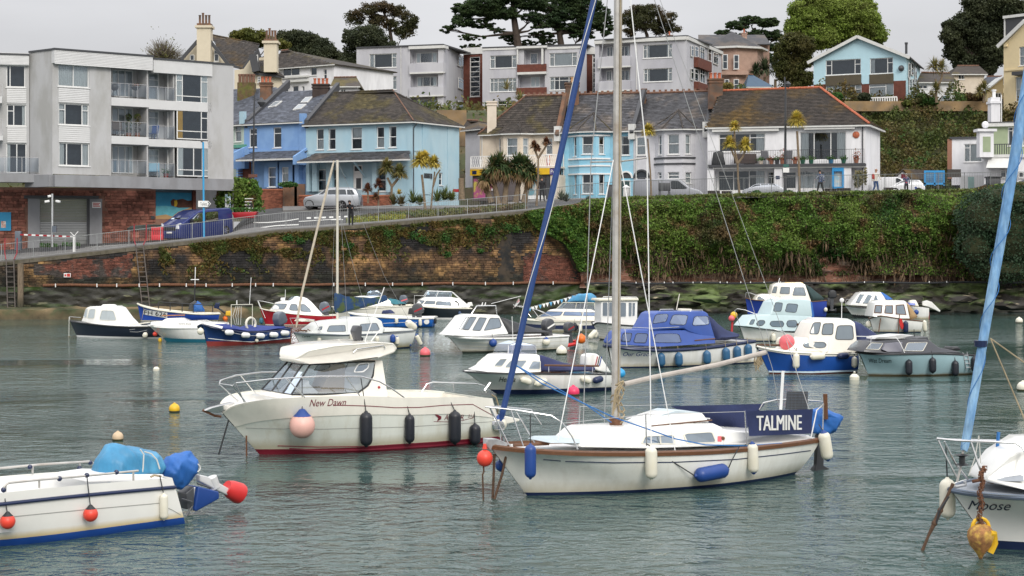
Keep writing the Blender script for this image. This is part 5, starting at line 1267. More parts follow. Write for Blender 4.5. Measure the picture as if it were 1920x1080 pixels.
F.box('spandrel_panel',(183,380,363,431),0,.06,E9);F.box('spandrel_panel',(405,374,527,423),0,.06,E9)
F.box('render_panel',(367,378,404,425),-.01,.02,Es)
ap=F.px(350,186);m=MB();uc=ap[0];m.add([F.P(0,ze,0),F.P(F.W,ze,0),F.P(uc,ap[1],0)],[(0,1,2)]);m.A0('gable',Es,B,world=1)
Fs=Fac(B,(zp(Z5,590,0)[0],163.5),(zp(Z5,662,0)[0],175),Z5,Es);Fs.wall((0,Fs.W,zg,ze),[],px=False)
for q in((600,320,608,395),(614,318,624,380),(632,325,640,470),(602,400,610,470),(618,400,626,470)):Fs.win(q,(),(.5,),'',d=.02,dep=-.03)
D_=Fs.u*(Fs.W+.3);fr=F.n*.4
for a,b in(((-.5,ze-.25),(uc,ap[1]+.1)),((F.W+.5,ze-.25),(uc,ap[1]+.1))):
 p=F.P(*a,.4);q=F.P(*b,.4);Bl(B,[p,p+D_*1.02,q+D_*1.02,q],Cn,Bf=False);m=MB();m.bar(p-F.n*-.02-V3((0,0,.12)),q-V3((0,0,.12))+F.n*.02,.08,.3);m.A0('bargeboard',Ab,B,world=1)
m=MB();m.Al([(.12,0),(.12,.9),(.16,.95),(.16,1.1)],8,spx(Z5,592,272,166));m.A0('flue',A4,B,world=1)
m=MB();m.Al([(.001,.1),(.2,.05),(.3,-.05)],10,F.P(*F.px(567,345,.2),.2),F.n+V3((.5,0,0)));m.A0('satellite_dish',A4,B,world=1,sm=1)
m=MB();r=F.Bw(412,490,545,507,dep=2.5);
t=A7('garden_balustrade','white balustrade fence before the gabled light blue house','balustrade',F.P(r[0],r[2],2.5));F.root=t;F.Dx('balusters',r[0],r[1],r[2]-.3,r[3],2.5,A3,sp=.22,r=.05,top=.12)
B=A7('pale_yellow_house','tall pale yellow gabled house at the right edge above the bank','house',at(1910,190,160))
Do=pm('pale_yellow_render',(.68,.56,.34),.8,var=.04,world=1)
F=Fac(B,(zp(Z5,1085,0)[0],160),(zp(Z5,1320,0)[0],156),Z5,Do);zg=17;ze=F.px(1085,225)[1]
W=[(1163,236,1200,332),(1145,390,1172,512),(1215,390,1260,512)];F.wall((0,F.W,zg,ze),W,px=False)
for q in W:F.win(q,(),(.5,),'f')
a=F.px(1200,112);m=MB();m.add([F.P(0,ze,0),F.P(F.W,ze,0),F.P(F.W,a[1]+1,0),F.P(a[0],a[1],0)],[(0,1,2,3)]);m.A0('gable',Do,B,world=1)
m=MB();m.bar(F.P(-.5,ze-.2,.3),F.P(a[0],a[1]+.1,.3),.12,.35);m.A0('bargeboard',Ab,B,world=1)
F.box('string_course',(1085,345,1250,354),0,.08,Do);F.box('eave_trim',(1085,222,1100,236),0,.2,Do);F.Db(0,F.W,zg,ze,8,sides='lb');F.box('dormer',(1090,72,1320,190),-4,-.5,A4);F.box('dormer_roof',(1080,66,1320,80),-4.2,-.3,Ab);F.box('dormer_corner',(1086,80,1092,192),-.5,-.42,Ab)
F.box('porch',(1125,358,1250,376),0,.9,A4)
B=A7('yellow_lean_to','small pale yellow outhouse with sloping roof beside the tall yellow house','outbuilding',spx(Z5,1045,500,163));F=Fac(B,(zp(Z5,1000,0)[0],163),(zp(Z5,1083,0)[0],163),Z5,Do)
m=MB();P=[F.P(*F.px(*q))for q in((1000,520),(1083,520),(1083,395),(1000,462))];m.Bd(P,[p-F.n*3 for p in P]);m.A0('wall',Do,B,world=1);m=MB();P=[F.P(*F.px(*q))for q in((990,468),(1088,390))];m.Bd([P[0]+F.n*.2,P[1]+F.n*.2,P[1]+F.n*.2+V3((0,0,.15)),P[0]+F.n*.2+V3((0,0,.15))],[P[0]-F.n*3,P[1]-F.n*3,P[1]-F.n*3+V3((0,0,.15)),P[0]-F.n*3+V3((0,0,.15))]);m.A0('roof',Ab,B,world=1);F.win((1040,470,1072,505),(.5,),(),'',d=.03,dep=0)
def Ci(name,Ah,Z,a,b,c,d,Ya,Yb,mat,rfm,ridge_pts,W=(),dep=6,cat='house',base=3.,sl=False,over=.3):
 B=A7(name,Ah,cat,spx(Z,(a+c)/2,d,(Ya+Yb)/2));F=Fac(B,(zp(Z,a,0)[0],Ya),(zp(Z,c,0)[0],Yb),Z,mat);ze=F.px((a+c)/2,b)[1];zz=F.px((a+c)/2,d)[1]-base
 F.wall((0,F.W,zz,ze),[w[:4]for w in W],px=False)
 for q in W:F.win(q[:4],q[4]if len(q)>4 else(),q[5]if len(q)>5 else(),q[6]if len(q)>6 else '')
 F.Db(0,F.W,zz,ze,dep,sides='lrb')
 if ridge_pts=='flat':F.box('roof',(-.15,F.W+.15,ze,ze+.15),-dep,.15,rfm,px=False)
 else:
  (x0,y0),(x1,y1)=ridge_pts;Yr=(Ya+Yb)/2+dep/2;r0=spx(Z,x0,y0,Yr);r1=spx(Z,x1,y1,Yr);e0,e1,e2,e3=F.P(-over,ze,over),F.P(F.W+over,ze,over),F.P(F.W+over,ze,-dep-over),F.P(-over,ze,-dep-over)
  Bl(B,[e0,e1,r1,r0],rfm,Bf=sl);
  if(r1-r0).length<F.W-1 or 1:
   Bl(B,[e1,e2,r1],rfm,Bf=False);Bl(B,[e3,e0,r0],rfm,Bf=False);Bl(B,[e2,e3,r0,r1],rfm,Bf=False)
  D6(B,r0,r1,C0,.08);Be(B,e0-V3((0,0,.08)),e1-V3((0,0,.08)))
 return B,F
Ci('bungalow','brown-roofed white bungalow right of the gabled light blue house',Z5,655,416,830,500,172,172,At,Ar,((668,368),(812,372)),[(803,430,828,468),(655,430,700,450,(.5,))],dep=7)
Ci('cream_house','plain cream house with one small upper window, below the dark oak',Z5,832,375,985,478,178,178,B0,Ar,((850,335),(960,335)),[(856,374.5,887,402,(.5,))],dep=6)
Ci('slate_roofed_house','low house with a blue slate roof and red ridge, behind the yellow outhouse',Z5,990,425,1085,480,180,180,Do,D0,((1000,390),(1078,388)),[],dep=5)
B=A7('green_and_white_house','green and white flat-roofed house with white chimney at the right edge','house',at(1900,355,133))
F7=pm('sage_green_render',(.30,.36,.23),.8,var=.05,world=1)
F=Fac(B,(zp(Z5,1003,0)[0],136),(zp(Z5,1400,0)[0],134),Z5,F7);ze=F.px(1100,640)[1];W=[(1106,642,1158,738),(1180,642,1230,738)]
F.wall((0,F.W,7.9,ze),W,px=False);[F.win(q,(.5,),((.2,0),),'l')for q in W];F.Db(0,F.W,7.9,ze,7,sides='lrb');F.box('roof',(-.3,F.W,ze,ze+.3),-7,.3,Ab,px=False);F.box('roof_edge',(-.35,F.W,ze+.3,ze+.36),-7,.35,A4,px=False)
p=spx(Z5,1022,625,137);q=spx(Z5,1068,492,137);m=MB();m.box(p.x,q.x,137,138,p.z-1,q.z);m.box(p.x-.1,q.x+.1,136.9,138.1,q.z-.5,q.z-.3);m.A0('chimney',At,B,world=1);m=MB();m.Al([(.14,0),(.14,.5),(.2,.55),(.2,.65)],8,((p.x+q.x)/2,137.5,q.z));m.A0('chimney_pot',A3,B,world=1)
pipe_(B,[spx(Z5,1074,480,137),spx(Z5,1074,620,137)],A3,.04)
F.box('porch_wall',(985,788,1400,930),0,2.2,At,dep=2.2);F.box('porch_roof',(970,780,1400,796),0,2.4,Ab,dep=2.4)
r=F.Bw(1018,728,1135,785,dep=2.2);F.Dx('balustrade',r[0],r[1],r[2],r[3],2.2,A4,sp=.16,r=.035,top=.06)
m=MB();P=[F.P(*F.px(*q,2.3),2.3)for q in((1010,800),(1125,800),(1150,852),(1000,852))];P2=[F.P(*F.px(*q,2.3),2.3+(1. if q[1]>820 else .05))for q in((1010,800),(1125,800),(1150,852),(1000,852))];m.Bd(P,P2);m.A0('glass_canopy',Ab,B,world=1)
F.win((1068,862,1125,900),(.5,),(),'',d=2.25,dep=0);F.win((1160,870,1210,900),(.5,),(),'',d=2.25,dep=0)
p=F.P(*F.px(992,790,2.6),2.6);m=MB();m.box(p.x-.55,p.x+.55,p.y-.4,p.y+.5,p.z-.1,p.z+1.9);m.box(p.x-.75,p.x+.75,p.y-.6,p.y+.7,p.z+1.9,p.z+2.1);m.B1((p.x,p.y,p.z+2.45),.28,10);m.A0('lantern_turret',At,B,world=1);m=MB();m.box(p.x-.3,p.x+.3,p.y-.42,p.y-.4,p.z+.3,p.z+1.5);m.A0('turret_window',F7,B,world=1)
B,F=Ci('white_annexe','single white flat-roofed annexe with one window and a brown brick end',Z5,822,702,1000,905,137,136.2,At,A4,'flat',[(885,728,976,820,(.33,),((.22,0),),'f')],dep=7,cat='annexe',base=.5)
F.box('brick_end',(800,704,823,905),-6,.02,pm('pinkish_brick',(.3,.15,.1),.9,world=1));F.box('garage_door',(865,888,985,972),0,.05,B6,);F.box('door',(905,895,935,972),.05,.08,pm('pale_green_door',(.25,.38,.36),.6))
B=A7('boat_shed','small white gabled shed with brown roof beside the blue cage','shed',spx(Z5,592,905,138));F=Fac(B,(zp(Z5,538,0)[0],138),(zp(Z5,622,0)[0],137.5),Z5,At)
m=MB();P=[F.P(*F.px(*q))for q in((540,960),(618,960),(618,902),(575,858),(540,890))];m.Bd(P,[p-F.n*3 for p in P]);m.A0('wall',At,B,world=1)
p=F.P(*F.px(575,855),.15);q=F.P(*F.px(622,905),.15);k=-F.n*3+V3((1.6,0,0));Bl(B,[q,q+k,p+k,p],Bp,Bf=False);q=F.P(*F.px(533,895),.15);Bl(B,[q,p,p+k,q+k],Ar,Bf=False);F.box('red_emblem',(566,880,592,902),0,.03,C8)
t=A7('blue_cage','bright blue framed mesh cage behind the harbour railing','cage',spx(Z5,735,935,131));F=Fac(t,(zp(Z5,683,0)[0],131),(zp(Z5,788,0)[0],131),Z5,None);mb=pm('bright_blue_paint',(.02,.25,.55),.5)
F.box('frame',(683,863,787,872),-.1,0,mb);F.box('frame',(683,925,787,935),-.1,0,mb)
for a in(683,732,780):F.box('frame',(a,872,a+8,940),-.1,.0,mb)
m=MB();
for i in range(12):m.bar(spx(Z5,686+8*i,870,131.05),spx(Z5,686+8*i,930,131.05),.03)
for i in range(6):m.bar(spx(Z5,686,875+10*i,131.08),spx(Z5,785,875+10*i,131.08),.03)
m.A0('mesh',pm('blue_mesh',(.02,.12,.3),.5),t,world=1);F.box('back_panel',(692,872,780,925),-1,-.9,pm('pale_blue_panel',(.15,.3,.4),.6))
m=Cc(MB().box(*(lambda p,q:(p.x,q.x,130.6,130.75,q.z,p.z))(spx(Z5,795,858,131),spx(Z5,862,898,131))).A0('dark_hoarding',pm('dark_board',(.05,.045,.04),.8)),'dark brown board on posts right of the blue cage','board')
D8=pm('cream_gable_render',(.62,.55,.42),.8,var=.04,world=1)
ZR=(340,30,4.818)
B=A7('cream_gabled_house','cream gabled house with dark bargeboards, mossy roof and tall cream chimney','house',at(440,170,160))
def slab(pts,Y,dp,mat,name='wall'):
 P=[spx(ZR,u,v,Y)for u,v in pts];m=MB();m.Bd(P,[p+V3((0,dp,0))for p in P]);return m.A0(name,mat,B,world=1)
slab([(0,700),(420,700),(420,436),(255,222),(150,222),(0,392)],158,.5,D8);slab([(480,700),(655,700),(655,520),(640,368),(562,478),(480,488)],156.5,.5,D8);slab([(655,700),(905,660),(905,543),(700,500),(655,515)],155.8,.5,D8);slab([(700,400),(760,400),(760,372),(700,376)],158,.4,D8)
Bl(B,[spx(ZR,412,440,157.6),spx(ZR,570,482,157),spx(ZR,705,262,163),spx(ZR,272,178,165)],Bp,.3,.35);D6(B,spx(ZR,272,176,165),spx(ZR,705,262,163),Bp)
Bl(B,[spx(ZR,705,500,155.5),spx(ZR,935,550,155.3),spx(ZR,872,474,158),spx(ZR,690,370,159)],Ar,.3,.35)
for a,b_,w_ in(((0,392),(148,225),.3),((255,220),(425,440),.3),((560,482),(642,352),.3),((648,350),(682,505),1.1),((655,520),(930,552),.2),((430,438),(565,480),.2),((665,400),(685,298),.25),((685,298),(712,375),.25)):m=MB();m.bar(spx(ZR,*a,155.4 if a[0]>600 else 157.2),spx(ZR,*b_,155.4 if a[0]>600 else 157.2),w_*.6,w_);m.A0('bargeboard',A4,B,world=1)
G=Fac(B,(340,157.8),(560,157.8),ZR,D8);G.win((78,350,120,405),(),(),'',d=.06,dep=0);G.win((296,308,340,412),(),(.35,),'',d=.06,dep=0);G.win((652,352,694,445),(),(),'',d=2.6,dep=0);G.win((690,548,718,600),(),(.5,),'',d=2.2,dep=0)
for a,t_,c,bt,Y,n_ in((148,110,272,420,157.2,4),(752,250,868,510,155.2,4)):
 p=spx(ZR,a,bt,Y);q=spx(ZR,c,t_,Y);m=MB();m.box(p.x,q.x,Y-.5,Y+.7,p.z,q.z);m.box(p.x-.15,q.x+.15,Y-.65,Y+.85,q.z-.02,q.z+.2);ch_=m.A0('chimney',D8,B,world=1);MB().box(p.x,q.x,Y-.5,Y+.7,q.z+.21,q.z+.4).A0('flaunching',B7,ch_,world=1)
 for i in range(n_):MB().Al([(.13,0),(.1,.05),(.1,.7+.2*(i==1)),(.14,.8+.2*(i==1))],8,(p.x+.2+i*(q.x-p.x-.4)/(n_-1),Y,q.z+.4)).A0('chimney_pot',B7,ch_,world=1,sm=1)
B=A7('chimney_stack','broad mossy brick chimney stack with reddish pots left of the mid blue house','chimney',spx(ZR,580,655,144));p=spx(ZR,505,660,144);q=spx(ZR,660,600,144);MB().box(p.x,q.x,144,145,p.z-1,q.z).A0('stack',pm('mossy_stack_brick',(.12,.08,.04),.95,var=.4,world=1,col2=(.12,.12,.03),A8=2),B,world=1)
for i in range(5):MB().Al([(.13,0),(.13,.55),(.16,.6),(.16,.75)],8,(p.x+.15+i*(q.x-p.x-.3)/4,144.5,q.z)).A0('chimney_pot',C0,B,world=1)
B,F=Ci('white_villa','white villa with grey hipped slate roof and upper bay windows behind the blue houses',Z2,250,282,530,430,166,162,At,Ar,((262,205),(300,200)),[(268,283,355,330,(.5,)),(410,286,442,328),(475,296,493,348,(),(.5,)),(270,380,298,412),(318,380,350,412),(367,382,380,410)],dep=9,base=1,sl=True)
F.box('string_course',(250,350,395,362),0,.3,Ab);F.box('string_course',(250,332,395,340),0,.3,Ab)
Ci('slate_roofed_outbuilding','low pale outbuilding with slate roof between the villa and the flats',Z2,528,383,648,430,160,160,Cm,Ar,((530,340),(645,338)),[(563,395,590,418,(.5,))],dep=4,cat='outbuilding')
Cc(MB().box(*(lambda p,q:(p.x,q.x,150,150.6,p.z-1.5,q.z))(spx(Z2,1050,600,150),spx(Z2,1200,503,150))).A0('retaining_wall',pm('ochre_stonework',(.3,.2,.1),.9,var=.35,world=1,scale=2,Ba=.6,col2=(.18,.13,.08),A8=1)),'tall ochre stone retaining wall right of the pale blue house','wall')
B,F=Ci('small_grey_house','low grey rendered building tucked between the pale blue house and the cream terrace',Z3,48,395,160,725,144,142,Cm,Bp,((60,330),(140,335)),[],dep=6,base=1)
B=A7('pink_turret_house','pinkish stone turret house with octagonal slate roof beside the flats','house',spx(Z6,1680,390,196));c=spx(Z6,1675,390,198);zt_=spx(Z6,1675,205,196).z
F8=pm('pinkish_stone',(.42,.28,.22),.85,var=.12,world=1);m=MB();m.Al([(3.6,-3),(3.6,zt_-c.z)],8,c);m.A0('wall',F8,B,world=1)
m=MB();m.Al([(4.1,zt_-c.z),(.05,zt_-c.z+2.1)],8,c);m.A0('roof',Cn,B,world=1);m=MB();m.Al([(4.2,zt_-c.z-.2),(4.2,zt_-c.z+.02)],8,c);m.A0('cornice',Ab,B,world=1)
G=Fac(B,(zp(Z6,1630,0)[0],194.3),(zp(Z6,1735,0)[0],194.3),Z6,F8)
for q in((1633,233,1656,296),(1681,235,1704,296),(1642,340,1662,385),(1681,340,1704,385)):G.win(q,(),(.5,),'lr',d=.15,dep=0)
G.box('string_course',(1625,305,1745,320),-.3,.3,F8);m=MB();a=spx(Z6,1545,175,202);m.box(a.x,a.x+8,202,210,a.z-6,a.z-.5);m.A0('wall',F8,B,world=1);Bl(B,[a+V3((-.5,-1,-.5)),a+V3((8,-1,-.5)),a+V3((8,4,1.2)),a+V3((0,4,1.2))],Cn,Bf=False)
Bk(B,Z6,1718,140,1738,190,200,F8,1,dep=.8);Bk(B,Z6,1395,150,1420,170,205,B7,1)
B,F=Ci('blue_gabled_outhouse','small outhouse with dark blue gabled roof beside the turret house',Z6,1745,372,1840,400,180,180,A3,pm('dark_blue_roof',(.04,.08,.13),.6,world=1),((1745,320),(1765,322)),[],dep=4,cat='outbuilding')
def Bw(a,b,c,d):return[(a,b),(c,b),(c,d),(a,d)]
def C7(b,pts,mat,name,amp=.05,Ae=None,seg=5,root=None,sub=2,ns=3.,bev=.1):
 A=[];B_=[]
 for u,v,hw in pts:q=b.p(u,v,-hw);A.append((q.x,-hw,q.z));B_.append((q.x,hw,q.z))
 C1=[V3(a)*1 for a in A];me=bpy.data.meshes.new(name);bm=bmesh.new();n=len(A);rings=[]
 cx=sum(a[0]for a in A)/n;cz=sum(a[2]for a in A)/n
 for k in range(7):
  f=k/6*2-1;sc=(1-abs(f)**3*.35)
  rings.append([bm.verts.new((cx+(A[i][0]-cx)*sc,f*pts[i][2],cz+(A[i][2]-cz)*sc))for i in range(n)])
 for r0,r1 in zip(rings,rings[1:]):
  for i in range(n):bm.faces.new((r0[i],r0[(i+1)%n],r1[(i+1)%n],r1[i]))
 bm.faces.new(rings[0][::-1]);bm.faces.new(rings[-1])
 bmesh.ops.triangulate(bm,faces=[f for f in bm.faces if len(f.verts)>4])
 bmesh.ops.subdivide_edges(bm,edges=bm.edges,cuts=sub,use_grid_fill=True)
 bmesh.ops.smooth_vert(bm,verts=bm.verts,factor=.4,use_axis_x=True,use_axis_y=True,use_axis_z=True)
 bmesh.ops.recalc_face_normals(bm,faces=bm.faces);bm.normal_update()
 for v in bm.verts:
  w_=b.root.location.x;q=v.co*ns+V3((w_,0,0));v.co+=v.normal*amp*(.4*mnoise.fractal(q*1.3,.9,2,4)+1.1*(.3-abs(mnoise.noise(V3((q.x*1.5+q.z*.5,q.y*.6,q.z*.5))))))
 bm.to_mesh(me);bm.free();me.materials.append(mat);Eo(me,75);return link(name,me,Ae or b.root)
Go=pm('pale_grey_green_gelcoat',(.72,.74,.68),.2,var=.03,B2=.6,Am=(2,2,.22),col2=(.62,.61,.52),A8=2.2,c2lo=.5,c2hi=.72,zcol=(.5,.47,.36),z0=.2,z1=.4,zn=.05)
b=Boat('motor_cruiser','cream fishing cruiser lettered New Dawn with a hardtop wheelhouse and maroon stripes',(486,852),(938,818),ZN)
b.hull([(118,492,.02),(200,448,.42),(400,414,.92),(700,398,1.2),(960,395,1.25),(1220,404,1.25),(1450,402,1.24),(1640,402,1.2),(1735,408,1.12)],(340,742),(1785,655),1.08,[Go,C8],B9=.13,B8=(.62,.97,.45,.16),Aq=Ao,Au=.9,tw=.95,N=40,rows=12)
m=MB();N_=44;rows_=[0,.08,.16,.24,.31]
def ndv(t):return .33 if t<.75 else .33+(t-.75)*.5
for sd in(-1,1):
 base=len(m.v)
 for i in range(N_+1):
  t=i/N_
  for k,r in enumerate([0,.25,.5,.75,.93,1,1]):
   x,y,z=b.pt(t,r*ndv(t));o=.02 if k<6 else .0
   m.v.append((x,sd*(y+o),z+(.012 if k==0 else 0)))
 for i in range(N_):
  for k in range(6):m.f.append((base+i*7+k,base+i*7+k+1,base+(i+1)*7+k+1,base+(i+1)*7+k));m.m.append(0)
o=m.A0('upper_moulding',Ao,b.root,sm=1,ang=50);b.bv=bvo(o,b.h)
b.B3([(785,446),(1000,452),(1160,462),(1300,460),(1450,447),(1620,442),(1760,520)],.018,C8)
b.B3([(260,582),(700,590),(1200,578),(1750,545)],.012,pm('seam_grey',(.3,.3,.28),.6),name='seam')
b.B3([(450,690),(700,697),(1000,693),(1400,668),(1775,636)],.02,C8);b.B3([(520,706),(700,716),(1000,712),(1400,688),(1780,652)],.045,C8)
b.Cp('New Dawn',640,413,860,455,Cz,C4=.35,Ff=-6)
b.Cp('ARVOR',1448,503,1565,535,Cz,C4=.3);b.Cp('215',1590,503,1630,520,Cz,C4=.3)
q=[b.hit(u,v,b.bv,.008)for u,v in((1392,500),(1412,505),(1432,515),(1430,530),(1405,545),(1412,525))];m=MB();m.add(q,[tuple(range(6))]);m.A0('bird_logo',Cz,b.root)
b.B3([(1385,545),(1480,547),(1560,538),(1625,522)],.012,Cz,name='logo_swash')
b.Gq([((430,402,.3),(478,377,.3)),((515,410,.85),(530,385,.8)),((900,412,.98),(900,374,.9)),((1112,408,.95),(1105,374,.88))],Ao,name='coachroof',bevel=.02)
cab,bv=b.A6([(925,380,.88),(990,330,.8),(1022,270,.74),(1034,182,.62),(1078,180,.6),(1110,392,.9)],Ao,name='wheelhouse_rear_pillar',bevel=.0)
def q3(u,v,y):return b.p(u,v,y)
side=[(532,383,-.8),(645,203,-.6),(1034,183,-.62),(1022,270,-.74),(990,330,-.8),(930,374,-.88),(720,382,-.87)]
front=[(480,376,-.3),(598,205,-.28),(645,203,-.6),(532,383,-.8)]
for sd in(1,-1):
 for nm,pl,lab in(('side_window',side,'large curved side pane with black surround'),('windscreen',front,'raked windscreen pane')):
  P=[q3(*p_)for p_ in pl];P=[V3((p_.x,p_.y*sd,p_.z))for p_ in P];c_=sum(P,V3())/len(P)
  m=MB();m.A2(P+[P[0]],.022,6);fo=m.A0(nm,Ac,b.root,sm=1);fo['label']=lab
  m=MB();m.add([c_+(p_-c_)*.985 for p_ in P],[tuple(range(len(P)))]);m.A0('pane',An('wheelhouse_glass',(.8,.83,.84),3),fo)
P=[q3(480,376,-.3),q3(598,205,-.28)];P+=[V3((P[1].x,.28,P[1].z)),V3((P[0].x,.3,P[0].z))]
m=MB();m.A2(P+[P[0]],.02,6);fo=m.A0('windscreen',Ac,b.root,sm=1);fo['label']='centre windscreen pane';m=MB();m.add(P,[(0,1,2,3)]);m.A0('pane',An('wheelhouse_glass',(.8,.83,.84),3),fo)
m=MB();m.A2([q3(768,203,-.0),q3(768,380,-.0)],.03,6);m.A0('cabin_post',pm('beige_interior',(.35,.27,.19),.8),b.root)
sv=BVHTree.FromPolygons([q3(*p_)for p_ in side],[tuple(range(len(side)))])
sb=b.A6([(560,372,.45),(640,300,.45),(640,320,.45),(700,375,.45)],B6,name='dashboard',bevel=.01)[0]
b.A6([(700,378,.3),(780,205,.3),(860,200,.3),(850,378,.3)],pm('beige_interior',(.35,.27,.19),.8),name='seat',bevel=.03)
b.Cs([(668,238),(690,206),(765,204),(758,225),(720,238)],sv,Bi=Di,fw=.012,Cd=Ac,Cv=False,Ah='small vent pane')
b.Cs([(905,250),(932,200),(998,195),(990,225),(960,248)],sv,Bi=Di,fw=.03,Cd=A3,Cv=False,Ah='opening vent pane with white frame')
rf,_=b.A6([(545,190,.35),(575,160,.55),(640,120,.8),(800,88,.9),(1050,70,.92),(1150,75,.85),(1172,100,.7),(1160,130,.75),(1060,165,.92),(800,190,.92),(640,203,.8)],Ao,name='hardtop_roof',bevel=.12,seg=6)
b.A2([(735,118,-.55),(745,105,-.55),(900,85,-.55),(990,88,-.55)],.014,A5,name='roof_rail');b.A2([(905,130,-.85),(925,110,-.85),(1085,88,-.85),(1095,105,-.85)],.014,A5,name='roof_rail')
b.A6([(760,120,.3),(800,100,.3),(890,92,.3),(900,105,.3)],Av,name='roof_hatch',bevel=.01)
b.A2([(945,90,0),(955,40,0)],.05,B4,name='radar_bracket');b.A6([(905,5,.1),(925,-30,.12),(960,-30,.12),(955,60,.1),(930,75,.1)],Av,name='spotlight',bevel=.03)
b.A2([(965,85,-.1),(1090,-260,-.1)],.012,A3,name='aerial');b.A2([(1005,70,.0),(1075,-20,.0)],.012,A3,name='aerial')
m=MB();q=b.hit(1057,340,bv,.01)or b.p(1057,340,-.85);m.B1(q,.035,8);m.A0('navigation_light',Cq,b.root,sm=1)
P=[(260,430,-.55),(180,330,-.7),(200,315,-.8),(400,292,-1.05),(700,274,-1.18),(950,275,-1.22),(1060,305,-1.23),(1130,345,-1.24),(1215,405,-1.24)]
b.A2(P,.018,A5,name='guard_rail',n=8);
b.A2([(215,425,.0),(100,325,.0),(105,300,.15),(200,268,.5),(350,250,.9),(560,247,1.1)],.018,A5,name='guard_rail',n=8);b.A2([(100,318,.0),(180,330,-.7)],.016,A5,name='guard_rail')
for(a,b_,c,d,y)in((505,288,613,400,-1.15),(860,275,942,390,-1.2),(225,265,315,375,.6),(488,250,540,300,1.1),(200,320,250,430,-.7)):b.A2([(a,b_,y),(c,d,y)],.015,A5,name='stanchion')
b.A2([(1310,375,1.15),(1345,320,1.15),(1380,308,1.15),(1640,318,1.15),(1690,330,1.15),(1700,370,1.15)],.016,A5,name='stern_rail');b.A2([(1505,310,1.15),(1506,365,1.15)],.014,A5,name='stanchion')
b.A2([(1245,415,-1.2),(1630,402,-1.2)],.022,Av,name='fishing_rod_holder');b.A2([(1690,360,1.0),(1725,312,1.0)],.03,A5,name='rod_tube')
b.A2([(1100,250,.3),(1115,170,.3)],.01,A5,name='stay')
b.A6([(10,480,.06),(60,462,.1),(190,430,.12),(200,445,.12),(90,495,.08)],A5,name='bow_roller',bevel=.01);b.A2([(0,478,0),(30,490,0),(70,510,.05),(110,515,.05)],.03,C5,name='anchor')
b.A6([(1700,470,.9),(1760,500,.95),(1905,530,.8),(1900,545,.8),(1780,570,.95)],Ao,name='bathing_platform',bevel=.02)
b.A2([(1735,385,-1.05),(1760,400,-1.08),(1775,450,-1.08),(1765,500,-1.08)],.02,Bj,name='coiled_line')
b.A6([(320,430,.25),(350,418,.3),(440,412,.3),(450,425,.3)],Ao,name='fore_hatch',bevel=.02)
nd=b
g='fenders hanging along the cream New Dawn cruiser'
Aa(b,597,488,597,650,.25,Fy,'large faded pink ball fender with blue top on New Dawn\'s bow',B1=True,tip=Aw,Af=(597,290),Ad=g)
Aa(b,980,480,982,700,.15,B4,'biggest black fender on New Dawn, below the wheelhouse side window',Af=(950,285),Ad=g)
Aa(b,1242,497,1242,680,.12,B4,'slim black fender at mid cockpit of New Dawn, third from its bow',Af=(1215,410),Ad=g)
Aa(b,1513,475,1513,685,.15,B4,'large black fender partly covering the maroon logo of New Dawn',Af=(1480,410),Ad=g)
Aa(b,1634,555,1634,690,.14,B4,'short black fender nearest New Dawn\'s stern, touching the water',Af=(1625,405),Ad=g)
Aa(b,1780,515,1780,610,.16,A1,'white ball fender at New Dawn\'s stern corner',B1=True,tip=Aw,Af=(1745,400),y=-1.2,Ad=g)
t=A7('mooring_rope','black mooring rope slanting from New Dawn\'s bow into the water',0,b.wp(160,520));m=MB();m.A2([b.wp(160,520),b.wp(95,745)],.02,5);m.A0('strand',Ac,t,world=1)
t=A7('mooring_rope','rusty chain hanging beside New Dawn\'s stem',0,b.wp(262,640));m=MB();m.A2([b.wp(262,630,-.1),b.wp(264,790,-.1)],.02,5);m.A0('chain',C5,t,world=1)
Gc=pm('white_yacht_topsides',(.82,.82,.77),.2,var=.03,B2=.6,Am=(2,2,.22),col2=(.73,.72,.66),A8=2.2,c2lo=.5,c2hi=.72,zcol=(.55,.52,.42),z0=.08,z1=.3,zn=.06)
b=Boat('sailing_yacht','white sloop Talmine with teak rubbing strake, navy dodgers and blue furled headsail',(988,928.6),(1497,884),ZT)
TS=[(98,402,.02),(180,413,.28),(300,424,.6),(530,436,.98),(860,438,1.18),(1200,428,1.14),(1450,405,.96),(1600,387,.75),(1712,370,.5)]
b.hull(TS,(280,645),(1600,548),.95,[Gc,Aj],B9=.06,Ak=None,B8=(.74,.95,.35,.25),Aq=A3,Au=.6,tw=.3,N=40,rows=12,deckz=-.05)
m=MB()
for sd in(-1,1):
 P=[V3(Cf(b.S,i/40))for i in range(41)]
 for i in range(40):
  a,c=P[i],P[i+1];m.Bd([(a.x,sd*(a.y+.022),a.z-.07),(c.x,sd*(c.y+.022),c.z-.07),(c.x,sd*(c.y+.022),c.z+.0),(a.x,sd*(a.y+.022),a.z+.0)],[(a.x,sd*(a.y-.03),a.z-.07),(c.x,sd*(c.y-.03),c.z-.07),(c.x,sd*(c.y-.03),c.z+.03),(a.x,sd*(a.y-.03),a.z+.03)])
m.A0('teak_rubbing_strake',B5,b.root)
b.B3([(360,470),(445,477)],.02,Aj);b.B3([(467,479),(700,486),(1000,484),(1300,470),(1500,448),(1660,427)],.02,Aj)
cab,bv=b.A6([(545,412,.62),(585,335,.48),(610,320,.45),(830,312,.5),(870,300,.5),(1190,296,.55),(1235,315,.6),(1262,405,.7),(860,418,.72)],A9,bevel=.05,seg=4)
b.Cs([(838,395),(852,360),(985,352),(998,360),(998,393),(985,397)],bv,r=.12,fw=.03,Cd=A1);b.Cs([(1042,352),(1055,345),(1180,338),(1200,388),(1060,395)],bv,r=.15,fw=.03,Cd=A1)
b.A2([(928,356,-.64),(932,396,-.68)],.015,A1,name='window_bar')
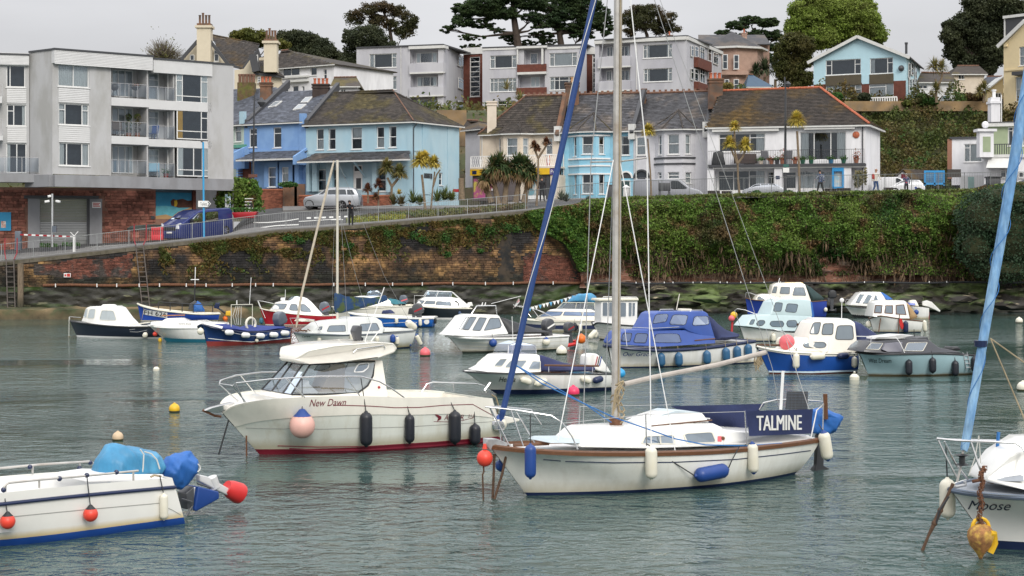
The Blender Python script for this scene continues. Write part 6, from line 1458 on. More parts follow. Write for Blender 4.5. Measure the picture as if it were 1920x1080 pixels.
b.A6([(1240,400,.75),(1262,330,.7),(1500,345,.7),(1650,352,.5),(1690,372,.48),(1500,398,.8)],A9,name='cockpit_coaming',bevel=.03)
b.A6([(395,392,.45),(400,372,.35),(640,372,.4),(640,392,.5)],pm('pale_blue_hatch',(.5,.58,.62),.5),name='fore_hatch',bevel=.02);b.A6([(480,372,.14),(500,345,.12),(525,345,.12),(530,372,.14)],A1,name='ventilator',bevel=.03)
b.A6([(870,300,.4),(900,262,.3),(1000,235,.32),(1135,245,.35),(1170,290,.4)],A9,name='sliding_hatch',bevel=.03)
b.A6([(905,265,.32),(1005,233,.33),(1130,243,.33),(1100,258,.33)],pm('pale_blue_hatch',(.5,.58,.62),.5),name='hatch_cover',bevel=.01)
b.A2([(885,308,-.5),(1180,280,-.5)],.016,B5,name='handrail');b.A2([(760,272,.1),(870,245,.1),(1170,272,-.1)],.014,A5,name='handrail')
b.A2([(215,402,-.05),(385,394,-.05)],.035,B5,name='spare_spar')
mastx=b.p(712,312,0)
top=b.p(720,-2450,0);top.y=0
m=MB();mb0=V3((mastx.x,0,mastx.z-.1));mt=V3((b.p(722,-1765,0).x,0,b.p(722,-1765,0).z));mt=mb0+(mt-mb0)*1.35
m.A2([mb0,mb0.lerp(mt,.3),mt],[.088,.088,.07],10);mast=m.A0('mast',Da,b.root,sm=1)
m=MB();m.A2([mb0+V3((0,-.095,0)),mb0+V3((0,-.095,0))+(mt-mb0)*.95],.012,5);m.A2([mb0+V3((.095,0,0)),mb0+V3((.095,0,0))+(mt-mb0)*.95],.012,5);m.A0('halyard',Bj,mast)
m=MB();m.A2([mb0,mb0+V3((0,0,.3))],.13,8);m.A0('mast_step',C5,mast,sm=1)
b.A2([(752,105,0),(900,70,0),(1200,12,0),(1440,-50,0)],.052,pm('grey_boom',(.42,.38,.34),.6,var=.15,scale=5),name='boom',n=10)
m=MB()
for i in range(7):
 for k in range(1):
  c=b.p(722+rU(-6,6),100+i*32,0);m.A2([c+V3((.11*math.cos(a),.13*math.sin(a),.05*math.sin(a*1.5+i)))for a in np.linspace(0,6.3,9)],.016,5)
for i in range(6):m.A2([b.p(740+rU(-15,15),90+rU(-10,20),-.1),b.p(735+rU(-30,25),150+rU(-20,20),-.14),b.p(712+rU(-20,20),220+rU(-20,40),-.12)],.014,5)
m.A0('coiled_ropes',Bj,b.root)
def Dv(pts,r=.008,mat=None,name='shroud'):return b.A2(pts,r,mat or A5,name=name,n=5)
def zt(px,py):return((px-880)*2.5946,(py-680)*2.5946)
Bv=pm('rigging_wire',(.5,.5,.5),.4,metal=.5)
T=zt(1160,-210)
for i,(p,q,y)in enumerate((((1221,832),(1213,296),-1.1),((1093,815),(1108,303),1.1),)):
 Dv([(*zt(*p),y),(*zt(*q),y*.5),(*T,0)],.012 if i==0 else .01,A3 if i==0 else Bv)
Dv([(*zt(1266,846),-1.15),(*zt(1162,300),-.05)],.011,A3);Dv([(*zt(1046,826),-.9),(*zt(1150,300),-.05)],.011,A3);Dv([(*zt(1133,796),.9),(*zt(1150,300),.05)],.009,Bv)
Dv([(*zt(1162,303),0),(*zt(1213,296),-.6)],.018,Da,name='spreader');Dv([(*zt(1152,303),0),(*zt(1107,304),.6)],.018,Da,name='spreader')
Dv([(*T,0),(*zt(1448,690),0)],.008,Bv,name='backstay');Dv([(*zt(1448,690),0),(*zt(1462,770),.3)],.008,Bv,name='backstay');Dv([(*zt(1475,640),0),(*zt(1516,765),-.3)],.008,Bv,name='backstay');Dv([(*T,.05),(*zt(1475,640),0)],.006,Bv,name='backstay')
fp=[(*zt(938,792),0),(*zt(962,690),0),(*zt(1000,520),0),(*zt(1042,330),0),(*zt(1078,165),0),(*zt(1122,-40),0),(*zt(1150,-170),0)]
P=E6([tuple(b.p(*q))for q in fp],5);rr=[.012]+[.058]*3+[.062]*(len(P)-8)+[.045]*4
m=MB();m.A2(P,rr[:len(P)],10);sail=m.A0('furled_headsail',pm('royal_blue_sail_cover',(.012,.045,.17),.7,var=.15,Ba=.3,Ap=15),b.root,sm=1)
m=MB();Q=[];tot=len(P)-1
for i in range(140):
 t=.12+.86*i/139;f=t*tot;k=min(int(f),tot-1);q=P[k].lerp(P[k+1],f-k);a=i/139*14;Q.append(q+V3((.068*math.cos(a),.068*math.sin(a),0)))
m.A2(Q,.009,4);m.A0('spiral_line',Bs,sail)
b.A6([(118,305,.04),(125,285,.06),(165,285,.06),(175,310,.06),(170,328,.05),(125,325,.05)],A5,name='furling_drum',bevel=.01)
b.A2([(150,325,0),(155,390,0)],.015,A5,name='forestay')
b.A2([(78,215,0),(240,232,-.35),(400,258,-.7),(455,295,-.78),(500,360,-.85),(528,422,-.92)],.016,A5,name='pulpit',n=8);b.A2([(78,215,0),(150,212,.2),(300,228,.6),(350,300,.75)],.014,A5,name='pulpit')
for a in((105,222,-.1,190,395,-.28),(203,232,-.3,262,405,-.5),(228,240,.3,318,388,.4),(100,220,.05,150,340,.1)):b.A2([(a[0],a[1],a[2]),(a[3],a[4],a[5])],.014,A5,name='stanchion')
for(u,v,u2,v2,y)in((858,250,862,405,-1.1),(538,210,530,350,.95),(1340,235,1350,400,-1.05)):b.A2([(u,v,y),(u2,v2,y)],.014,A5,name='stanchion')
b.A2([(455,295,-.78),(858,252,-1.1),(1340,238,-1.05)],.006,Bv,name='guard_wire');b.A2([(540,213,.95),(980,205,1.05)],.006,Bv,name='guard_wire')
b.A2([(1410,228,.8),(1430,195,.7),(1500,180,.5),(1600,180,.4),(1725,190,.0),(1722,205,-.4),(1690,232,-.55),(1662,368,-.62)],.016,A5,name='pushpit',n=8);b.A2([(1722,200,-.3),(1720,340,-.3)],.014,A5,name='stanchion')
def Fw(poly,y0,y1,mat,name,Ae=None,th=.006,sag=.02):
 (a,b_,c,d)=poly;n=14;m=MB();G=[]
 for i in range(n+1):
  f=i/n;
  for j in range(5):
   g=j/4;u=(a[0]*(1-f)+b_[0]*f)*(1-g)+(d[0]*(1-f)+c[0]*f)*g;v=(a[1]*(1-f)+b_[1]*f)*(1-g)+(d[1]*(1-f)+c[1]*f)*g
   q=b.p(u,v,y0+(y1-y0)*f);q.y+=sag*math.sin(f*9)*math.sin(g*3.1);G.append(q)
 for sgn in(0,th):m.add([q+V3((0,sgn,0))for q in G],[(i*5+j,i*5+j+1,(i+1)*5+j+1,(i+1)*5+j)for i in range(n)for j in range(4)])
 o=m.A0(name,mat,Ae or b.root,sm=1);return o,BVHTree.FromPolygons([V3(q)for q in G],[(i*5+j,i*5+j+1,(i+1)*5+j+1,(i+1)*5+j)for i in range(n)for j in range(4)])
dg,dbv=Fw([(1350,236),(1672,226),(1664,345),(1362,358)],-1.08,-.68,Dj,'dodger');[b.Cp('TALMINE',1395+k,258,1612+k,330,Cy,bv=dbv,Ff=-4,off=.012+k*.0012)for k in(0,3)]
Fw([(978,212),(1438,200),(1350,318),(1225,316)],1.08,.85,Dj,'dodger')
b.A6([(1545,140,.0),(1648,140,.0),(1645,228,.02),(1543,228,.02)],Av,name='solar_panel',bevel=.0)
m=MB()
for i in range(6):q=b.p(1550+18*i,142,-.03);r=b.p(1549+18*i,226,-.04);m.bar(q,r,.003)
for i in range(6):q=b.p(1547,150+14*i,-.035);r=b.p(1645,150+14*i,-.035);m.bar(q,r,.006)
m.A0('cell_grid',Az,b.root)
b.A2([(1526,40,0),(1515,228,0)],.035,A3,name='aerial_pole');b.A2([(1731,152,-.25),(1735,275,-.25)],.05,B5,name='ensign_board')
C7(b,[(1676,300,.14),(1695,240,.22),(1745,224,.24),(1838,262,.2),(1805,332,.22),(1762,366,.16),(1700,345,.2)],Bx,'covered_outboard',.05,sub=4,ns=4)
b.A6([(1700,350,.07),(1730,350,.07),(1725,500,.06),(1760,520,.05),(1755,532,.1),(1682,528,.1),(1690,500,.06)],Ac,name='outboard_leg',bevel=.02)
b.A2([(210,0,0),(350,100,-.3),(500,172,-.4),(700,265,-.5),(860,320,-.7),(1000,370,-.8),(1150,400,-.95),(1350,405,-1.0),(1520,392,-.85)],.014,Dc,name='furling_line');b.A2([(225,12,0),(420,120,-.3),(560,200,-.3),(690,290,-.1)],.012,Dc,name='furling_line')
b.A6([(80,400,.06),(90,370,.1),(140,372,.14),(215,402,.1),(140,422,.1),(100,425,.05)],Eh,name='bow_roller',bevel=.015)
m=MB();q=b.hit(1232,368,bv,.01);m.B1(q,.04,8);m.A0('cleat',C5,b.root,sm=1);
q=[b.hit(u,v,bv,.01)for u,v in Bw(1207,358,1226,384)]
if all(q):MB().add(q,[(0,1,2,3)]).A0('pink_sticker',Dl,b.root)
tal=b
g='fenders hanging on the white sloop Talmine'
Aa(b,297,392,297,568,.11,Aw,'blue fender on Talmine\'s bow below the pulpit',Af=(297,250),Ad=g,y=-.95)
Aa(b,884,402,886,572,.12,A1,'long white fender amidships on Talmine, below the shroud',Af=(860,395),Ad=g)
Aa(b,1376,385,1384,542,.11,A1,'white fender with blue tips on Talmine, left below the TALMINE banner',Af=(1340,400),tip=Aw,Ad=g)
Aa(b,1722,330,1745,478,.13,A1,'white fender with blue tip at Talmine\'s stern corner',Af=(1700,300,-.5),tip=Aw,y=-.62,Ad=g)
Aa(b,1095,552,1262,520,.15,Aw,'blue fender floating sideways on two black lines against Talmine\'s hull',Af=(905,428),Ad=g)
t=A7('fender_line','black line from the sideways blue fender up to Talmine\'s rail','rope',b.wp(1258,520,-1.2));MB().A2([b.wp(1258,520,-1.2),b.wp(1275,480,-1.25),b.wp(1315,405,-1.18)],.012,5).A0('strand',Ac,t,world=1)
Aa(b,150,470,152,530,.1,Aw,'blue fender half hidden behind Talmine\'s stem',y=.25,Ad=g)
t=A7('mooring_buoy','orange-red ball buoy hanging from Talmine\'s bow','buoy',b.wp(75,465));m=MB();m.B1(b.wp(75,465,-.1),.155,18,sz=1.05);m.A0('ball',By,t,sm=1,world=1);MB().A2([b.wp(68,500,-.1),b.wp(70,530,-.1),b.wp(64,545,-.1),b.wp(68,668,-.1)],.018,5).A0('rope',Dz,t,world=1);MB().Al([(.05,0),(.03,.1)],8,b.wp(75,420,-.1)).A0('eye',By,t,world=1)
for pts,lab in(([(190,400,-.1),(160,540,-.1),(120,672,-.1)],'thick brown mooring rope slanting down from Talmine\'s bow roller'),([(122,445,0),(118,560,0),(112,690,0)],'brown mooring rope hanging straight from Talmine\'s bow')):
 t=A7('mooring_rope',lab,'mooring rope',b.wp(*pts[0]));MB().A2([b.wp(*p)for p in pts],.025,6).A0('strand',Dz,t,world=1)
b=Boat('open_motorboat','white open motorboat with navy rubbing band and blue waterline cut by the left edge',(-173,HOR+16000/27.4),(291,HOR+16000/30.6),ZL)
b.hull([(-830,560,.03),(-600,545,.5),(-300,512,.84),(0,478,.92),(350,442,.93),(640,415,.92),(950,390,.9),(1240,368,.86)],(-664,990),(1303,712),.82,[pm('white_hull_yellowed',(.8,.79,.75),.28,var=.03,B2=.25,zcol=(.62,.5,.28),z0=.14,z1=.24,zn=.03),pm('blue_antifoul',(.01,.06,.28),.5)],B9=.12,B8=(.3,.965,.25,.12),Aq=A3,Au=.5,tw=1.0,N=36,rows=12)
for sd in(-1,1):
 m=MB();P=[]
 for i in range(41):
  x,y,z=b.pt(i/40,.2+.0*i);P.append((x,sd*(y+.012),z))
 m.A2(P,.032,8);m.A0('rubbing_band',Aj,b.root,sm=1)
b.B3([(0,655),(110,645),(600,598),(1150,550)],.012,pm('seam_grey',(.3,.3,.28),.6),name='seam');b.B3([(1205,585),(1240,600),(1300,635)],.012,pm('seam_grey',(.3,.3,.28),.6),name='seam',both=False)
b.A2([(22,455,-.88),(30,430,-.88),(62,405,-.88),(280,382,-.88),(640,352,-.87),(995,318,-.86)],.02,Da,name='grab_rail',n=8)
for u,v0,v1 in((282,382,442),(960,325,388),(40,415,470)):b.A2([(u,v0,-.87),(u,v1,-.87)],.02,Da,name='rail_post')
b.A2([(-200,325,.88),(0,300,.88),(300,272,.88),(655,250,.86),(685,275,.86),(702,340,.86)],.022,Da,name='grab_rail',n=8)
for u,v0,v1 in((235,278,335),(575,255,300)):b.A2([(u,v0,.88),(u,v1,.88)],.02,Da,name='rail_post')
for u,v,y in((215,290,.86),(428,375,-.87),(838,328,-.86),(700,338,.86),(650,258,.86),(625,350,-.87),(25,455,-.88),(572,298,.86)):m=MB();q=b.p(u,v,y);m.B1(q,.045,8);m.A0('rail_clip',Aj,b.root,sm=1)
b.A6([(640,400,.55),(650,370,.55),(820,345,.55),(1180,345,.5),(1180,395,.55)],A3,name='engine_box',bevel=.02)
c=b.wp(1010,330,0);t=A7('tarpaulin_bundle','crumpled bright blue tarpaulin bundle tied with white cord in the left boat','tarpaulin',c,b.a)
old=b.root
C7(b,[(790,400,.45),(812,250,.45),(870,150,.38),(950,142,.34),(1060,172,.36),(1190,205,.38),(1245,300,.36),(1225,368,.44),(1000,398,.46)],Ez,'sheet',.09,sub=4,ns=1.7)
sh=[c_ for c_ in b.root.children if c_.name.startswith('sheet')][-1];sh.parent=t;Mx=Ee(t).inverted()@Ee(old);sh.data.transform(Mx);WM[sh.name]=Ee(t)
m=MB();
for pts in([(1010,395),(1030,300),(1035,200),(1010,165)],[(1150,305),(1130,240),(1090,195),(1040,180)]):m.A2([Mx@(b.p(u,v,-.43))for u,v in pts],.013,5)
m.A0('cord',Bs,t)
C7(b,[(1220,352,.28),(1255,288,.3),(1290,226,.27),(1340,200,.22),(1388,174,.1),(1455,232,.26),(1460,345,.28),(1380,420,.22),(1330,462,.16),(1280,446,.22)],Bx,'outboard_cover',.035,sub=4,ns=4.5)
q=[b.p(1408+34*math.cos(a),297+30*math.sin(a),-.23)for a in np.linspace(0,6.283,14)[:-1]];m=MB();m.A2(q+[q[0]],.012,5);qq=[b.p(1408+14*math.cos(a),297+14*math.sin(a),-.235)for a in np.linspace(0,6.283,9)[:-1]];m.A2(qq+[qq[0]],.012,5);m.A0('cover_emblem',Cy,b.root)
b.A6([(1440,345,.08),(1500,360,.09),(1670,455,.07),(1650,500,.07),(1540,450,.09),(1440,395,.08)],pm('white_engine_leg',(.6,.6,.6),.35,B2=.3),name='outboard_leg',bevel=.03);b.A2([(1520,365,-.0),(1545,440,-.0)],.11,pm('white_engine_leg',(.6,.6,.6),.35),name='leg_collar',n=12)
b.A6([(1395,440,.1),(1440,430,.12),(1425,600,.1),(1385,605,.1)],A5,name='transom_bracket',bevel=.01);b.A6([(1340,480,.15),(1400,430,.15),(1400,560,.15),(1350,600,.12)],Av,name='steering_gear',bevel=.02)
for p_ in([(1310,520,-.2),(1380,540,-.2)],[(1330,660,-.1),(1390,560,-.1)],[(1310,560,.1),(1395,600,.1)],[(1420,410,-.15),(1520,440,-.15)]):b.A2(p_,.018,Av,name='tilt_strut')
bk=b.A6([(1430,430,.2),(1580,468,.2),(1582,520,.2),(1415,612,.16),(1400,600,.16)],Aw,name='dry_bag',bevel=.04)[0]
m=MB();a0=b.p(1625,450,-.05);dirr=(b.p(1740,500,-.05)-b.p(1625,420,-.05)).normalized();m.Al([(.03,.02),(.13,0),(.17,.1),(.2,.3),(.19,.36),(.02,.37)],14,b.p(1630,435,0),(b.p(1760,500,0)-b.p(1630,435,0)));m.A0('propeller_bag',pm('red_plastic',(.6,.03,.03),.4),b.root,sm=1)
g='fenders on the left foreground motorboat'
Aa(b,55,625,55,740,.14,By,'red ball fender with black top, nearest the left edge',B1=True,tip=Ac,Af=(25,460),Ad=g,Dh=B4)
Aa(b,652,575,652,687,.14,By,'red ball fender with black top at mid length of the left boat',B1=True,tip=Ac,Af=(625,352),Ad=g,Dh=B4)
Aa(b,1178,475,1181,675,.075,A1,'slim white fender near the stern of the left motorboat',Af=(1150,350),Ad=g)
b.A2([(1085,362,-.7),(1110,350,-.7),(1160,358,-.7)],.02,Bj,name='mooring_cleat')
b=Boat('sailing_yacht','white yacht lettered Moose with pale blue furled headsail at the right edge',(1861.8,HOR+16000/27.7),(2554,HOR+16000/28.5),ZM)
b.hull([(272,738,.03),(330,750,.32),(440,762,.72),(560,768,.98),(800,775,1.15),(1300,775,1.15),(1900,765,.8)],(440,970),(1900,985),.95,[pm('white_moose_hull',(.84,.84,.81),.28,var=.03,B2=.25),Aj],B9=.14,Aq=pm('grey_deck',(.33,.36,.4),.7),Au=1.1,tw=.6,N=40,rows=12)
for sd in(-1,1):
 m=MB();P=[];
 for i in range(41):x,y,z=b.pt(i/40,.035);P.append((x,sd*(y+.0),z))
 m.A2(P,.045,8);m.A0('rubbing_band',pm('slate_blue_band',(.1,.13,.18),.5),b.root,sm=1)
b.B3([(290,733+20),(330,760),(440,775),(560,782)],.03,pm('slate_blue_band',(.1,.13,.18),.5))
b.Cp('Moose',342,785,510,820,Fi,C4=.4,Ff=4)
cab,bv=b.A6([(405,712,.35),(425,690,.4),(505,615,.5),(620,560,.6),(1500,540,.6),(1500,760,.85),(560,745,.8)],A9,bevel=.05)
b.A6([(430,700,.3),(560,690,.55),(560,712,.6),(420,712,.4)],pm('grey_deck',(.33,.36,.4),.7),name='foredeck_pad',bevel=.01)
b.A2([(222,545,0),(300,553,-.2),(400,556,-.4),(530,562,-.6),(555,580,-.62),(590,640,-.8)],.02,A5,name='pulpit',n=8);b.A2([(222,548,0),(260,548,.2),(560,555,.6)],.018,A5,name='pulpit')
for p_ in([(226,550,0),(262,625,-.05),(298,695,-.08)],[(250,556,.05),(292,640,.1),(342,705,.2)],[(355,560,-.35),(378,630,-.4),(405,702,-.45)]):b.A2(p_,.018,A5,name='stanchion')
b.A6([(432,702,.03),(500,600,.03),(560,560,.03),(561,612,.03),(520,608,.03),(445,702,.03)],Av,name='anchor',bevel=.01)
def zm(px,py):return((px-1650)*2.0778,(py-560)*2.0778)
fp=[(*zm(1806,838),0),(*zm(1812,822),0),(*zm(1850,600),0),(*zm(1885,400),0),(*zm(1925,160),0),(*zm(1990,-240),0)]
P=E6([tuple(b.p(*q))for q in fp],5);m=MB();m.A2(P,[.02,.03,.05,.06,.065]+[.072+.0012*i for i in range(len(P)-5)],10);sail=m.A0('furled_headsail',pm('faded_blue_sailcloth',(.13,.28,.5),.75,var=.3,scale=9,Ba=.3,Am=(1,1,.3),col2=(.25,.42,.6),A8=4),b.root,sm=1)
m=MB();tot=len(P)-1;Q=[]
for i in range(170):
 t=.1+.85*i/169;f=t*tot;k=min(int(f),tot-1);q=P[k].lerp(P[k+1],f-k);a=i/169*44;R=.035+.075*min(1,t*2);Q.append(q+V3((R*math.cos(a),R*math.sin(a),0)))
m.A2(Q,.007,4);m.A0('sheet_line',Dc,sail)
q=b.p(392,175,0);m=MB();m.Al([(.10,-.05),(.11,.05)],10,q);m.A0('lashing',Aj,sail)
m=MB();q=b.p(320,628,0);m.Al([(.02,-.1),(.12,-.08),(.05,-.05),(.05,.05),(.12,.08),(.02,.1)],12,q);m.A0('furling_drum',Ac,b.root,sm=1);b.A2([(327,560,0),(318,640,0),(300,715,0)],.02,Da,name='forestay')
b.A2([(430,155,0),(500,320,-.2),(561,465,-.4),(700,800,-.8)],.012,Bj,name='slack_line');b.A2([(430,155,0),(561,248,.3),(900,500,.6)],.012,Bj,name='slack_line')
b.A2([(455,605,.3),(462,520,.3)],.03,Dc,name='lashed_line');b.A2([(285,735,0),(335,725,-.1),(330,712,-.1)],.03,Eh,name='bow_roller')
b.A2([(345,690,.1),(370,620,.1),(385,535,.1),(392,640,.2)],.01,Bs,name='white_line')
Aa(b,262,695,264,862,.13,A1,'long white fender hanging left of Moose\'s bow',Af=(256,560,.3),y=.3)
t=A7('mooring_buoy','weathered yellow and rust pear-shaped buoy on a rusty chain below Moose\'s bow','buoy',b.wp(397,940,-.9));m=MB();c=b.wp(392,940,-.85)
m.Al([(.02,-.3),(.06,-.22),(.17,-.08),(.21,.05),(.2,.14),(.14,.22),(.06,.26)],14,c);m.A0('body',pm('rusty_buoy',(.3,.14,.05),.8,var=.4,scale=12,col2=(.45,.28,.06),A8=8,Ba=.4),t,sm=1,world=1)
m=MB();m.A2([c+V3(p)for p in((.1,-.12,.12),(.2,-.02,.1),(.22,0,-.05),(.15,0,-.2))],.06,7);m.A2([c+V3((.13*math.cos(a),0,.2+.14*math.sin(a)))for a in np.linspace(-.3,3.6,10)],.03,7);m.A0('yellow_collar',Bz,t,sm=1,world=1)
m=MB();pts=[(408,660,-.5),(392,690,-.7),(400,720,-.75),(388,760,-.82),(398,800,-.85),(386,850,-.88),(398,880,-.88)]
for i in range(34):
 q=V3(Cf([tuple(b.wp(*p))for p in pts],i/33));a=i*1.57;d=V3((.035*math.cos(a),.035*math.sin(a),.0));m.A2([q-d+V3((0,0,.03)),q-d-V3((0,0,.03)),q+d-V3((0,0,.03)),q+d+V3((0,0,.03)),q-d+V3((0,0,.03))],.012,4)
m.A0('chain',C5,t,world=1)
b.A2([(360,712,-.1),(400,705,-.2),(440,715,-.3),(465,705,-.3)],.03,C5,name='chain_heap')
t=A7('mooring_rope','knotted brown mooring rope running down from Moose\'s bow into the water',0,b.wp(280,725));P=[b.wp(u,v,-.05)for u,v in((285,720),(262,770),(235,825),(212,875),(188,925),(158,1000))];m=MB();m.A2(P,[.03,.024,.035,.04,.024,.03],6);
for q in(P[2],P[3],P[5]):m.B1(q,.05,8)
m.A0('strand',Dz,t,sm=1,world=1);MB().A2([P[1]+V3((.02,-.02,0)),P[2]+V3((-.02,-.03,0)),P[3]+V3((.02,-.03,0))],.02,5).A0('black_turn',Ac,t,world=1)
def Bm(b,L,bv,**k):
 for p in L:b.Cs(p,bv,**k)
b=Boat('cabin_cruiser','small white cruiser lettered Henna with navy canopy, plastic screen and big white outboard',(931,738.9),(1148,728),ZC)
b.hull([(235,793,.03),(330,800,.45),(480,806,.8),(750,810,1.0),(1100,812,1.02),(1485,812,.98)],(500,985),(1478,942),.85,[A9,Aj],B9=.16,Ak=Ac,Bh=.05,Au=1.2,Aq=A9,N=30)
cab,bv=b.A6([(425,800,.72),(470,760,.62),(545,660,.5),(600,648,.5),(840,648,.52),(868,660,.55),(880,800,.8),(650,808,.85)],A9,bevel=.04)
Bm(b,[[(478,748),(530,690),(588,688),(545,752)],[(567,760),(615,703),(757,703),(712,765)],[(766,777),(802,708),(870,710),(866,778)]],bv,fw=.02,r=.12,Cd=A1)
b.Cp('Henna',518,838,660,880,Bo,C4=.4)
C7(b,[(862,655,.45),(900,660,.42),(1100,728,.35),(1200,748,.4),(1385,765,.6),(1392,800,.8),(1100,806,.85),(870,802,.82)],pm('navy_purple_canvas',(.018,.025,.09),.8,var=.2),'canopy',.04)
m=MB();
for a,c in(((597,642),(603,572)),((603,572),(680,540)),((680,540),(832,572)),((832,572),(835,642))):m.bar(b.p(*a,-.5),b.p(*c,-.4),.02)
m.A0('screen_frame',A5,b.root);q=[b.p(u,v,y)for u,v,y in((597,642,-.5),(603,572,-.4),(680,540,-.3),(832,572,-.4),(835,642,-.5))];MB().add(q,[(0,1,2,3,4)]).A0('plastic_screen',An('purple_tinted_plastic',(.6,.6,.75),2),b.root);MB().add([(p.x,-p.y,p.z)for p in q],[(0,1,2,3,4)]).A0('plastic_screen',An('purple_tinted_plastic',(.6,.6,.75),2),b.root)
b.A2([(905,742,-.9),(1360,748,-.9)],.035,B5,name='oar')
for u in(940,1310):b.A2([(u,750,-.9),(u,800,-.95)],.012,A5,name='oar_post')
b.A6([(1255,745,.22),(1270,660,.25),(1310,642,.25),(1350,645,.25),(1390,680,.25),(1472,805,.25),(1400,800,.25)],A9,name='outboard_cowl',bevel=.05)
for u,mt in((1335,Cq),(1352,Bo),(1368,E0)):b.A2([(u,745,-.255),(u+17,668,-.255)],.02,mt,name='cowl_stripe')
b.A6([(430,775,.12),(445,748,.14),(490,755,.14),(480,790,.12)],A1,name='ventilator',bevel=.03)
b.A2([(628,640,-.3),(640,560,-.3),(630,330,-.3)],.012,A3,name='aerial')
g='fenders lying along the white Henna cruiser'
for u0,v0,u1,v1,mt,lab in((700,855,795,890,A1,'white fender tied sideways below Henna\'s first cabin window'),(818,905,930,868,A1,'long white fender tied sideways at Henna\'s mid length'),(1212,850,1300,880,A1,'small white fender tied sideways near Henna\'s stern'),(1312,878,1400,850,Aj,'navy fender tied sideways at Henna\'s stern')):Aa(b,u0,v0,u1,v1,.11,mt,lab,Ad=g)
Aa(b,1548,770,1550,850,.2,pm('sky_blue_vinyl',(.03,.3,.6),.4),'sky-blue ball buoy behind the big mast at Henna\'s stern',B1=True,y=-.3)
b=Boat('cabin_cruiser','white clinker-look cruiser with four slanted windows and black canopy',(867.8,662),(1062,653),ZC)
b.hull([(88,488,.03),(180,500,.5),(330,510,.85),(600,510,1.02),(900,500,1.02),(1108,488,.95)],(215,640),(1092,607),.85,[A9,pm('green_black_antifoul',(.03,.04,.03),.8)],B9=.08,Ak=A9,Bh=.1,Au=1.3,N=30)
for v in(545,575,605):b.B3([(150+v*.15-60,v),(400,v+8),(800,v+5),(1090,v-10)],.012,A1,name='clinker_line',off=.012)
b.B3([(100,508),(450,518),(1100,505)],.03,Ac)
cab,bv=b.A6([(130,492,.6),(165,470,.62),(250,330,.5),(300,312,.5),(500,316,.55),(525,325,.55),(605,478,.8),(300,500,.85)],A9,bevel=.05)
Bm(b,[[(183,437),(243,335),(268,335),(213,438)],[(216,440),(275,335),(330,337),(264,443)],[(295,446),(355,340),(416,343),(362,450)],[(392,450),(446,345),(520,345),(540,405),(528,425)]],bv,r=.1)
C7(b,[(525,322,.5),(700,382,.48),(900,442,.55),(1020,465,.7),(1000,480,.88),(600,482,.88),(590,460,.8)],Ac,'canopy',.03)
b.A2([(285,312,-.45),(330,242,-.45),(490,240,-.45),(505,318,-.45)],.02,A5,name='radar_arch');b.A2([(285,312,.45),(340,236,.45),(495,238,.45),(505,318,.45)],.02,A5,name='radar_arch');b.A2([(330,242,-.45),(340,236,.45)],.02,A5,name='radar_arch');b.A2([(455,222,0),(705,158,0)],.012,A3,name='whip_aerial')
for u in(375,400):b.A2([(u,240,0),(u+8,212,0)],.025,A3,name='aerial')
Br(b,b.xw(900),b.p(900,465,0).z-.0,Av,1.1,-.25,stripe=Cy);Br(b,b.xw(1080),b.p(1080,470,0).z,Av,.9,-.2,stripe=Cq)
b.A2([(1090,575,0),(1160,560,0),(1155,530,0)],.09,pm('red_plastic',(.6,.03,.03),.4),name='propeller_bag')
g='fenders on the white cruiser with black canopy'
Aa(b,470,518,470,590,.13,Aw,'blue pear fender on the bow half of the black-canopied cruiser',Af=(462,478),Ad=g,B1=True);Aa(b,920,512,920,580,.14,A1,'off-white ball fender with blue top near the black-canopied cruiser\'s stern',Af=(905,470),Ad=g,B1=True,tip=Aw)
Aa(b,1215,478,1215,562,.17,Dk,'orange ball buoy floating behind the black-canopied cruiser\'s outboards',B1=True,y=0)
b=Boat('cabin_cruiser','cream and navy cruiser with blue canopy and bunting along its bow line',(990,620),(1130,622),ZC)
b.hull([(703,343,.03),(790,360,.55),(950,370,.95),(1200,375,1.1),(1392,378,1.05)],(760,475),(1388,480),.95,[Ao,A9],B9=.25,Ak=A1,Bh=.06,Au=.9)
b.B3([(745,392),(950,408),(1200,410),(1390,408)],.34,Aj)
cab,bv=b.A6([(815,358,.7),(850,330,.75),(950,272,.6),(1010,265,.6),(1300,270,.65),(1385,330,.8),(1385,370,.9),(1000,368,.9)],Ao,bevel=.04)
Bm(b,[[(850,332),(928,287),(1060,290),(1038,322)],[(1062,322),(1075,290),(1215,293),(1220,325)],[(1224,325),(1225,294),(1330,296),(1362,326)]],bv,r=.08,Bi=An('blue_tinted_glass',(.2,.35,.6),4))
wsb,bv2=b.A6([(1005,266,.6),(1062,212,.5),(1325,215,.5),(1328,270,.6)],Cj,name='windscreen',bevel=.0)
for u,v,u2,v2 in((1005,266,1062,212),(1062,212,1325,215),(1175,214,1165,268),(1325,215,1328,270)):b.A2([(u,v,-.56),(u2,v2,-.56)],.02,A1,name='windscreen_frame',Cv=True)
C7(b,[(1072,214,.5),(1120,172,.45),(1180,140,.4),(1290,134,.4),(1325,170,.45),(1328,216,.5)],Ez,'canopy',.04)
b.A2([(700,345,0),(735,260,0),(640,232,0)],.015,A3,name='bow_pole');b.A2([(690,240,.2),(800,260,.5),(890,290,.6),(1005,345,.7)],.016,A5,name='guard_rail');b.A2([(700,250,-.3),(830,270,-.6),(1000,345,-.8)],.016,A5,name='guard_rail');b.A2([(735,262,0),(790,335,0)],.014,A5,name='stanchion');b.A2([(800,262,-.5),(850,330,-.6)],.014,A5,name='stanchion')
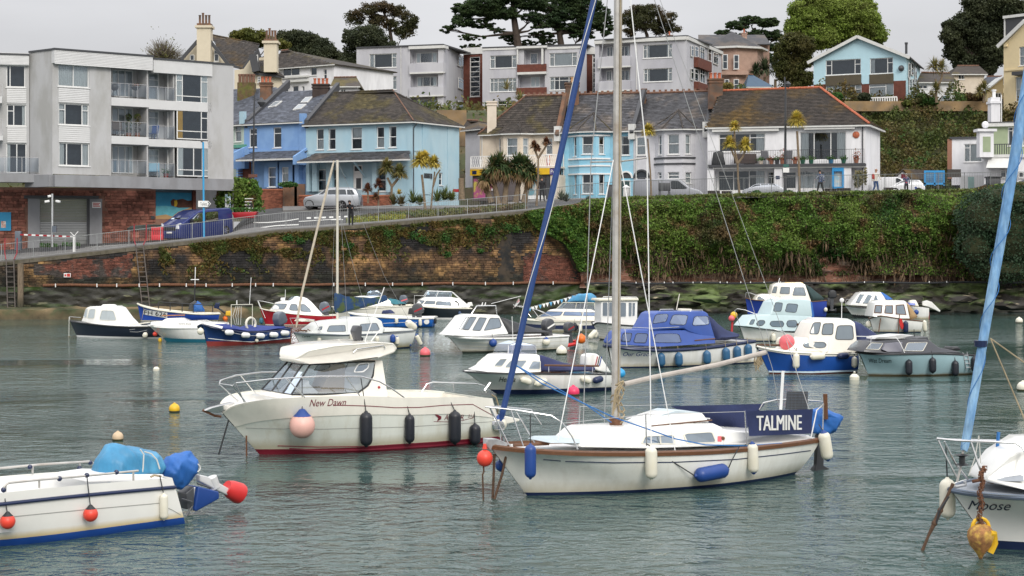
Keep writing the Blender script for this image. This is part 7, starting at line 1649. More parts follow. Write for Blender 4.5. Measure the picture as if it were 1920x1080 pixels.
t=A7('bunting','string of small white and blue bunting from the bow to the blue canopy',0,b.wp(950,200,0));P=E6([tuple(b.wp(u,v,-.1))for u,v in((770,258),(900,222),(1040,188),(1180,145))],5);MB().A2(P,.008,4).A0('line',Bs,t,world=1)
for i in range(13):
 q=V3(Cf([tuple(p)for p in P],(i+.6)/14));m=MB();m.add([q+V3((-.09,0,0)),q+V3((.09,0,0)),q+V3((.02,-.02,-.22))],[(0,1,2)]);m.A0('pennant',A3 if i%3 else pm('blue_pennant',(.1,.35,.6),.7),t,world=1)
t=A7('flag','faded red and white flag hanging from the cream cruiser\'s bow pole',0,b.wp(680,215,0));MB().add([b.wp(u,v,y)for u,v,y in((690,178,0),(695,205,-.05),(660,250,0),(648,252,.03),(672,210,0))],[(0,1,2,3,4)]).A0('cloth',pm('faded_flag',(.6,.25,.25),.8,col2=(.7,.7,.7),A8=6,c2lo=.5,c2hi=.52),t,world=1);MB().A2([b.wp(690,172,0),b.wp(640,262,0)],.008,4).A0('halyard',Bs,t,world=1)
g='fenders on the cream and navy cruiser'
Aa(b,1160,382,1162,455,.12,B4,'dark fender on the cream and navy cruiser, left of a blue-white one',Af=(1160,350),Ad=g);Aa(b,1206,390,1208,462,.1,A1,'white fender with blue top on the cream and navy cruiser',tip=Aw,Af=(1206,350),Ad=g)
b=Boat('fishing_boat','white clinker fishing boat with tall square wheelhouse behind the mast',(1124.4,636.7),(1220,635),ZC)
b.hull([(1318,398,.04),(1350,380,.4),(1420,385,.75),(1550,398,.95),(1700,408,.95),(1830,412,.85)],(1372,530),(1820,525),.7,[A9,Ac],B9=.06,Ak=Ac,Bh=.09,Au=.9,B8=(.6,.97,.3,.1))
for k in range(6):b.B3([(1335+k*8,412+k*20),(1420+k*4,425+k*19),(1560,430+k*17),(1820,432+k*15)],.018,pm('clinker_shadow_paint',(.45,.45,.44),.6),name='plank_edge',off=.012)
cab,bv=b.A6([(1380,400,.5),(1383,200,.48),(1690,200,.48),(1685,410,.6)],A3,bevel=.03,name='wheelhouse')
Bm(b,[[(1393,328),(1395,210),(1436,210),(1434,330)],[(1446,330),(1448,210),(1480,210),(1478,330)],[(1540,335),(1540,210),(1592,212),(1592,335)],[(1612,332),(1613,212),(1640,212),(1638,332)],[(1644,330),(1645,214),(1668,215),(1665,328)]],bv,r=.15,Cd=A3)
b.A6([(1362,200,.6),(1368,180,.6),(1698,178,.6),(1700,196,.6)],A1,name='roof',bevel=.03);b.A2([(1395,178,-.5),(1400,165,-.5),(1680,168,-.5),(1690,178,-.5)],.02,A3,name='roof_rail')
b.A6([(1705,400,.2),(1705,345,.2),(1732,345,.2),(1732,400,.2)],A3,name='locker',bevel=.02)
g='white fenders at the clinker fishing boat\'s bow'
Aa(b,1345,445,1275,520,.14,A1,'white fender slanting off the clinker boat\'s bow, left one',y=-.75,Ad=g);Aa(b,1345,455,1325,515,.12,A1,'white fender hanging nearer the clinker boat\'s stem',y=-.7,Ad=g)
b=Boat('cabin_cruiser','white-hulled cruiser lettered Our Grace with royal blue superstructure and blue fenders',(1146,690),(1418,677),ZD)
Et=pm('royal_blue_cabin',(.035,.085,.33),.4,var=.1,B2=.1)
b.hull([(58,585,.05),(150,598,.45),(300,618,.8),(600,632,1.08),(900,620,1.12),(1200,590,1.08),(1400,560,.98),(1567,538,.88)],(100,815),(1572,755),.95,[A9,Aj],B9=.05,Ak=Aj,Bh=.13,Au=.7,Aq=A9,N=32)
lc,lb=b.A6([(165,585,.5),(180,560,.6),(215,455,.5),(262,430,.48),(880,432,.72),(1160,500,.78),(1165,570,.92),(600,605,.95)],Et,bevel=.05)
uc,ub=b.A6([(470,440,.6),(545,262,.5),(585,243,.5),(1050,240,.56),(1085,262,.58),(1168,545,.8),(890,450,.76),(840,418,.74)],Et,bevel=.05,name='wheelhouse')
Bm(b,[[(510,368),(546,272),(675,268),(652,345)],[(682,375),(722,275),(878,280),(850,382)],[(920,388),(942,292),(1082,290),(1098,375)]],ub,r=.2,fw=.02,Bi=An('pale_cabin_glass',(.75,.78,.78),4))
Bm(b,[[(185,548),(215,462),(300,465),(280,552)],[(315,560),(345,465),(466,470),(442,565)],[(516,560),(548,470),(780,470),(812,562)]],lb,r=.2,fw=.02,Bi=An('pale_cabin_glass',(.75,.78,.78),4))
C7(b,[(1085,258,.5),(1180,340,.48),(1260,420,.5),(1350,462,.6),(1466,492,.75),(1440,535,.9),(1170,560,.9)],Dj,'canopy',.05)
b.A2([(588,240,-.4),(590,222,-.4),(725,220,-.4),(730,238,-.4)],.02,A5,name='roof_rail');b.A2([(900,242,-.4),(910,230,-.4),(1025,228,-.4),(1030,242,-.4)],.02,A5,name='roof_rail');b.A2([(758,225,0),(790,60,0)],.018,A1,name='aerial');b.A6([(810,240,.15),(815,212,.15),(920,215,.15),(925,240,.15)],A1,name='searchlights',bevel=.03)
b.A2([(60,560,-.1),(200,400,-.5),(520,415,-.75),(800,400,-.7)],.012,A5,name='guard_rail');b.A2([(228,415,-.5),(250,600,-.8)],.014,A5,name='stanchion')
b.A2([(945,540,-.8),(1155,522,-.85)],.03,B5,name='grab_rail');b.Cp('Our Grace',210,658,505,700,E0,C4=.35)
g='blue fenders along the white side of Our Grace';lb_=['below the large saloon window','below the rear edge of the saloon window','below the wheelhouse rear window','left of the last two, below the navy canopy','second from the stern','nearest the stern']
for(u,v),l in zip(((602,742),(783,738),(1073,718),(1270,688),(1384,673),(1497,652)),lb_):Aa(b,u-4,v-80,u+4,v+72,.16,pm('steel_blue_vinyl',(.03,.11,.22),.4,var=.1),'steel-blue fender on Our Grace, '+l,Af=(u-12,v-140),Dh=Bj,Ad=g)
b=Boat('cabin_cruiser','royal blue hulled boat with cream wheelhouse and pink buoy on its foredeck',(1442.5,700.5),(1607,695.5),ZE)
b.hull([(198,552,.04),(290,575,.45),(420,592,.75),(600,603,.92),(800,607,.98),(955,605,.92)],(290,762),(955,745),.78,[pm('bright_blue_hull',(.015,.085,.38),.3,var=.05,B2=.3),pm('dark_red_antifoul',(.14,.03,.02),.8)],B9=.06,Ak=Ao,Bh=.08,Au=.9,Aq=Ao)
b.B3([(210,568),(420,600),(700,618),(950,617)],.14,Ao,name='cream_band');b.B3([(285,742),(600,748),(950,735)],.10,pm('pale_blue_line',(.5,.62,.7),.5))
lc,lb=b.A6([(430,590,.55),(485,525,.5),(590,490,.5),(740,490,.7),(740,605,.8)],Ao,bevel=.05)
uc,ub=b.A6([(585,560,.66),(590,480,.6),(620,378,.5),(655,360,.5),(905,362,.56),(935,380,.58),(960,600,.78),(700,606,.8)],Ao,bevel=.05,name='wheelhouse')
Bm(b,[[(592,465),(622,380),(677,378),(657,465)],[(680,470),(695,388),(770,384),(765,470)],[(782,507),(800,402),(914,400),(922,508)]],ub,r=.2)
b.Cs([(542,548),(560,528),(700,524),(718,548),(700,570),(560,568)],lb,r=.3)
C7(b,[(932,372,.5),(985,375,.48),(1080,440,.5),(1150,480,.7),(1010,575,.85),(955,595,.85)],Dj,'canopy',.05)
b.A6([(640,362,.4),(655,345,.4),(880,350,.4),(915,366,.4)],B6,name='roof_rack',bevel=.03);b.A2([(832,350,0),(834,215,0)],.015,A3,name='navigation_pole');m=MB();m.B1(b.p(834,212,0),.09,8);m.A0('pole_lamp',A3,b.root,sm=1)
m=MB();m.B1(b.p(422,528,-.3),.30,14);pb=m.A0('foredeck_buoy',Dl,None,sm=1);pb.data.transform(Ee(b.root));Cc(pb,'large pink ball buoy lying on the blue and cream boat\'s foredeck','buoy')
m=MB();m.B1(b.p(378,525,.1),.2,10);m.A0('rope_heap',A1,b.root,sm=1);b.A2([(190,550,0),(230,545,0),(300,548,-.1),(370,550,-.2)],.045,Dz,name='anchor_chain')
b.A2([(300,570,-.5),(265,425,-.4),(330,432,-.6),(400,450,-.7),(440,520,-.8),(500,600,-.85)],.014,A5,name='guard_rail')
g='fenders on the blue and cream boat'
Aa(b,491,605,491,728,.13,A1,'upright cream fender near the blue and cream boat\'s bow',Af=(495,570),Ad=g);Aa(b,595,636,712,628,.13,A1,'cream fender tied sideways on the blue and cream boat',Ad=g,Af=(728,600));Aa(b,798,632,890,626,.12,Aj,'navy fender tied sideways on the blue and cream boat',Ad=g,Af=(910,600));Aa(b,928,632,928,720,.11,A1,'upright cream fender at the blue and cream boat\'s stern',Af=(925,600),Ad=g)
b=Boat('cabin_cruiser','duck-egg blue hulled boat lettered Wet Dream with black and grey cabin',(1632,704),(1832,698.5),ZE)
b.hull([(965,603,.04),(1040,612,.5),(1150,615,.85),(1350,613,1.05),(1600,611,1.08),(1860,625,.95)],(1035,765),(1850,755),.85,[pm('duck_egg_hull',(.30,.44,.48),.35,var=.06,B2=.2,zcol=(.16,.12,.05),z0=.0,z1=.12,zn=.05),pm('brown_slime',(.07,.05,.02),.9)],B9=.05,Ak=Ac,Bh=.06,Au=.9,Aq=Av)
lc,lb=b.A6([(990,600,.6),(1020,560,.6),(1052,520,.5),(1290,508,.55),(1470,505,.6),(1500,520,.62),(1560,565,.75),(1740,603,.9),(1200,612,.95)],pm('charcoal_cabin',(.035,.037,.045),.35,var=.1,B2=.2),bevel=.03)
Bm(b,[[(1012,578),(1052,532),(1142,535),(1110,583)],[(1300,592),(1326,532),(1476,528),(1440,594)]],lb,r=.12,Bi=An('pale_cabin_glass',(.75,.78,.78),4),Cd=A1,fw=.02)
b.A6([(1135,582,.72),(1160,535,.66),(1290,525,.68),(1285,600,.86),(1180,600,.84)],pm('mid_grey_panel',(.14,.14,.17),.4),name='side_panel',bevel=.02)
b.A6([(1075,505,.3),(1100,490,.4),(1280,470,.45),(1380,475,.4),(1260,505,.45)],B6,name='roof_hatch',bevel=.03);b.A6([(1380,520,.4),(1400,490,.4),(1480,485,.4),(1490,520,.4)],Av,name='roof_box',bevel=.03)
b.A2([(938,482,-.0),(1060,485,-.5),(1240,490,-.85),(1270,530,-.95),(1305,606,-1.0)],.016,A3,name='guard_rail');b.A2([(1055,487,-.5),(1045,590,-.6)],.014,A5,name='stanchion');b.A2([(1375,430,0),(1382,560,0)],.014,Ac,name='aerial')
C7(b,[(1640,590,.3),(1660,560,.3),(1720,562,.3),(1745,590,.3)],Ac,'covered_gear',.03)
b.Cp('Wet Dream',1035,648,1205,680,Bo)
for dx in(0,32):b.A2([(1740+dx,602,-1.0),(1752+dx,650,-1.02),(1768+dx,742,-.98)],.02,A5,name='ladder_rail')
for v in(625,655,685,715):b.A2([(1746+(v-620)*.2,v,-1.04),(1780+(v-620)*.2,v,-1.04)],.014,A5,name='ladder_rung')
g='black fenders along the duck-egg blue boat'
for(u,v),l in zip(((1337,715),(1515,700),(1685,722),(1830,690)),('black fender below the rear cabin window of Wet Dream','black fender amidships on Wet Dream, below the black canopy','black fender left of the boarding ladder on Wet Dream','black fender at the stern corner of Wet Dream, right of the ladder')):Aa(b,u-1,v-62,u+1,v+62,.13,B4,l,Af=(u-10,v-110),Ad=g)
t=A7('outboard_bracket_rope','knotted rope mass hanging from the end of Talmine\'s boom','rope',tal.wp(1420,-30,-.05));m=MB()
for i in range(16):m.A2([tal.wp(1400+rU(-10,25),-38,0),tal.wp(1400+rU(-15,30),-10+rU(-10,20),rU(-.05,.05)),tal.wp(1405+rU(-12,18),10+rU(-20,50),rU(-.05,.05))],.012,4)
m.A0('strands',Bj,t,world=1)
b=Boat('cabin_cruiser','pale blue cabin cruiser with oval portholes and blue canvas rear screen',(1397,640),(1540,636),ZE)
Gd=pm('ice_blue_gelcoat',(.48,.60,.62),.35,var=.04,B2=.2)
b.hull([(68,403,.03),(150,414,.5),(280,430,.85),(450,448,1.0),(640,455,.95)],(108,540),(640,530),.85,[A9,Aj],B9=.05,Ak=Ac,Bh=.05,Au=1.,Aq=Gd)
lc,lb=b.A6([(105,408,.55),(120,390,.55),(165,328,.5),(300,318,.6),(610,330,.7),(625,445,.88),(400,442,.9)],Gd,bevel=.05)
uc,ub=b.A6([(292,330,.6),(300,310,.6),(325,222,.5),(370,206,.5),(560,206,.5),(600,212,.52),(615,335,.7)],Gd,bevel=.05,name='wheelhouse')
Bm(b,[[(318,295),(335,228),(390,232),(377,295)],[(407,298),(425,236),(505,242),(490,305)]],ub,r=.2);Bm(b,[[(292,390),(305,368),(385,366),(400,388),(390,412),(310,410)],[(418,388),(428,364),(488,362),(498,385),(490,414),(430,412)],[(192,385),(215,362),(250,362),(258,380),(235,402),(200,402)],[(138,392),(155,358),(182,356),(168,392)]],lb,r=.25)
b.A6([(535,240,.52),(612,225,.5),(628,330,.62),(585,420,.75),(545,345,.7)],Bx,name='rear_screen',bevel=.02)
b.A2([(70,400,-.05),(30,290,0),(50,275,-.1),(110,285,-.3),(200,320,-.6)],.016,A5,name='guard_rail');b.A2([(30,285,.0),(60,372,0)],.014,A5,name='stanchion');b.A6([(505,400,.87),(508,385,.86),(560,388,.87),(560,402,.89)],B5,name='name_board',bevel=.0)
Aa(b,320,458,322,525,.12,A1,'white fender on the pale blue cruiser\'s white hull',Af=(320,430))
b=Boat('cabin_cruiser','farthest blue-hulled boat with cream cabin and dark green canopy by the rocks',(1403,594.5),(1550,594),ZE)
b.hull([(112,193,.03),(180,208,.5),(300,215,.85),(550,222,.95),(720,212,.85)],(132,330),(716,328),.75,[pm('cobalt_hull',(.02,.05,.30),.35,var=.1),Aj],B9=.05,Ak=B5,Bh=.06,Au=.8,Aq=Ao)
lc,lb=b.A6([(182,212,.5),(205,175,.45),(235,165,.45),(460,168,.55),(460,222,.7)],Ao,bevel=.04);uc,ub=b.A6([(300,175,.5),(315,100,.45),(350,82,.45),(530,78,.45),(560,95,.5),(605,222,.7),(420,222,.7)],Ao,bevel=.04,name='wheelhouse')
Bm(b,[[(200,208),(205,185),(275,183),(278,208)],[(312,210),(315,186),(425,188),(420,212)]],lb,r=.2);Bm(b,[[(308,155),(325,110),(350,110),(340,158)],[(368,162),(378,112),(445,113),(440,165)],[(465,175),(480,115),(550,115),(565,178)]],ub,r=.12)
C7(b,[(545,82,.4),(600,110,.4),(720,205,.65),(700,222,.8),(610,225,.8)],pm('dark_green_canvas',(.02,.045,.045),.8,var=.2),'canopy',.05)
b.A6([(400,95,.3),(420,78,.3),(540,78,.3),(550,92,.3)],Bz,name='roof_liferaft',bevel=.02);b.A2([(355,90,0),(368,45,0)],.02,A3,name='aerial');b.A2([(112,190,0),(115,155,0),(150,158,-.2),(205,178,-.4)],.018,A5,name='guard_rail');Br(b,b.xw(730),b.p(730,195,0).z,Ac,1.0,0)
Aa(b,712,265,714,300,.12,A1,'small white fender at the far blue boat\'s stern')
b=Boat('cabin_cruiser','far white fishing cruiser with bright blue canvas and slanted windows by the rocks',(1590,595.5),(1690,595),ZE)
b.hull([(858,252,.03),(920,262,.5),(1020,270,.85),(1250,272,.9),(1330,270,.85)],(925,345),(1330,345),.75,[A9,Ac],B9=.22,Ak=Ac,Bh=.04,Au=1.2)
lc,lb=b.A6([(895,250,.55),(905,235,.55),(965,158,.45),(1000,150,.45),(1125,150,.5),(1175,215,.65),(1180,265,.8)],A9,bevel=.04)
Bm(b,[[(935,230),(968,168),(1003,168),(965,232)],[(990,235),(1030,170),(1065,172),(1028,236)],[(1062,235),(1088,172),(1130,172),(1140,205),(1120,232)]],lb,r=.1)
C7(b,[(1125,150,.5),(1150,155,.45),(1235,208,.6),(1180,222,.75),(1160,210,.7)],Bx,'canopy',.03)
for u in(868,):b.A2([(860,250,0),(866,205,0),(925,208,-.3)],.014,A5,name='guard_rail')
b=Boat('cabin_cruiser','white boat with brown-trimmed cabin windows and tan canvas, red flag at its side',(1640,623),(1725,622),ZE)
b.hull([(1042,348,.04),(1085,332,.45),(1140,328,.75),(1250,345,.9),(1350,358,.9),(1440,366,.75)],(1075,455),(1425,452),.7,[A9,Aj],B9=.05,Ak=B5,Bh=.06,Au=.7)
lc,lb=b.A6([(1062,335,.55),(1085,228,.48),(1110,215,.48),(1300,214,.5),(1320,225,.52),(1345,350,.7),(1200,345,.72)],A9,bevel=.04)
Bm(b,[[(1076,305),(1086,250),(1136,250),(1130,308)],[(1155,308),(1160,252),(1214,252),(1214,312)],[(1240,315),(1240,250),(1298,245),(1316,320)]],lb,r=.06,Cd=B5,fw=.05)
C7(b,[(1315,220,.5),(1340,230,.48),(1425,345,.65),(1380,362,.75),(1345,352,.72)],pm('tan_canvas',(.36,.24,.12),.85,var=.15),'canopy',.03)
b.A2([(1128,325,-.6),(1110,450,-.6)],.03,B5,name='stem_post')
g='fenders around the white boat with tan canvas'
Aa(b,1312,365,1314,460,.14,Aj,'navy fender on the tan-canvas boat beside the red flag',Ad=g);Aa(b,1035,365,1033,420,.16,A1,'white fender at the tan-canvas boat\'s bow',y=.2,Ad=g);Aa(b,1452,360,1458,450,.12,A1,'long cream fender trailing at the tan-canvas boat\'s stern',y=0,Ad=g);Aa(b,1392,282,1392,322,.12,Aw,'small blue ball fender above the tan canvas boat\'s stern',y=.5,B1=True,Ad=g)
t=A7('flag','red ensign drooping on a wooden staff beside the tan-canvas boat',0,b.wp(1262,400,-.9));MB().A2([b.wp(1256,470,-1.0),b.wp(1266,320,-1.0)],.025,5).A0('staff',B5,t,world=1);MB().add([b.wp(u,v,y)for u,v,y in((1262,348,-1.),(1284,352,-1.02),(1298,400,-.98),(1292,430,-1.03),(1276,425,-1.),(1268,395,-1.02))],[(0,1,2,3,4,5)]).A0('cloth',pm('red_flag',(.5,.02,.02),.8),t,world=1)
b=Boat('motorboat','small far white motorboat with raised white outboard at the right',(1708,597),(1745,597),ZE)
b.hull([(1320,258,.05),(1360,262,.6),(1420,268,.8),(1488,270,.75)],(1340,350),(1485,350),.7,[A9,A9],B9=.05)
C7(b,[(1335,255,.5),(1350,215,.4),(1395,210,.4),(1425,262,.6)],A1,'covered_console',.04);b.A6([(1328,248,.62),(1340,232,.6),(1385,236,.6),(1385,250,.66)],Fh,name='blue_dodger',bevel=.02)
b.A6([(1440,250,.1),(1442,222,.18),(1475,213,.2),(1510,225,.18),(1575,290,.08),(1570,302,.08),(1480,260,.15)],A9,name='outboard_motor',bevel=.04)
b.A6([(1478,310,.1),(1490,300,.1),(1490,350,.1),(1478,350,.1)],Cq,name='drive_leg',bevel=.0)
b=Boat('sailing_yacht','pale grey sloop lettered Curlew with tan furled jib and navy-green boom cover',(570.8,658.9),(777,650),ZB)
Eu=pm('pale_grey_hull',(.64,.66,.64),.35,var=.05,B2=.15,zcol=(.42,.36,.2),z0=.05,z1=.3,zn=.08)
b.hull([(325,472,.03),(400,478,.4),(520,484,.8),(800,492,1.05),(1100,480,1.0),(1370,452,.65)],(415,635),(1330,580),.85,[Eu,Aj],B9=.05,Ak=Az,Bh=.05,Au=.7,tw=.5,Aq=Eu,N=30)
b.B3([(345,492),(700,503),(1100,495),(1360,468)],.02,Az);b.Cp('Curlew',395,495,468,513,Bo,C4=.3)
cab,bv=b.A6([(470,480,.6),(495,455,.6),(560,392,.5),(620,375,.45),(780,360,.5),(830,340,.5),(1030,342,.55),(1080,375,.58),(1100,440,.68),(1090,480,.78),(750,492,.85)],Eu,bevel=.05)
Bm(b,[[(606,466),(630,415),(762,410),(768,465)],[(892,402),(1032,392),(1062,455),(898,462)],[(530,452),(545,425),(568,422),(560,448)]],bv,r=.15)
b.A6([(1100,470,.7),(1110,435,.65),(1340,440,.6),(1365,455,.6)],Eu,name='cockpit_coaming',bevel=.03)
m=MB();x=b.p(697,340,0).x;zt_=b.p(697,-1005,0).z;m.A2([(x,0,b.p(697,370,0).z),(x,0,zt_)],.06,8);mast=m.A0('mast',pm('cream_mast',(.6,.56,.48),.5),b.root,sm=1)
b.A2([(632*4.571-480*4.571-50,(412-520)*4.571,.0),(695,(412-520)*4.571,0),(745,(412-520)*4.571,0)],.02,A3,name='spreader')
P=E6([tuple(b.p(*q))for q in((345,430,0),(385,180,0),(440,-60,0),(560,-560,0),(668,-1000,0))],4);m=MB();m.A2(P,[.03]+[.055]*(len(P)-2)+[.03],8);m.A0('furled_jib',pm('tan_furled_sail',(.48,.42,.33),.8,var=.15,scale=6),b.root,sm=1)
C7(b,[(680,138,.12),(715,130,.12),(745,215,.12),(790,232,.12),(900,205,.12),(1125,150,.1),(1140,195,.1),(1000,245,.12),(830,285,.13),(730,310,.12),(682,300,.12)],pm('navy_green_sail_cover',(.015,.05,.13),.8,var=.2,col2=(.06,.09,.03),A8=3,c2lo=.5,c2hi=.6),'boom_cover',.03,sub=2)
Gw=pm('thin_wire',(.3,.3,.3),.5,metal=.3)
for p_ in([(785,470,-.9),(760,0,-.5),(705,-900,0)],[(660,470,.8),(655,0,.4),(690,-900,0)],[(1350,440,0),(1100,-10,0),(705,-990,0)],[(540,500,-.8),(545,420,-.8)],[(1000,470,-.9),(860,0,-.3),(705,-600,0)]):b.A2(p_,.008,Gw,name='shroud',n=4)
b.A2([(330,440,0),(290,350,0),(370,350,-.2),(500,365,-.6),(520,400,-.7),(560,480,-.85)],.016,A5,name='pulpit');b.A2([(1090,395,-.8),(1290,385,-.6),(1380,385,-.4),(1300,440,-.5)],.014,A5,name='pushpit')
b.A6([(395,380,.4),(420,360,.4),(500,362,.4),(500,382,.4)],A1,name='liferaft_case',bevel=.03)
m=MB();
for i in range(9):m.A2([b.p(340+i*18+rU(-6,6),450+rU(-8,10),rU(-.4,.3)),b.p(360+i*18,462,rU(-.4,.3))],.03,5)
m.A0('rope_heap',C5,b.root)
b.A6([(840,455,.12),(850,430,.14),(880,430,.14),(918,520,.12),(905,580,.1),(875,585,.1),(880,520,.12)],Az,name='spare_outboard',bevel=.03)
g='fenders hanging on the pale grey sloop Curlew'
for u0,v0,u1,v1,r,mt,tp,l in((541,508,543,585,.1,A1,None,'yellowed white fender near Curlew\'s bow'),(820,480,822,562,.1,A1,Aw,'white fender with blue tips amidships on Curlew'),(1172,488,1174,565,.13,Aw,None,'blue fender near Curlew\'s stern'),(1208,505,1210,582,.11,A1,Aw,'white fender just right of the blue one on Curlew'),(1038,505,1040,560,.1,A1,None,'small white fender on Curlew below its rear window'),(1372,490,1418,585,.1,A1,Aw,'white fender slanting off Curlew\'s stern')):Aa(b,u0,v0,u1,v1,r,mt,l,tip=tp,Ad=g,y=-.9 if u0>1300 else None)
Aa(b,1285,375,1375,445,.17,A1,'large cream fender lying on Curlew\'s stern rail',y=-.5,Ad=g);Aa(b,1320,565,1322,592,.15,Aw,'blue fender dipping in the water under Curlew\'s stern',y=-.5,Ad=g)
b=Boat('day_boat','navy open boat with blue cover, red bottom and a row of small white fenders',(388.7,649.4),(545,638.5),ZA)
b.hull([(1168,365,.04),(1225,385,.4),(1320,405,.7),(1500,425,.92),(1700,420,.92),(1868,392,.7)],(1205,542),(1850,495),.72,[pm('navy_clinker_hull',(.012,.045,.17),.4,var=.1,B2=.1),pm('brick_red_antifoul',(.25,.035,.03),.7)],B9=.24,Ak=Aj,Bh=.06,Au=.7,N=30)
b.B3([(1192,475),(1350,492),(1550,505),(1860,472)],.03,A3);b.A6([(1175,366,.1),(1230,360,.3),(1330,385,.6),(1320,402,.65)],A9,name='foredeck',bevel=.01)
C7(b,[(1285,392,.62),(1300,368,.4),(1370,365,.2),(1470,402,.25),(1575,372,.2),(1700,382,.3),(1862,385,.5),(1866,400,.7),(1700,428,.92),(1500,434,.92),(1340,412,.75)],pm('navy_boat_cover',(.02,.04,.20),.8,var=.15),'boat_cover',.04)
g='small white fenders strung along the navy covered boat'
for(u,v),l in zip(((1377,432),(1505,453),(1620,458),(1725,450),(1812,437)),('nearest its bow','second from its bow','middle one of the five','second from its stern','nearest its stern')):Aa(b,u-32,v-2,u+32,v+2,.13,A3,'short white fender on the navy covered boat, '+l,Ad=g)
Aa(b,1592,480,1592,510,.15,A1,'yellowish ball fender at the waterline of the navy covered boat',B1=True);Aa(b,1152,395,1152,452,.18,A1,'white ball fender at the navy covered boat\'s bow',B1=True,y=-.1)
b.A2([(1320,415,-.72),(1500,455,-.94),(1620,458,-.95),(1860,425,-.75)],.012,Bs,name='grab_line')
b.A2([(1392,400,-.5),(1392,215,-.5),(1558,212,-.5),(1558,380,-.5)],.02,A1,name='gallows_frame');b.A2([(1436,212,-.5),(1436,180,-.5)],.025,A3,name='lamp');b.A2([(1535,210,-.5),(1548,0,-.5)],.014,A3,name='aerial')
for dx in(0,14,25,40):b.A2([(1430+dx,225,-.5),(1405+dx*1.6,300,-.5),(1425+dx,372,-.5)],.012,Bs,name='hanging_line')
m=MB();q=b.p(1545,365,-.3);m.A2([q+V3((.32*math.cos(a),0,.3*math.sin(a)))for a in np.linspace(0,6.283,16)],.06,8);m.A0('lifebuoy',A1,b.root,sm=1)
Br(b,b.xw(1745),b.p(1745,385,0).z,Az,1.25,-.3)
t=A7('mooring_pole','rusty pole standing in the water between the navy boat and Curlew','pole',b.wp(1858,560,-1.));MB().A2([b.wp(1862,400,-1.2),b.wp(1856,585,-1.2)],.03,6).A0('rod',C5,t,world=1)
b=Boat('catamaran_boat','white twin-hulled boat lettered White Rose with teal bottom',(312,640),(450,640),ZA)
b.hull([(742,372,.1),(800,384,.55),(900,392,.85),(1050,394,.95),(1350,392,.9)],(885,505),(1400,505),.8,[A9,pm('teal_antifoul',(.02,.2,.3),.6)],B9=.45,Ak=A9,Bh=.08,Au=1.5)
b.A6([(755,378,.5),(760,348,.45),(850,345,.55),(1100,345,.65),(1340,360,.7),(1340,392,.8),(900,392,.8)],A9,name='foredeck',bevel=.05);b.A6([(845,345,.4),(880,322,.35),(1000,318,.35),(1060,345,.45)],A9,name='coaming',bevel=.04)
b.Cp('WHITE ROSE',980,357,1080,371,Bo,bv=BVHTree.FromPolygons([V3((-50,-.84,-9)),V3((50,-.84,-9)),V3((50,-.84,9)),V3((-50,-.84,9))],[(0,1,2,3)]),off=.0)
b.A2([(850,300,-.2),(1030,296,-.2)],.03,pm('orange_wood',(.4,.17,.07),.6),name='oar');b.A2([(1130,338,-.3),(1200,335,-.3),(1300,372,-.4)],.02,A5,name='bow_rail');b.A2([(980,330,-.3),(1030,320,-.3),(1060,350,-.5)],.02,A5,name='bow_rail')
Aa(b,796,425,796,462,.14,By,'small red ball buoy between the black boat and White Rose',B1=True,y=-.2);Aa(b,835,472,835,510,.14,Bz,'yellow can float at White Rose\'s bow',y=-.2)
b=Boat('cuddy_boat','near-black hulled boat with white rounded cuddy cabin at the far left',(144.3,631.4),(292,634),ZA)
b.hull([(128,338,.03),(190,350,.4),(300,363,.72),(450,378,.92),(650,386,.95),(850,380,.85)],(185,470),(820,480),.75,[pm('midnight_hull',(.01,.015,.03),.3,var=.1,B2=.3),A3],B9=.09,Ak=Ac,Bh=.09,Au=.7,Aq=A9,B8=(.62,.97,.2,.1))
cab,bv=b.A6([(215,345,.5),(228,320,.5),(255,240,.42),(285,228,.42),(470,224,.45),(500,240,.47),(545,320,.55),(580,372,.65),(600,388,.7),(350,376,.72)],A9,bevel=.07,seg=4)
Bm(b,[[(234,312),(252,246),(272,244),(262,318)],[(266,321),(284,250),(332,248),(320,323)],[(360,334),(380,258),(472,262),(496,338)]],bv,r=.18,fw=.015,Cd=A1,Bi=An('pale_cabin_glass',(.75,.78,.78),4))
b.A6([(368,228,.25),(385,212,.2),(455,212,.2),(472,228,.25)],A9,name='roof_hatch',bevel=.03);b.A2([(600,372,-.5),(755,352,-.2)],.03,A1,name='spar');b.B3([(595,410),(640,405)],.02,Bv,name='scroll');b.B3([(600,425),(660,428),(735,412)],.02,Bv,name='scroll')
b.A2([(130,330,0),(128,308,0),(215,315,-.3)],.014,A5,name='bow_rail')
t=A7('mooring_rope','white mooring line with small float at the near-black boat\'s bow',0,b.wp(120,470));MB().A2([b.wp(124,310,-.1),b.wp(120,560,-.1)],.02,5).A0('strand',Bs,t,world=1);m=MB();m.B1(b.wp(126,478,-.1),.13,10);m.A0('float',pm('dark_float',(.1,.09,.05),.7),t,sm=1,world=1)
Aa(b,728,430,708,475,.13,A1,'white fender at the near-black boat\'s stern quarter')
b=Boat('rowing_skiff','blue open fishing boat with FH 626 on a white panel and black rail',(264,601.8),(410,600.5),ZA)
b.hull([(658,202,.04),(700,222,.4),(800,248,.72),(950,268,.9),(1150,284,.9),(1302,280,.55)],(685,345),(1290,338),.7,[pm('cobalt_blue_hull',(.02,.07,.38),.35,var=.1,B2=.1),A9],B9=.05,Ak=A1,Bh=.11,Au=.8,tw=.6,B8=(.42,.95,.4,.2),N=30,Aq=A1)
m=MB();G=[b.hit(708+185*i/14,249+(26*i/14)+k*(41+2*i/14)/3,b.bv,.03)for i in range(15)for k in range(4)];m.add(G,[(i*4+k,i*4+k+4,i*4+k+5,i*4+k+1)for i in range(14)for k in range(3)]);m.A0('number_panel',A3,b.root)
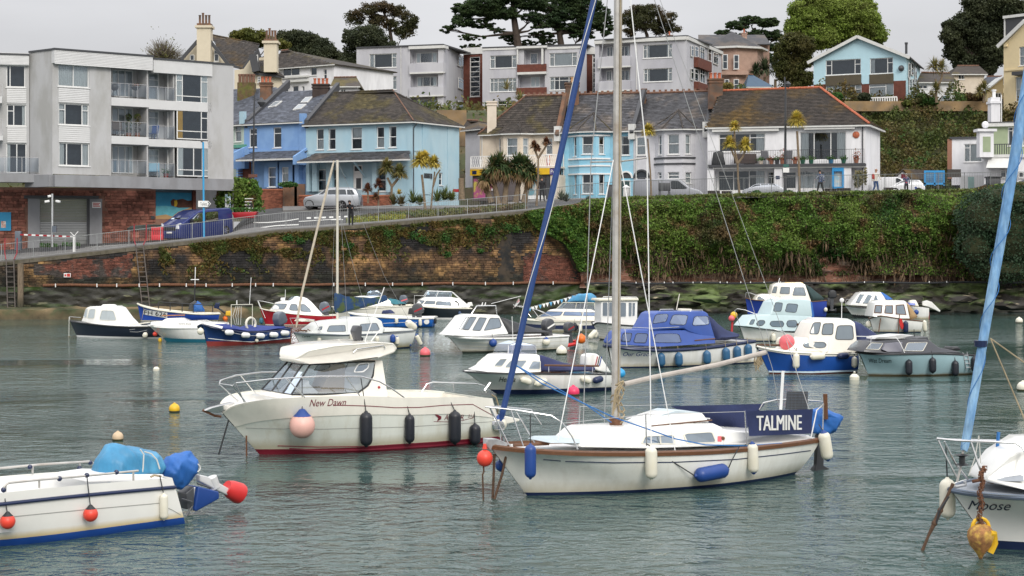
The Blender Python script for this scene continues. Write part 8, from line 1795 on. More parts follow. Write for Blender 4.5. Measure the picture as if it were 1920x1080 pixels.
b.Cp('FH 626',714,256,886,290,Bo,Ff=17,off=.04)
b.A2([(822,192,-.75),(1090,210,-.88),(1248,216,-.8)],.03,Ac,name='hand_rail')
for u,v0,v1 in((822,192,245),(914,198,262),(1008,206,270),(1095,210,276),(1247,216,274)):b.A2([(u,v0,-.8),(u,v1,-.82)],.03,Ac,name='rail_post')
b.A2([(1105,185,0),(1108,60,0)],.045,Ac,name='short_mast');b.A2([(1108,80,0),(1110,0,0),(1112,-80,0)],.025,A3,name='masthead');b.A2([(1075,18,0),(1140,18,0)],.03,A3,name='crossbar')
C7(b,[(1090,272,.3),(1095,215,.3),(1130,185,.25),(1165,215,.3),(1188,272,.35)],Bx,'covered_engine',.06);b.A6([(1055,250,.2),(1070,205,.2),(1110,180,.2),(1125,200,.2),(1090,260,.2)],Av,name='engine_controls',bevel=.02)
b.A6([(1255,240,.15),(1270,200,.18),(1305,200,.18),(1295,250,.15)],Aj,name='outboard_cowl',bevel=.03);b.A2([(1290,240,0),(1360,290,0)],.07,Ac,name='outboard_leg');b.A6([(1345,300,.15),(1352,265,.15),(1390,262,.15),(1388,302,.15)],Bz,name='propeller_bag',bevel=.03)
b.A2([(710,235,-.5),(690,345,-.5)],.012,Bj,name='painter')
Aa(b,1345,302,1345,345,.17,Dk,'orange ball buoy hanging below the yellow bag behind the FH 626 boat',B1=True,y=0)
b=Boat('cuddy_boat','red-hulled boat with white rounded cuddy cabin and grey outboard',(497.5,609),(633,608),ZB)
b.hull([(32,262,.03),(90,280,.4),(200,297,.75),(350,315,.95),(550,328,.95),(700,325,.8)],(82,410),(690,412),.75,[pm('bright_red_hull',(.42,.012,.025),.35,var=.08,B2=.15),A1],B9=.04,Ak=A1,Bh=.04,Au=.8,Aq=A9,N=28)
cab,bv=b.A6([(112,285,.5),(130,270,.52),(165,218,.45),(230,202,.43),(290,200,.45),(330,175,.42),(400,168,.42),(440,182,.45),(480,215,.5),(575,320,.68),(560,330,.72),(300,312,.75)],A9,bevel=.05,seg=3)
Bm(b,[[(132,268),(165,226),(268,228),(240,275)],[(285,272),(300,230),(352,232),(358,285),(300,282)],[(382,290),(388,228),(418,232),(470,278),(468,300)]],bv,r=.2)
b.A6([(270,205,.35),(300,170,.3),(350,160,.3),(392,172,.3),(385,205,.35)],Cj,name='spray_hood',bevel=.03);b.A2([(250,178,0),(252,105,0)],.014,A3,name='aerial');b.A6([(210,200,.15),(212,176,.15),(250,175,.15),(250,202,.15)],A3,name='horn',bevel=.03)
b.A2([(35,258,0),(14,200,0),(60,205,-.2),(150,225,-.4)],.016,A3,name='bow_rail');b.A2([(20,205,0),(80,350,-.3)],.016,A3,name='bow_rail')
Br(b,b.xw(555),b.p(555,310,0).z,Az,1.2,-.3,stripe=Cq)
Aa(b,45,345,47,400,.12,pm('teal_vinyl',(.03,.14,.2),.5),'teal fender at the red boat\'s bow',y=-.2)
b=Boat('cabin_cruiser','cream and white cruiser with clear hood behind Curlew\'s boom, below the quay wall',(648,600.5),(775,600),ZB)
b.hull([(650,250,.03),(740,262,.5),(850,268,.85),(1050,258,1.0),(1338,240,.95)],(720,365),(1335,365),.85,[Ao,A9],B9=.05,Ak=A1,Bh=.07,Au=1.)
cab,bv=b.A6([(770,262,.6),(785,220,.58),(835,170,.5),(900,160,.5),(1090,160,.5),(1150,200,.6),(1180,245,.75)],A9,bevel=.05);Bm(b,[[(790,222),(825,188),(890,190),(870,225)]],bv,r=.1)
b.A6([(940,162,.4),(965,118,.35),(1040,110,.35),(1092,150,.4)],Cj,name='spray_hood',bevel=.03)
C7(b,[(1130,185,.5),(1200,190,.5),(1300,228,.7),(1200,240,.8),(1140,230,.75)],pm('teal_canvas',(.03,.16,.2),.8,var=.2),'canopy',.04);Br(b,b.xw(1230),b.p(1230,225,0).z,Az,1.,-.1,stripe=Dl)
b=Boat('open_motorboat','bright blue open boat with white gunwale and dark outboards behind Curlew',(657,612),(808,612.5),ZB)
b.hull([(795,300,.03),(860,315,.45),(980,328,.8),(1150,340,.95),(1350,347,.98),(1518,345,.9)],(840,425),(1508,428),.8,[pm('azure_hull',(.015,.13,.5),.35,var=.1,B2=.1),Aj],B9=.04,Ak=A9,Bh=.12,Au=1.,B8=(.3,.97,.3,.1),Aq=A9)
C7(b,[(1070,315,.3),(1080,285,.3),(1150,278,.3),(1188,312,.35)],Dj,'covered_console',.03);Br(b,b.xw(1350),b.p(1350,325,0).z,Av,1.2,-.25,stripe=Cq);b.A6([(1300,318,.2),(1310,265,.2),(1350,262,.2),(1370,318,.2)],Ac,name='seat_pod',bevel=.04);b.A6([(1510,400,.15),(1512,345,.15),(1545,360,.15),(1545,395,.15)],Ac,name='drive_unit',bevel=.04)
q=b.hit(1462,378,b.bv,.02);m=MB();m.Al([(.001,.01),(.16,.0)],12,q,(0,-1,0));m.A0('white_disc',A3,b.root)
g='white fenders on the bright blue open boat'
Aa(b,1204,345,1206,400,.1,A1,'white fender on the blue open boat, left one',Af=(1204,335),Ad=g);Aa(b,1407,355,1409,420,.1,A1,'white fender on the blue open boat nearer its stern',Af=(1407,340),Ad=g)
b=Boat('cabin_cruiser','black-hulled white cabin cruiser with raked windscreen below the quay wall',(797,598.5),(883,598),ZB)
b.hull([(1335,232,.03),(1400,245,.45),(1500,257,.8),(1650,264,.95),(1850,266,.9)],(1445,358),(1842,358),.8,[pm('black_blue_hull',(.012,.017,.025),.35,var=.1,B2=.2),A3],B9=.12,Ak=A1,Bh=.06,Au=1.2,Aq=A9)
cab,bv=b.A6([(1362,245,.55),(1400,195,.52),(1450,168,.5),(1670,170,.55),(1740,182,.6),(1800,225,.7),(1835,258,.8),(1600,262,.82)],A9,bevel=.04)
Bm(b,[[(1372,222),(1402,197),(1445,200),(1422,226)],[(1440,226),(1462,201),(1536,205),(1530,229)],[(1540,235),(1552,206),(1664,208),(1672,244)]],bv,r=.12)
b.A6([(1445,166,.5),(1476,118,.42),(1685,126,.42),(1668,176,.5)],Cj,name='windscreen',bevel=0)
for p_ in([(1445,166,-.5),(1476,118,-.42),(1685,126,-.42),(1668,176,-.5)],[(1565,118,-.43),(1545,166,-.5)],[(1685,126,-.42),(1835,255,-.75)]):b.A2(p_,.02,A3,name='windscreen_frame',Cv=True)
q=[b.hit(u,v,bv,.01)for u,v in((1700,205),(1712,198),(1735,215),(1745,248),(1738,250),(1728,222))];
if all(q):MB().add(q,[tuple(range(6))]).A0('dolphin_motif',Bo,b.root)
b.A6([(1812,250,.15),(1815,218,.18),(1850,212,.18),(1862,245,.15)],A9,name='outboard_cowl',bevel=.03);b.A2([(1355,235,0),(1358,155,0),(1440,158,-.3)],.012,A3,name='bow_rail')
Aa(b,1746,290,1746,325,.12,pm('slate_blue_vinyl',(.03,.06,.14),.4),'dark blue fender on the black-hulled cruiser')
def E7(px,py,r,mat,Ah,shape='ball',top=None):
 Y=wy(py);c=at(px,py,Y);t=A7('mooring_buoy',Ah,'buoy',(c.x,c.y,0))
 m=MB()
 if shape=='ball':m.B1((0,0,r*.6),r,16)
 elif shape=='can':m.Al([(r*.6,-r),(r,-r*.5),(r,r*.7),(r*.5,r*1.2),(.02,r*1.3)],14)
 m.A0('float',mat,t,sm=1);k=MB();k.Al([(r*.25,r*1.5),(r*.3,r*1.62),(r*.1,r*1.75)],8,(0,0,0));k.A0('eye',top or mat,t,sm=1)
 k=MB();k.Al([(r*.86,-.02),(r*.97,.02),(r*1.0,r*.22),(r*.985,r*.3)],16);k.A0('weed_band',pm('weed_stain',(.04,.045,.02),.9),t,sm=1)
E7(797,668,.23,Dl,'pink ball buoy floating between Curlew and the black-canopied cruiser')
E7(327,773,.16,Bz,'yellow ball buoy with dark waterline floating left of New Dawn');E7(221,826,.14,pm('bleached_buoy',(.6,.45,.3),.6,var=.2),'small bleached buoy floating above the left motorboat')
E7(293,695,.12,A1,'small white buoy with dark cap floating alone at mid left','can',Ac);E7(1075,742,.2,pm('magenta_vinyl',(.7,.04,.12),.35),'magenta ball buoy against Henna\'s hull')
E7(1053,665,.24,A1,'white ball buoy half sunk behind the black-canopied cruiser');E7(1602,712,.17,A1,'white can buoy floating off the blue and cream boat\'s stern','can')
E7(1911,606,.22,A1,'far white ball buoy near the right edge');E7(1918,733,.2,A1,'white buoy cut by the right edge above Moose')
Y=94;c=at(1375,620,Y);t=A7('marker_buoy','yellow and pink ball floats on a red pole left of the pale blue cruiser','buoy',(c.x,c.y,0));z=lambda py:D7-(py-HOR)/FPX*Y
m=MB();m.B1((.03,0,z(591)),.2,12);m.A0('float',Bz,t,sm=1);m=MB();m.B1((-.1,-.1,z(597)),.18,12);m.A0('float',Dl,t,sm=1);MB().A2([(-.05,0,z(600)),(-.1,0,-.3)],.06,6).A0('pole',pm('red_pole',(.5,.03,.04),.5),t)
def edge(px,back=.3):
 q=Fa(px);return q+V3((0,back,0))
def E4(name,Ah,px0,px1,h,mat,postw=.05,sp=2.0,barsp=.115,back=.3,z=0.):
 pts=[edge(px0+(px1-px0)*i/60,back)+V3((0,0,z))for i in range(61)]
 L=[0]
 for a,b in zip(pts,pts[1:]):L.append(L[-1]+(b-a).length)
 def P(s):
  for i in range(60):
   if s<=L[i+1]or i==59:return pts[i].lerp(pts[i+1],(s-L[i])/(L[i+1]-L[i]))
 t=A7(name,Ah,'railing',P(0));n=max(1,round(L[-1]/sp));st=L[-1]/n
 for i in range(n+1):
  p=P(i*st);m=MB();m.box(p.x-postw/2,p.x+postw/2,p.y-postw/2,p.y+postw/2,p.z-.1,p.z+h+.04);m.A0('post',mat,t,world=1)
 up=V3((0,0,1))
 for i in range(n):
  a,b=P(i*st),P((i+1)*st);m=MB();m.bar(a+up*h,b+up*h,.035);m.bar(a+up*.12,b+up*.12,.025);k=int((b-a).length/barsp)
  for j in range(1,k):q=a.lerp(b,j/k);m.bar(q+up*.12,q+up*h,.011)
  m.A0('rail_panel',mat,t,world=1)
 return t
E4('railing','galvanised railing along the sloping quay top, from the left edge to the shop',-60,985,1.12,pm('dull_galvanised_rail',(.3,.31,.31),.6,metal=.4,var=.2))
Ev=pm('dull_grey_railing',(.16,.17,.17),.6,metal=.3)
E4('railing','dull grey promenade railing on top of the ivy bank, right of the shop',990,1500,1.3,Ev,back=.5,z=.05)
E4('railing','dull grey promenade railing on the ivy bank before the white van and blue cage',1510,1960,1.35,Ev,back=.6,z=.05)
Fu=pm('weathered_ladder_steel',(.14,.12,.11),.8,metal=.2,var=.3)
def Fg(pxt,pxb,z0,Ah,redtop=True):
 s0=qp.at_px(pxt);s1=qp.at_px(pxb);zt_=qp.top(s0);t=A7('ladder',Ah,'ladder',qp(s1,z0,.15));A=qp(s0,zt_+.1,.2);B_=qp(s1,z0,.3);w_=.24;u=V3((1,0,0))
 for sg in(-1,1):MB().bar(A+u*w_*sg,B_+u*w_*sg,.06).A0('side_rail',Fu,t,world=1)
 n=int((A-B_).length/.3)
 for i in range(n):q=A.lerp(B_,(i+.5)/n);MB().bar(q-u*w_,q+u*w_,.035).A0('rung',Fu,t,world=1)
 for sg in(-1,1):
  m=MB();m.A2([A+u*(w_+.02)*sg,A+u*(w_+.15)*sg+V3((0,.2,.4)),A+u*(w_+.15)*sg+V3((0,.25,1.35))],.035,6);m.A0('red_handhold',pm('dark_red_handrail',(.28,.02,.03),.5),t,world=1,sm=1)
Fg(262,275,.6,'iron ladder with red handholds down the quay wall left of the FH 626 boat');Fg(20,24,-.1,'iron ladder with red handholds at the far left of the quay wall')
def Gi(px,z0,z1,w,Ah):s=qp.at_px(px);m=MB();q=qp(s,0,.35);m.box(q.x-w,q.x+w,q.y-.12,q.y+.12,z0,z1);Cc(m.A0('timber_pile',pm('weathered_timber',(.17,.13,.09),.9,var=.35,Am=(6,6,1),zcol=(.03,.035,.02),z0=.6,z1=1.6),None),Ah,'pile')
Gi(41,-.5,3.5,.16,'weathered upright timber fender pile on the quay wall at the far left')
q=qp(qp.at_px(127),2.75,.15);m=MB();m.box(q.x-.22,q.x+.22,q.y-.02,q.y+.02,q.z-.13,q.z+.13);sg=Cc(m.A0('warning_sign',A3),'small red and white warning sign on the left quay wall','sign');m=MB();m.box(q.x-.02,q.x+.19,q.y-.024,q.y-.021,q.z-.1,q.z+.1);m.box(q.x-.18,q.x-.06,q.y-.024,q.y-.021,q.z-.08,q.z+.06);m.A0('red_print',pm('red_print',(.5,.04,.03),.6),sg)
def gz(px,t=.4):return gpt(px,t)
def spz(Z,u,v,Y):return spx(Z,u,v,Y)
t=A7('car_park_barrier','red and white striped barrier arm by the roller door','barrier',spx(Z7,95,235,103));Y=103
a=spx(Z7,80,235,Y);c=spx(Z7,112,155,Y);MB().box(a.x,c.x,a.y,a.y+.4,a.z-.3,c.z).A0('cabinet',Az,t,world=1,bevel=.03)
a=spx(Z7,112,174,Y);c=spx(Z7,405,186,Y-1.)
for i in range(14):p=a.lerp(c,i/14);q=a.lerp(c,(i+1)/14);MB().bar(p,q,.09,.1).A0('arm_stripe',A3 if i%2 else Cq,t,world=1)
p=spx(Z7,405,275,Y-1);q=spx(Z7,405,182,Y-1);MB().box(p.x-.07,p.x+.07,p.y-.07,p.y+.07,p.z-.2,q.z).A0('rest_post',A3,t,world=1);MB().bar(q,q+V3((.25,0,.3)),.04).bar(q,q+V3((-.25,0,.25)),.04).A0('rest_fork',A3,t,world=1)
t=A7('cctv_mast','grey pole with white security cameras before the roller door','camera mast',spx(Z1,252,975,102));a=spx(Z1,252,985,102);c=spx(Z1,252,728,102);MB().A2([a,c],.06,8).A0('pole',Eh,t,world=1,sm=1)
for(u,v,du)in((238,763,-1),(270,763,1),(245,738,-.6)):q=spx(Z1,u,v,101.9);MB().bar(q,q+V3((.28*du,-.1,-.05)),.14).A0('camera',A3,t,world=1,bevel=.02)
q=spx(Z1,262,898,101.8);MB().box(q.x-.12,q.x+.15,q.y-.1,q.y+.1,q.z-.2,q.z+.2).A0('control_box',Az,t,world=1)
for i in range(3):
 q=spx(Z7,(180,265,385)[i],255-i*4,104);
 if i:
  tt=A7('planter',('dark planter of low greenery behind the left railing','small dark planter of greenery right of the barrier')[i-1],'planter',q);MB().box(q.x-.6,q.x+.5,q.y,q.y+.5,q.z-.5,q.z+.1).A0('box',A4,tt,world=1);Ai('plants',[q+V3((rU(-.6,.5),rU(0,.5),.1+random.random()*.25))for _ in range(160)],.12,Ay,tt)
t=A7('sign_post','bright blue post with a white Toilets arrow sign beside the blue van','sign',spx(Z1,983,940,104));mb_=pm('bright_blue_post',(.04,.32,.6),.5);MB().A2([spx(Z1,983,960,104),spx(Z1,979,480,104)],.065,8).A0('pole',mb_,t,world=1,sm=1)
MB().A2([spx(Z1,979,480,104),spx(Z1,968,475,104)],.05,6).A0('top_arm',A4,t,world=1)
F=Fac(t,(zp(Z1,940,0)[0],103.9),(zp(Z1,1030,0)[0],103.9),Z1,A3);P=[F.px(*q)for q in((955,762),(1003,762),(1017,776),(1003,792),(955,792))];m=MB();m.Bd([F.P(*q,.03)for q in P],[F.P(*q,0.)for q in P]);sb=m.A0('sign_plate',A3,t,world=1);F.Cp('Toilets',(965,770,998,785),Bo,.035,Ae=sb);m=MB();m.add([F.P(*F.px(*q),.036)for q in((1000,767),(1005,767),(1013,776),(1005,788),(1000,788),(1008,776))],[tuple(range(6))]);m.A0('arrow',Bo,sb,world=1)
q0=spx(Z1,727,945,104.5);q1=spx(Z1,784,888,104.5);t=A7('road_barrier','red plastic road barrier behind the railing left of the blue van','barrier',q0);mr=pm('red_barrier_plastic',(.55,.03,.04),.5)
MB().box(q0.x,q1.x,q0.y,q0.y+.3,q1.z-.25,q1.z).A0('panel',mr,t,world=1,bevel=.04);MB().box(q0.x,q1.x,q0.y,q0.y+.3,q0.z-.1,q0.z+.25).A0('base',mr,t,world=1,bevel=.04)
for i in range(5):x=q0.x+.1+(q1.x-q0.x-.2)*i/4;MB().box(x-.09,x+.09,q0.y+.05,q0.y+.25,q0.z+.2,q1.z-.2).A0('upright',mr,t,world=1)
b=Boat('upturned_boat','dark tarpaulined upturned dinghy on the ground below the mural',(250,HOR+1),(320,HOR+1),Z1,ybow=106.5,yst=108,z=gpt(290,.5).z-.1)
b.A6([(640,895,.5),(660,882,.5),(740,876,.6),(800,878,.6),(835,892,.5),(830,905,.6),(650,905,.6)],pm('dark_green_tarp',(.035,.045,.04),.8,var=.3),name='cover',bevel=.05)
p=spx(Z1,1085,820,112);q=spx(Z1,1112,730,112);Cc(MB().box(p.x,q.x,p.y,p.y+.1,p.z-.6,q.z).A0('info_board',pm('pale_blue_board',(.3,.45,.55),.6,col2=(.6,.6,.6),A8=3,world=1)),'tall narrow information board between the van and the green hedge','notice board')
def E5(name,Ah,Z,blobs,Y,mat,n,sz,cat='shrub',dep=1.2,Ad=None,shape='oval',elong=1.3):
 c=spx(Z,blobs[0][0],blobs[0][1]+blobs[0][3],Y);t=A7(name,Ah,cat,c,0,Ad);C=[]
 tot=sum(b_[2]*b_[3]for b_ in blobs)
 for(u,v,ru,rv)in blobs:
  o=spx(Z,u,v,Y);rx=abs(spx(Z,u+ru,v,Y).x-o.x);rz=abs(spx(Z,u,v+rv,Y).z-o.z)
  for _ in range(int(n*ru*rv/tot)):
   d=V3(np.random.normal(size=3));d.normalize();r=rU(.75,1.05)+.15*mnoise.noise(d*3+o)
   C.append(o+V3((d.x*rx*r,d.y*min(dep,rx)*r,d.z*rz*r)))
 Ai('foliage',C,sz,mat,t,elong=elong)
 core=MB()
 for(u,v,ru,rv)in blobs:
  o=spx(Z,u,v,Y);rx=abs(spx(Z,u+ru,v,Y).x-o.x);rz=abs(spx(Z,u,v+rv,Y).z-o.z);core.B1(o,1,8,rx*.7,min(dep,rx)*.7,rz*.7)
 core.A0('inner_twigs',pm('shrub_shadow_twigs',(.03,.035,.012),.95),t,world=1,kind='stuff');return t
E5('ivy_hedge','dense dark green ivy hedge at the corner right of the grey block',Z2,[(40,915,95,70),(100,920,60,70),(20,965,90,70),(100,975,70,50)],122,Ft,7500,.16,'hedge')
t=A7('chalkboard_sign','black chalkboard A-board with wooden frame beside the green hedge','sign',spx(Z2,102,1015,121));F=Fac(t,(zp(Z2,70,0)[0],121),(zp(Z2,135,0)[0],121),Z2,B5);
m=MB();P=[F.P(*F.px(*q),0)for q in((80,962),(118,958),(127,1012),(88,1018))];m.Bd(P,[p-F.n*.05 for p in P]);m.A0('frame',B5,t,world=1);c_=sum(P,V3())/4;m=MB();m.add([c_+(p-c_)*.85+F.n*.01 for p in P],[(0,1,2,3)]);bo=m.A0('board',Bo,t,world=1)
for i in range(5):m=MB();a=c_+V3((-.35,-.03,.5-.22*i));m.bar(a,a+V3((.6-.1*(i%3),0,.0)),.012,.05);m.A0('chalk_line',Cy,bo,world=1)
t=A7('boat_planter','small red boat planted with flowers at the roadside below the chalkboard','planter',spx(Z2,85,1045,119));F=Fac(t,(zp(Z2,10,0)[0],119),(zp(Z2,160,0)[0],119),Z2,Cq);m=MB();P=[F.px(*q)for q in((18,1022),(145,1018),(130,1050),(30,1052))];m.Bd([F.P(*q,.5)for q in P],[F.P(*q,-.5)for q in P]);m.A0('hull',Cq,t,world=1,bevel=.05);a=F.px(80,1018);Ai('flowers',[F.P(a[0]+rU(-1.4,1.4),a[1]+random.random()*.3,rU(-.4,.4))for _ in range(350)],.12,Ay,t)
t=A7('street_lamp','tall black street lamp with lantern and brown sign before the mid blue house',0,spx(Z2,118,1005,124));MB().A2([spx(Z2,118,1008,124),spx(Z2,127,425,124)],[.09,.05],8).A0('pole',A4,t,world=1,sm=1);MB().A2([spx(Z2,127,455,124),spx(Z2,145,448,124),spx(Z2,163,455,124)],.03,6).A0('bracket',A4,t,world=1);q=spx(Z2,163,470,124);MB().Al([(.03,.45),(.3,.1),(.28,.0),(.14,-.15),(.1,-.25)],10,q).A0('lantern',A4,t,world=1,sm=1);p=spx(Z2,97,844,123.9);q=spx(Z2,142,828,123.9);MB().box(p.x,q.x,123.85,123.9,p.z,q.z).A0('sign_plate',pm('brown_sign',(.15,.06,.04),.6),t,world=1)
t=A7('street_lamp','tall dark lamp post with a curled top before the white balcony house',0,spx(Z4,715,945,121));MB().A2([spx(Z4,715,948,121),spx(Z4,718,60,121)],[.11,.06],8).A0('pole',A4,t,world=1,sm=1);MB().A2([spx(Z4,718,75,121),spx(Z4,725,55,121),spx(Z4,738,60,121)],.04,6).A0('bracket',A4,t,world=1);MB().Al([(.02,.2),(.22,.0),(.15,-.2),(.02,-.28)],10,spx(Z4,738,72,121)).A0('lantern',A4,t,world=1,sm=1);p=spx(Z4,697,762,120.9);q=spx(Z4,746,725,120.9);MB().box(p.x,q.x,120.85,120.88,p.z,q.z).A0('white_plate',A3,t,world=1);p=spx(Z4,700,720,120.9);q=spx(Z4,744,698,120.9);MB().box(p.x,q.x,120.85,120.88,p.z,q.z).A0('green_plate',pm('green_plate',(.03,.12,.1),.5),t,world=1)
t=A7('utility_cabinet','tall dark cabinet beside the turquoise house\'s door','cabinet',spx(Z3,1097,905,124));p=spx(Z3,1070,905,124);q=spx(Z3,1126,797,124);MB().box(p.x,q.x,124,124.6,p.z,q.z).A0('cabinet',A4,t,world=1,bevel=.05);MB().box(p.x-.03,q.x+.03,123.97,124.63,q.z-.02,q.z+.05).A0('lid',A4,t,world=1)
t=A7('gate_pier','white gate pier with a pyramid cap left of the grey van','pier',spx(Z3,1206,905,126));p=spx(Z3,1187,905,126);q=spx(Z3,1226,812,126);MB().box(p.x,q.x,126,126.4,p.z,q.z).A0('pier',A3,t,world=1);MB().Al([(.4,0),(.03,.2)],4,((p.x+q.x)/2,126.2,q.z)).A0('cap',A3,t,world=1)
t=A7('bin','large dark wheeled bin behind the railing at the right',0,spx(Z5,1040,940,124));p=spx(Z5,1010,942,124);q=spx(Z5,1072,900,124);MB().box(p.x,q.x,124,124.9,p.z-.2,q.z).A0('body',A4,t,world=1,bevel=.05);MB().box(p.x-.05,q.x+.05,123.9,125,q.z,q.z+.12).A0('lid',Ac,t,world=1,bevel=.03)
E2=pm('dark_bench_slats',(.05,.04,.035),.8)
def Ed(Ah,u0,u1,v0,v1,Z=Z4,Y=120.6,Ad='benches on the promenade'):
 p=spx(Z,u0,v1,Y);q=spx(Z,u1,v0,Y);t=A7('bench',Ah,'bench',((p.x+q.x)/2,Y,p.z),0,Ad);h=q.z-p.z;w_=(q.x-p.x)/2
 for k in range(3):MB().box(-w_,w_,.1+.0,.14,h*.55+k*h*.15,h*.55+k*h*.15+.08).A0('slat',E2,t)
 for k in range(3):MB().box(-w_,w_,-.4+k*.15,-.28+k*.15,h*.42,h*.42+.04).A0('slat',E2,t)
 for x in(-w_+.15,w_-.15):MB().box(x-.04,x+.04,-.4,.12,0,h*.42).A0('leg',E2,t)
Ed('dark slatted bench at the left end of the white house frontage',112,208,905,948);Ed('dark slatted bench just left of the silver hatchback',222,305,908,948);Ed('dark slatted bench left of the blue notice board',1025,1115,890,925);Ed('dark slatted bench right of the blue notice board',1118,1228,885,925);Ed('dark slatted bench before the white saloon car',1485,1560,880,925)
q0=spx(Z3,1442,836,120.4);q1=spx(Z3,1526,778,120.4);t=A7('litter_bin','square dark litter bin on the promenade before the grey van','bin',q0);MB().box(q0.x,q1.x,120.4,121,q0.z,q1.z).A0('body',A4,t,world=1,bevel=.03)
for x in(q0.x+.1,q1.x-.1):MB().box(x-.04,x+.04,120.6,120.7,q0.z-1.1,q0.z).A0('leg',A4,t,world=1)
Ge=pm('tyre_rubber',(.015,.015,.016),.85,var=.1);Fv=pm('alloy_rim',(.4,.4,.42),.35,metal=.7);Df=pm('red_tail_lamp',(.4,.01,.01),.25,B2=.5);Fo=pm('headlamp_glass',(.6,.62,.65),.12,B2=.5)
def Bu(name,Ah,Z,u0,v0,u1,v1,Y0,Y1,body,roof_,wins_,wheels,hw,paint,trim=(),cat='car',glassm=None,low=None):
 px0,py0=zp(Z,u0,v0);px1,py1=zp(Z,u1,v1);z=D7-(py0-HOR)/FPX*Y0*kz(Z,Y0)
 b=Boat(name,Ah,(px0,HOR+1),(px1,HOR+1),Z,cat,ybow=Y0,yst=Y1,z=z)
 _,bv=b.A6([(u,v,hw-(.03 if i%2 else 0))for i,(u,v)in enumerate(body)],paint,name='body',bevel=.06,seg=3)
 if roof_:_,rv=b.A6([(u,v,h)for u,v,h in roof_],paint,name='cabin',bevel=.05,seg=3)
 else:rv=bv
 g=An('dark_car_glass',(.07,.08,.09),1)
 for w_ in wins_:b.Cs(w_,rv,Bi=g,Cd=Ac,fw=.02,r=.1)
 for(u,v,r)in wheels:
  for sd in(-1,1):
   q=b.p(u,v,-hw);R=r;c=V3((q.x,sd*(hw-.12),q.z));m=MB();m.Al([(R*.6,-.1),(R*.93,-.11),(R,-.06),(R,.06),(R*.93,.11),(R*.6,.1)],20,c,(0,1,0));wh=m.A0('wheel',Ge,b.root,sm=1,ang=30)
   m=MB();m.Al([(.02,-.05),(R*.18,-.06),(R*.5,-.03),(R*.62,-.09)],14,c,(0,1,0));m.A0('rim',Fv,wh)
   m=MB();
   for k in range(5):a=k*1.2566;m.bar(c+V3((0,sd*.07,0)),c+V3((R*.58*math.cos(a),sd*.085,R*.58*math.sin(a))),.07,.03)
   m.A0('spokes',Fv,wh)
   m=MB();m.Al([(.001,0),(R*1.12,0)],20,c+V3((0,sd*.135,0)),(0,1,0))
 for t_ in trim:
  nm,pts,mt=t_;q=[b.hit(u,v,bv,.012)for u,v in pts]
  if all(q):
   MB().add(q,[tuple(range(len(q)))]).A0(nm,mt,b.root);
   if abs((q[1]-q[0]).cross(q[2]-q[0]).normalized().y)>.5:MB().add([(p.x,-p.y,p.z)for p in q],[tuple(range(len(q)))]).A0(nm,mt,b.root)
 return b
Fp=pm('dark_blue_car_paint',(.02,.035,.17),.3,metal=.3,B2=.6,var=.05)
b=Bu('van','dark blue panel van parked facing left behind the railing by the blue post',Z1,868,950,1125,925,106.6,110.4,[(866,945),(864,905),(868,878),(905,852),(955,815),(975,806),(1108,795),(1120,815),(1125,922),(1123,940),(1000,950)],None,[[(915,860),(955,820),(985,818),(985,866),(915,872)],[(990,866),(990,817),(1050,812),(1052,858)]],[(905,925,.34),(1092,905,.34)],.95,Fp,[('side_panel',[(865,938),(1124,915),(1124,925),(865,948)],Ac)],cat='van')
def Dy(b,x,y0,y1,z0,z1,mat,name,dx=-.03):m=MB();m.box(x+dx,x+dx+.03,y0,y1,z0,z1);return m.A0(name,mat,b.root,bevel=.008)
x0=min(v.co.x for o_ in b.root.children if o_.name.startswith('body')for v in o_.data.vertices)
for sd in(-1,1):
 m=MB();m.Bd([(x0+.02,sd*.9,.72),(x0+.02,sd*.62,.74),(x0+.1,sd*.62,1.0),(x0+.22,sd*.92,1.1)],[(x0-.03,sd*.88,.72),(x0-.04,sd*.62,.74),(x0+.03,sd*.62,1.02),(x0+.12,sd*.9,1.12)]);m.A0('headlight',Fo,b.root)
 m=MB();m.box(x0+.95,x0+1.1,sd*.97-.06,sd*1.12+.0 if sd>0 else sd*.97+.06,1.15,1.4)if sd>0 else m.box(x0+.95,x0+1.1,-1.15,-.95,1.15,1.4);m.A0('door_mirror',Ac,b.root,bevel=.03)
Dy(b,x0,-.55,.55,.62,.85,Ac,'grille');Dy(b,x0,-.26,.26,.42,.53,A3,'number_plate',-.045)
m=MB();q=[b.p(u,v,-.75)for u,v in((900,852),(950,814))];
m.add([(q[0].x-.02,-.78,q[0].z+.03),(q[0].x-.02,.78,q[0].z+.03),(q[1].x-.03,.68,q[1].z),(q[1].x-.03,-.68,q[1].z)],[(0,1,2,3)]);m.A0('windscreen',An('dark_car_glass',(.07,.08,.09),1),b.root)
Dp=pm('silver_car_paint',(.42,.44,.47),.3,metal=.5,B2=.5,var=.04)
b=Bu('car','silver off-road car with spare wheel on its tailgate by the red brick wall',Z2,374,1003,660,1003,128,127.6,[(376,985),(373,962),(382,945),(440,930),(650,932),(658,960),(656,988),(620,992),(380,992)],[(440,934,.82),(486,904,.66),(510,898,.66),(625,898,.66),(640,906,.68),(655,938,.8)],[[(452,932),(484,908),(494,907),(492,934)],[(498,934),(502,908),(548,906),(548,934)],[(554,934),(554,906),(588,906),(592,932)],[(598,932),(596,907),(622,908),(634,930)]],[(405,981,.36),(569,983,.36)],.87,Dp,[('sill',[(430,985),(545,985),(545,992),(430,992)],Av),('tail_light',[(606,940),(614,905),(618,905),(617,945)],Df)])
m=MB();q=b.p(655,962,0);m.Al([(.2,-.1),(.34,-.1),(.36,0),(.34,.1),(.02,.12)],16,(q.x+.12,0,q.z),(1,0,0));m.A0('spare_wheel',Az,b.root,sm=1)
b.A2([(500,896,-.6),(620,895,-.6)],.03,Dp,name='roof_rail')
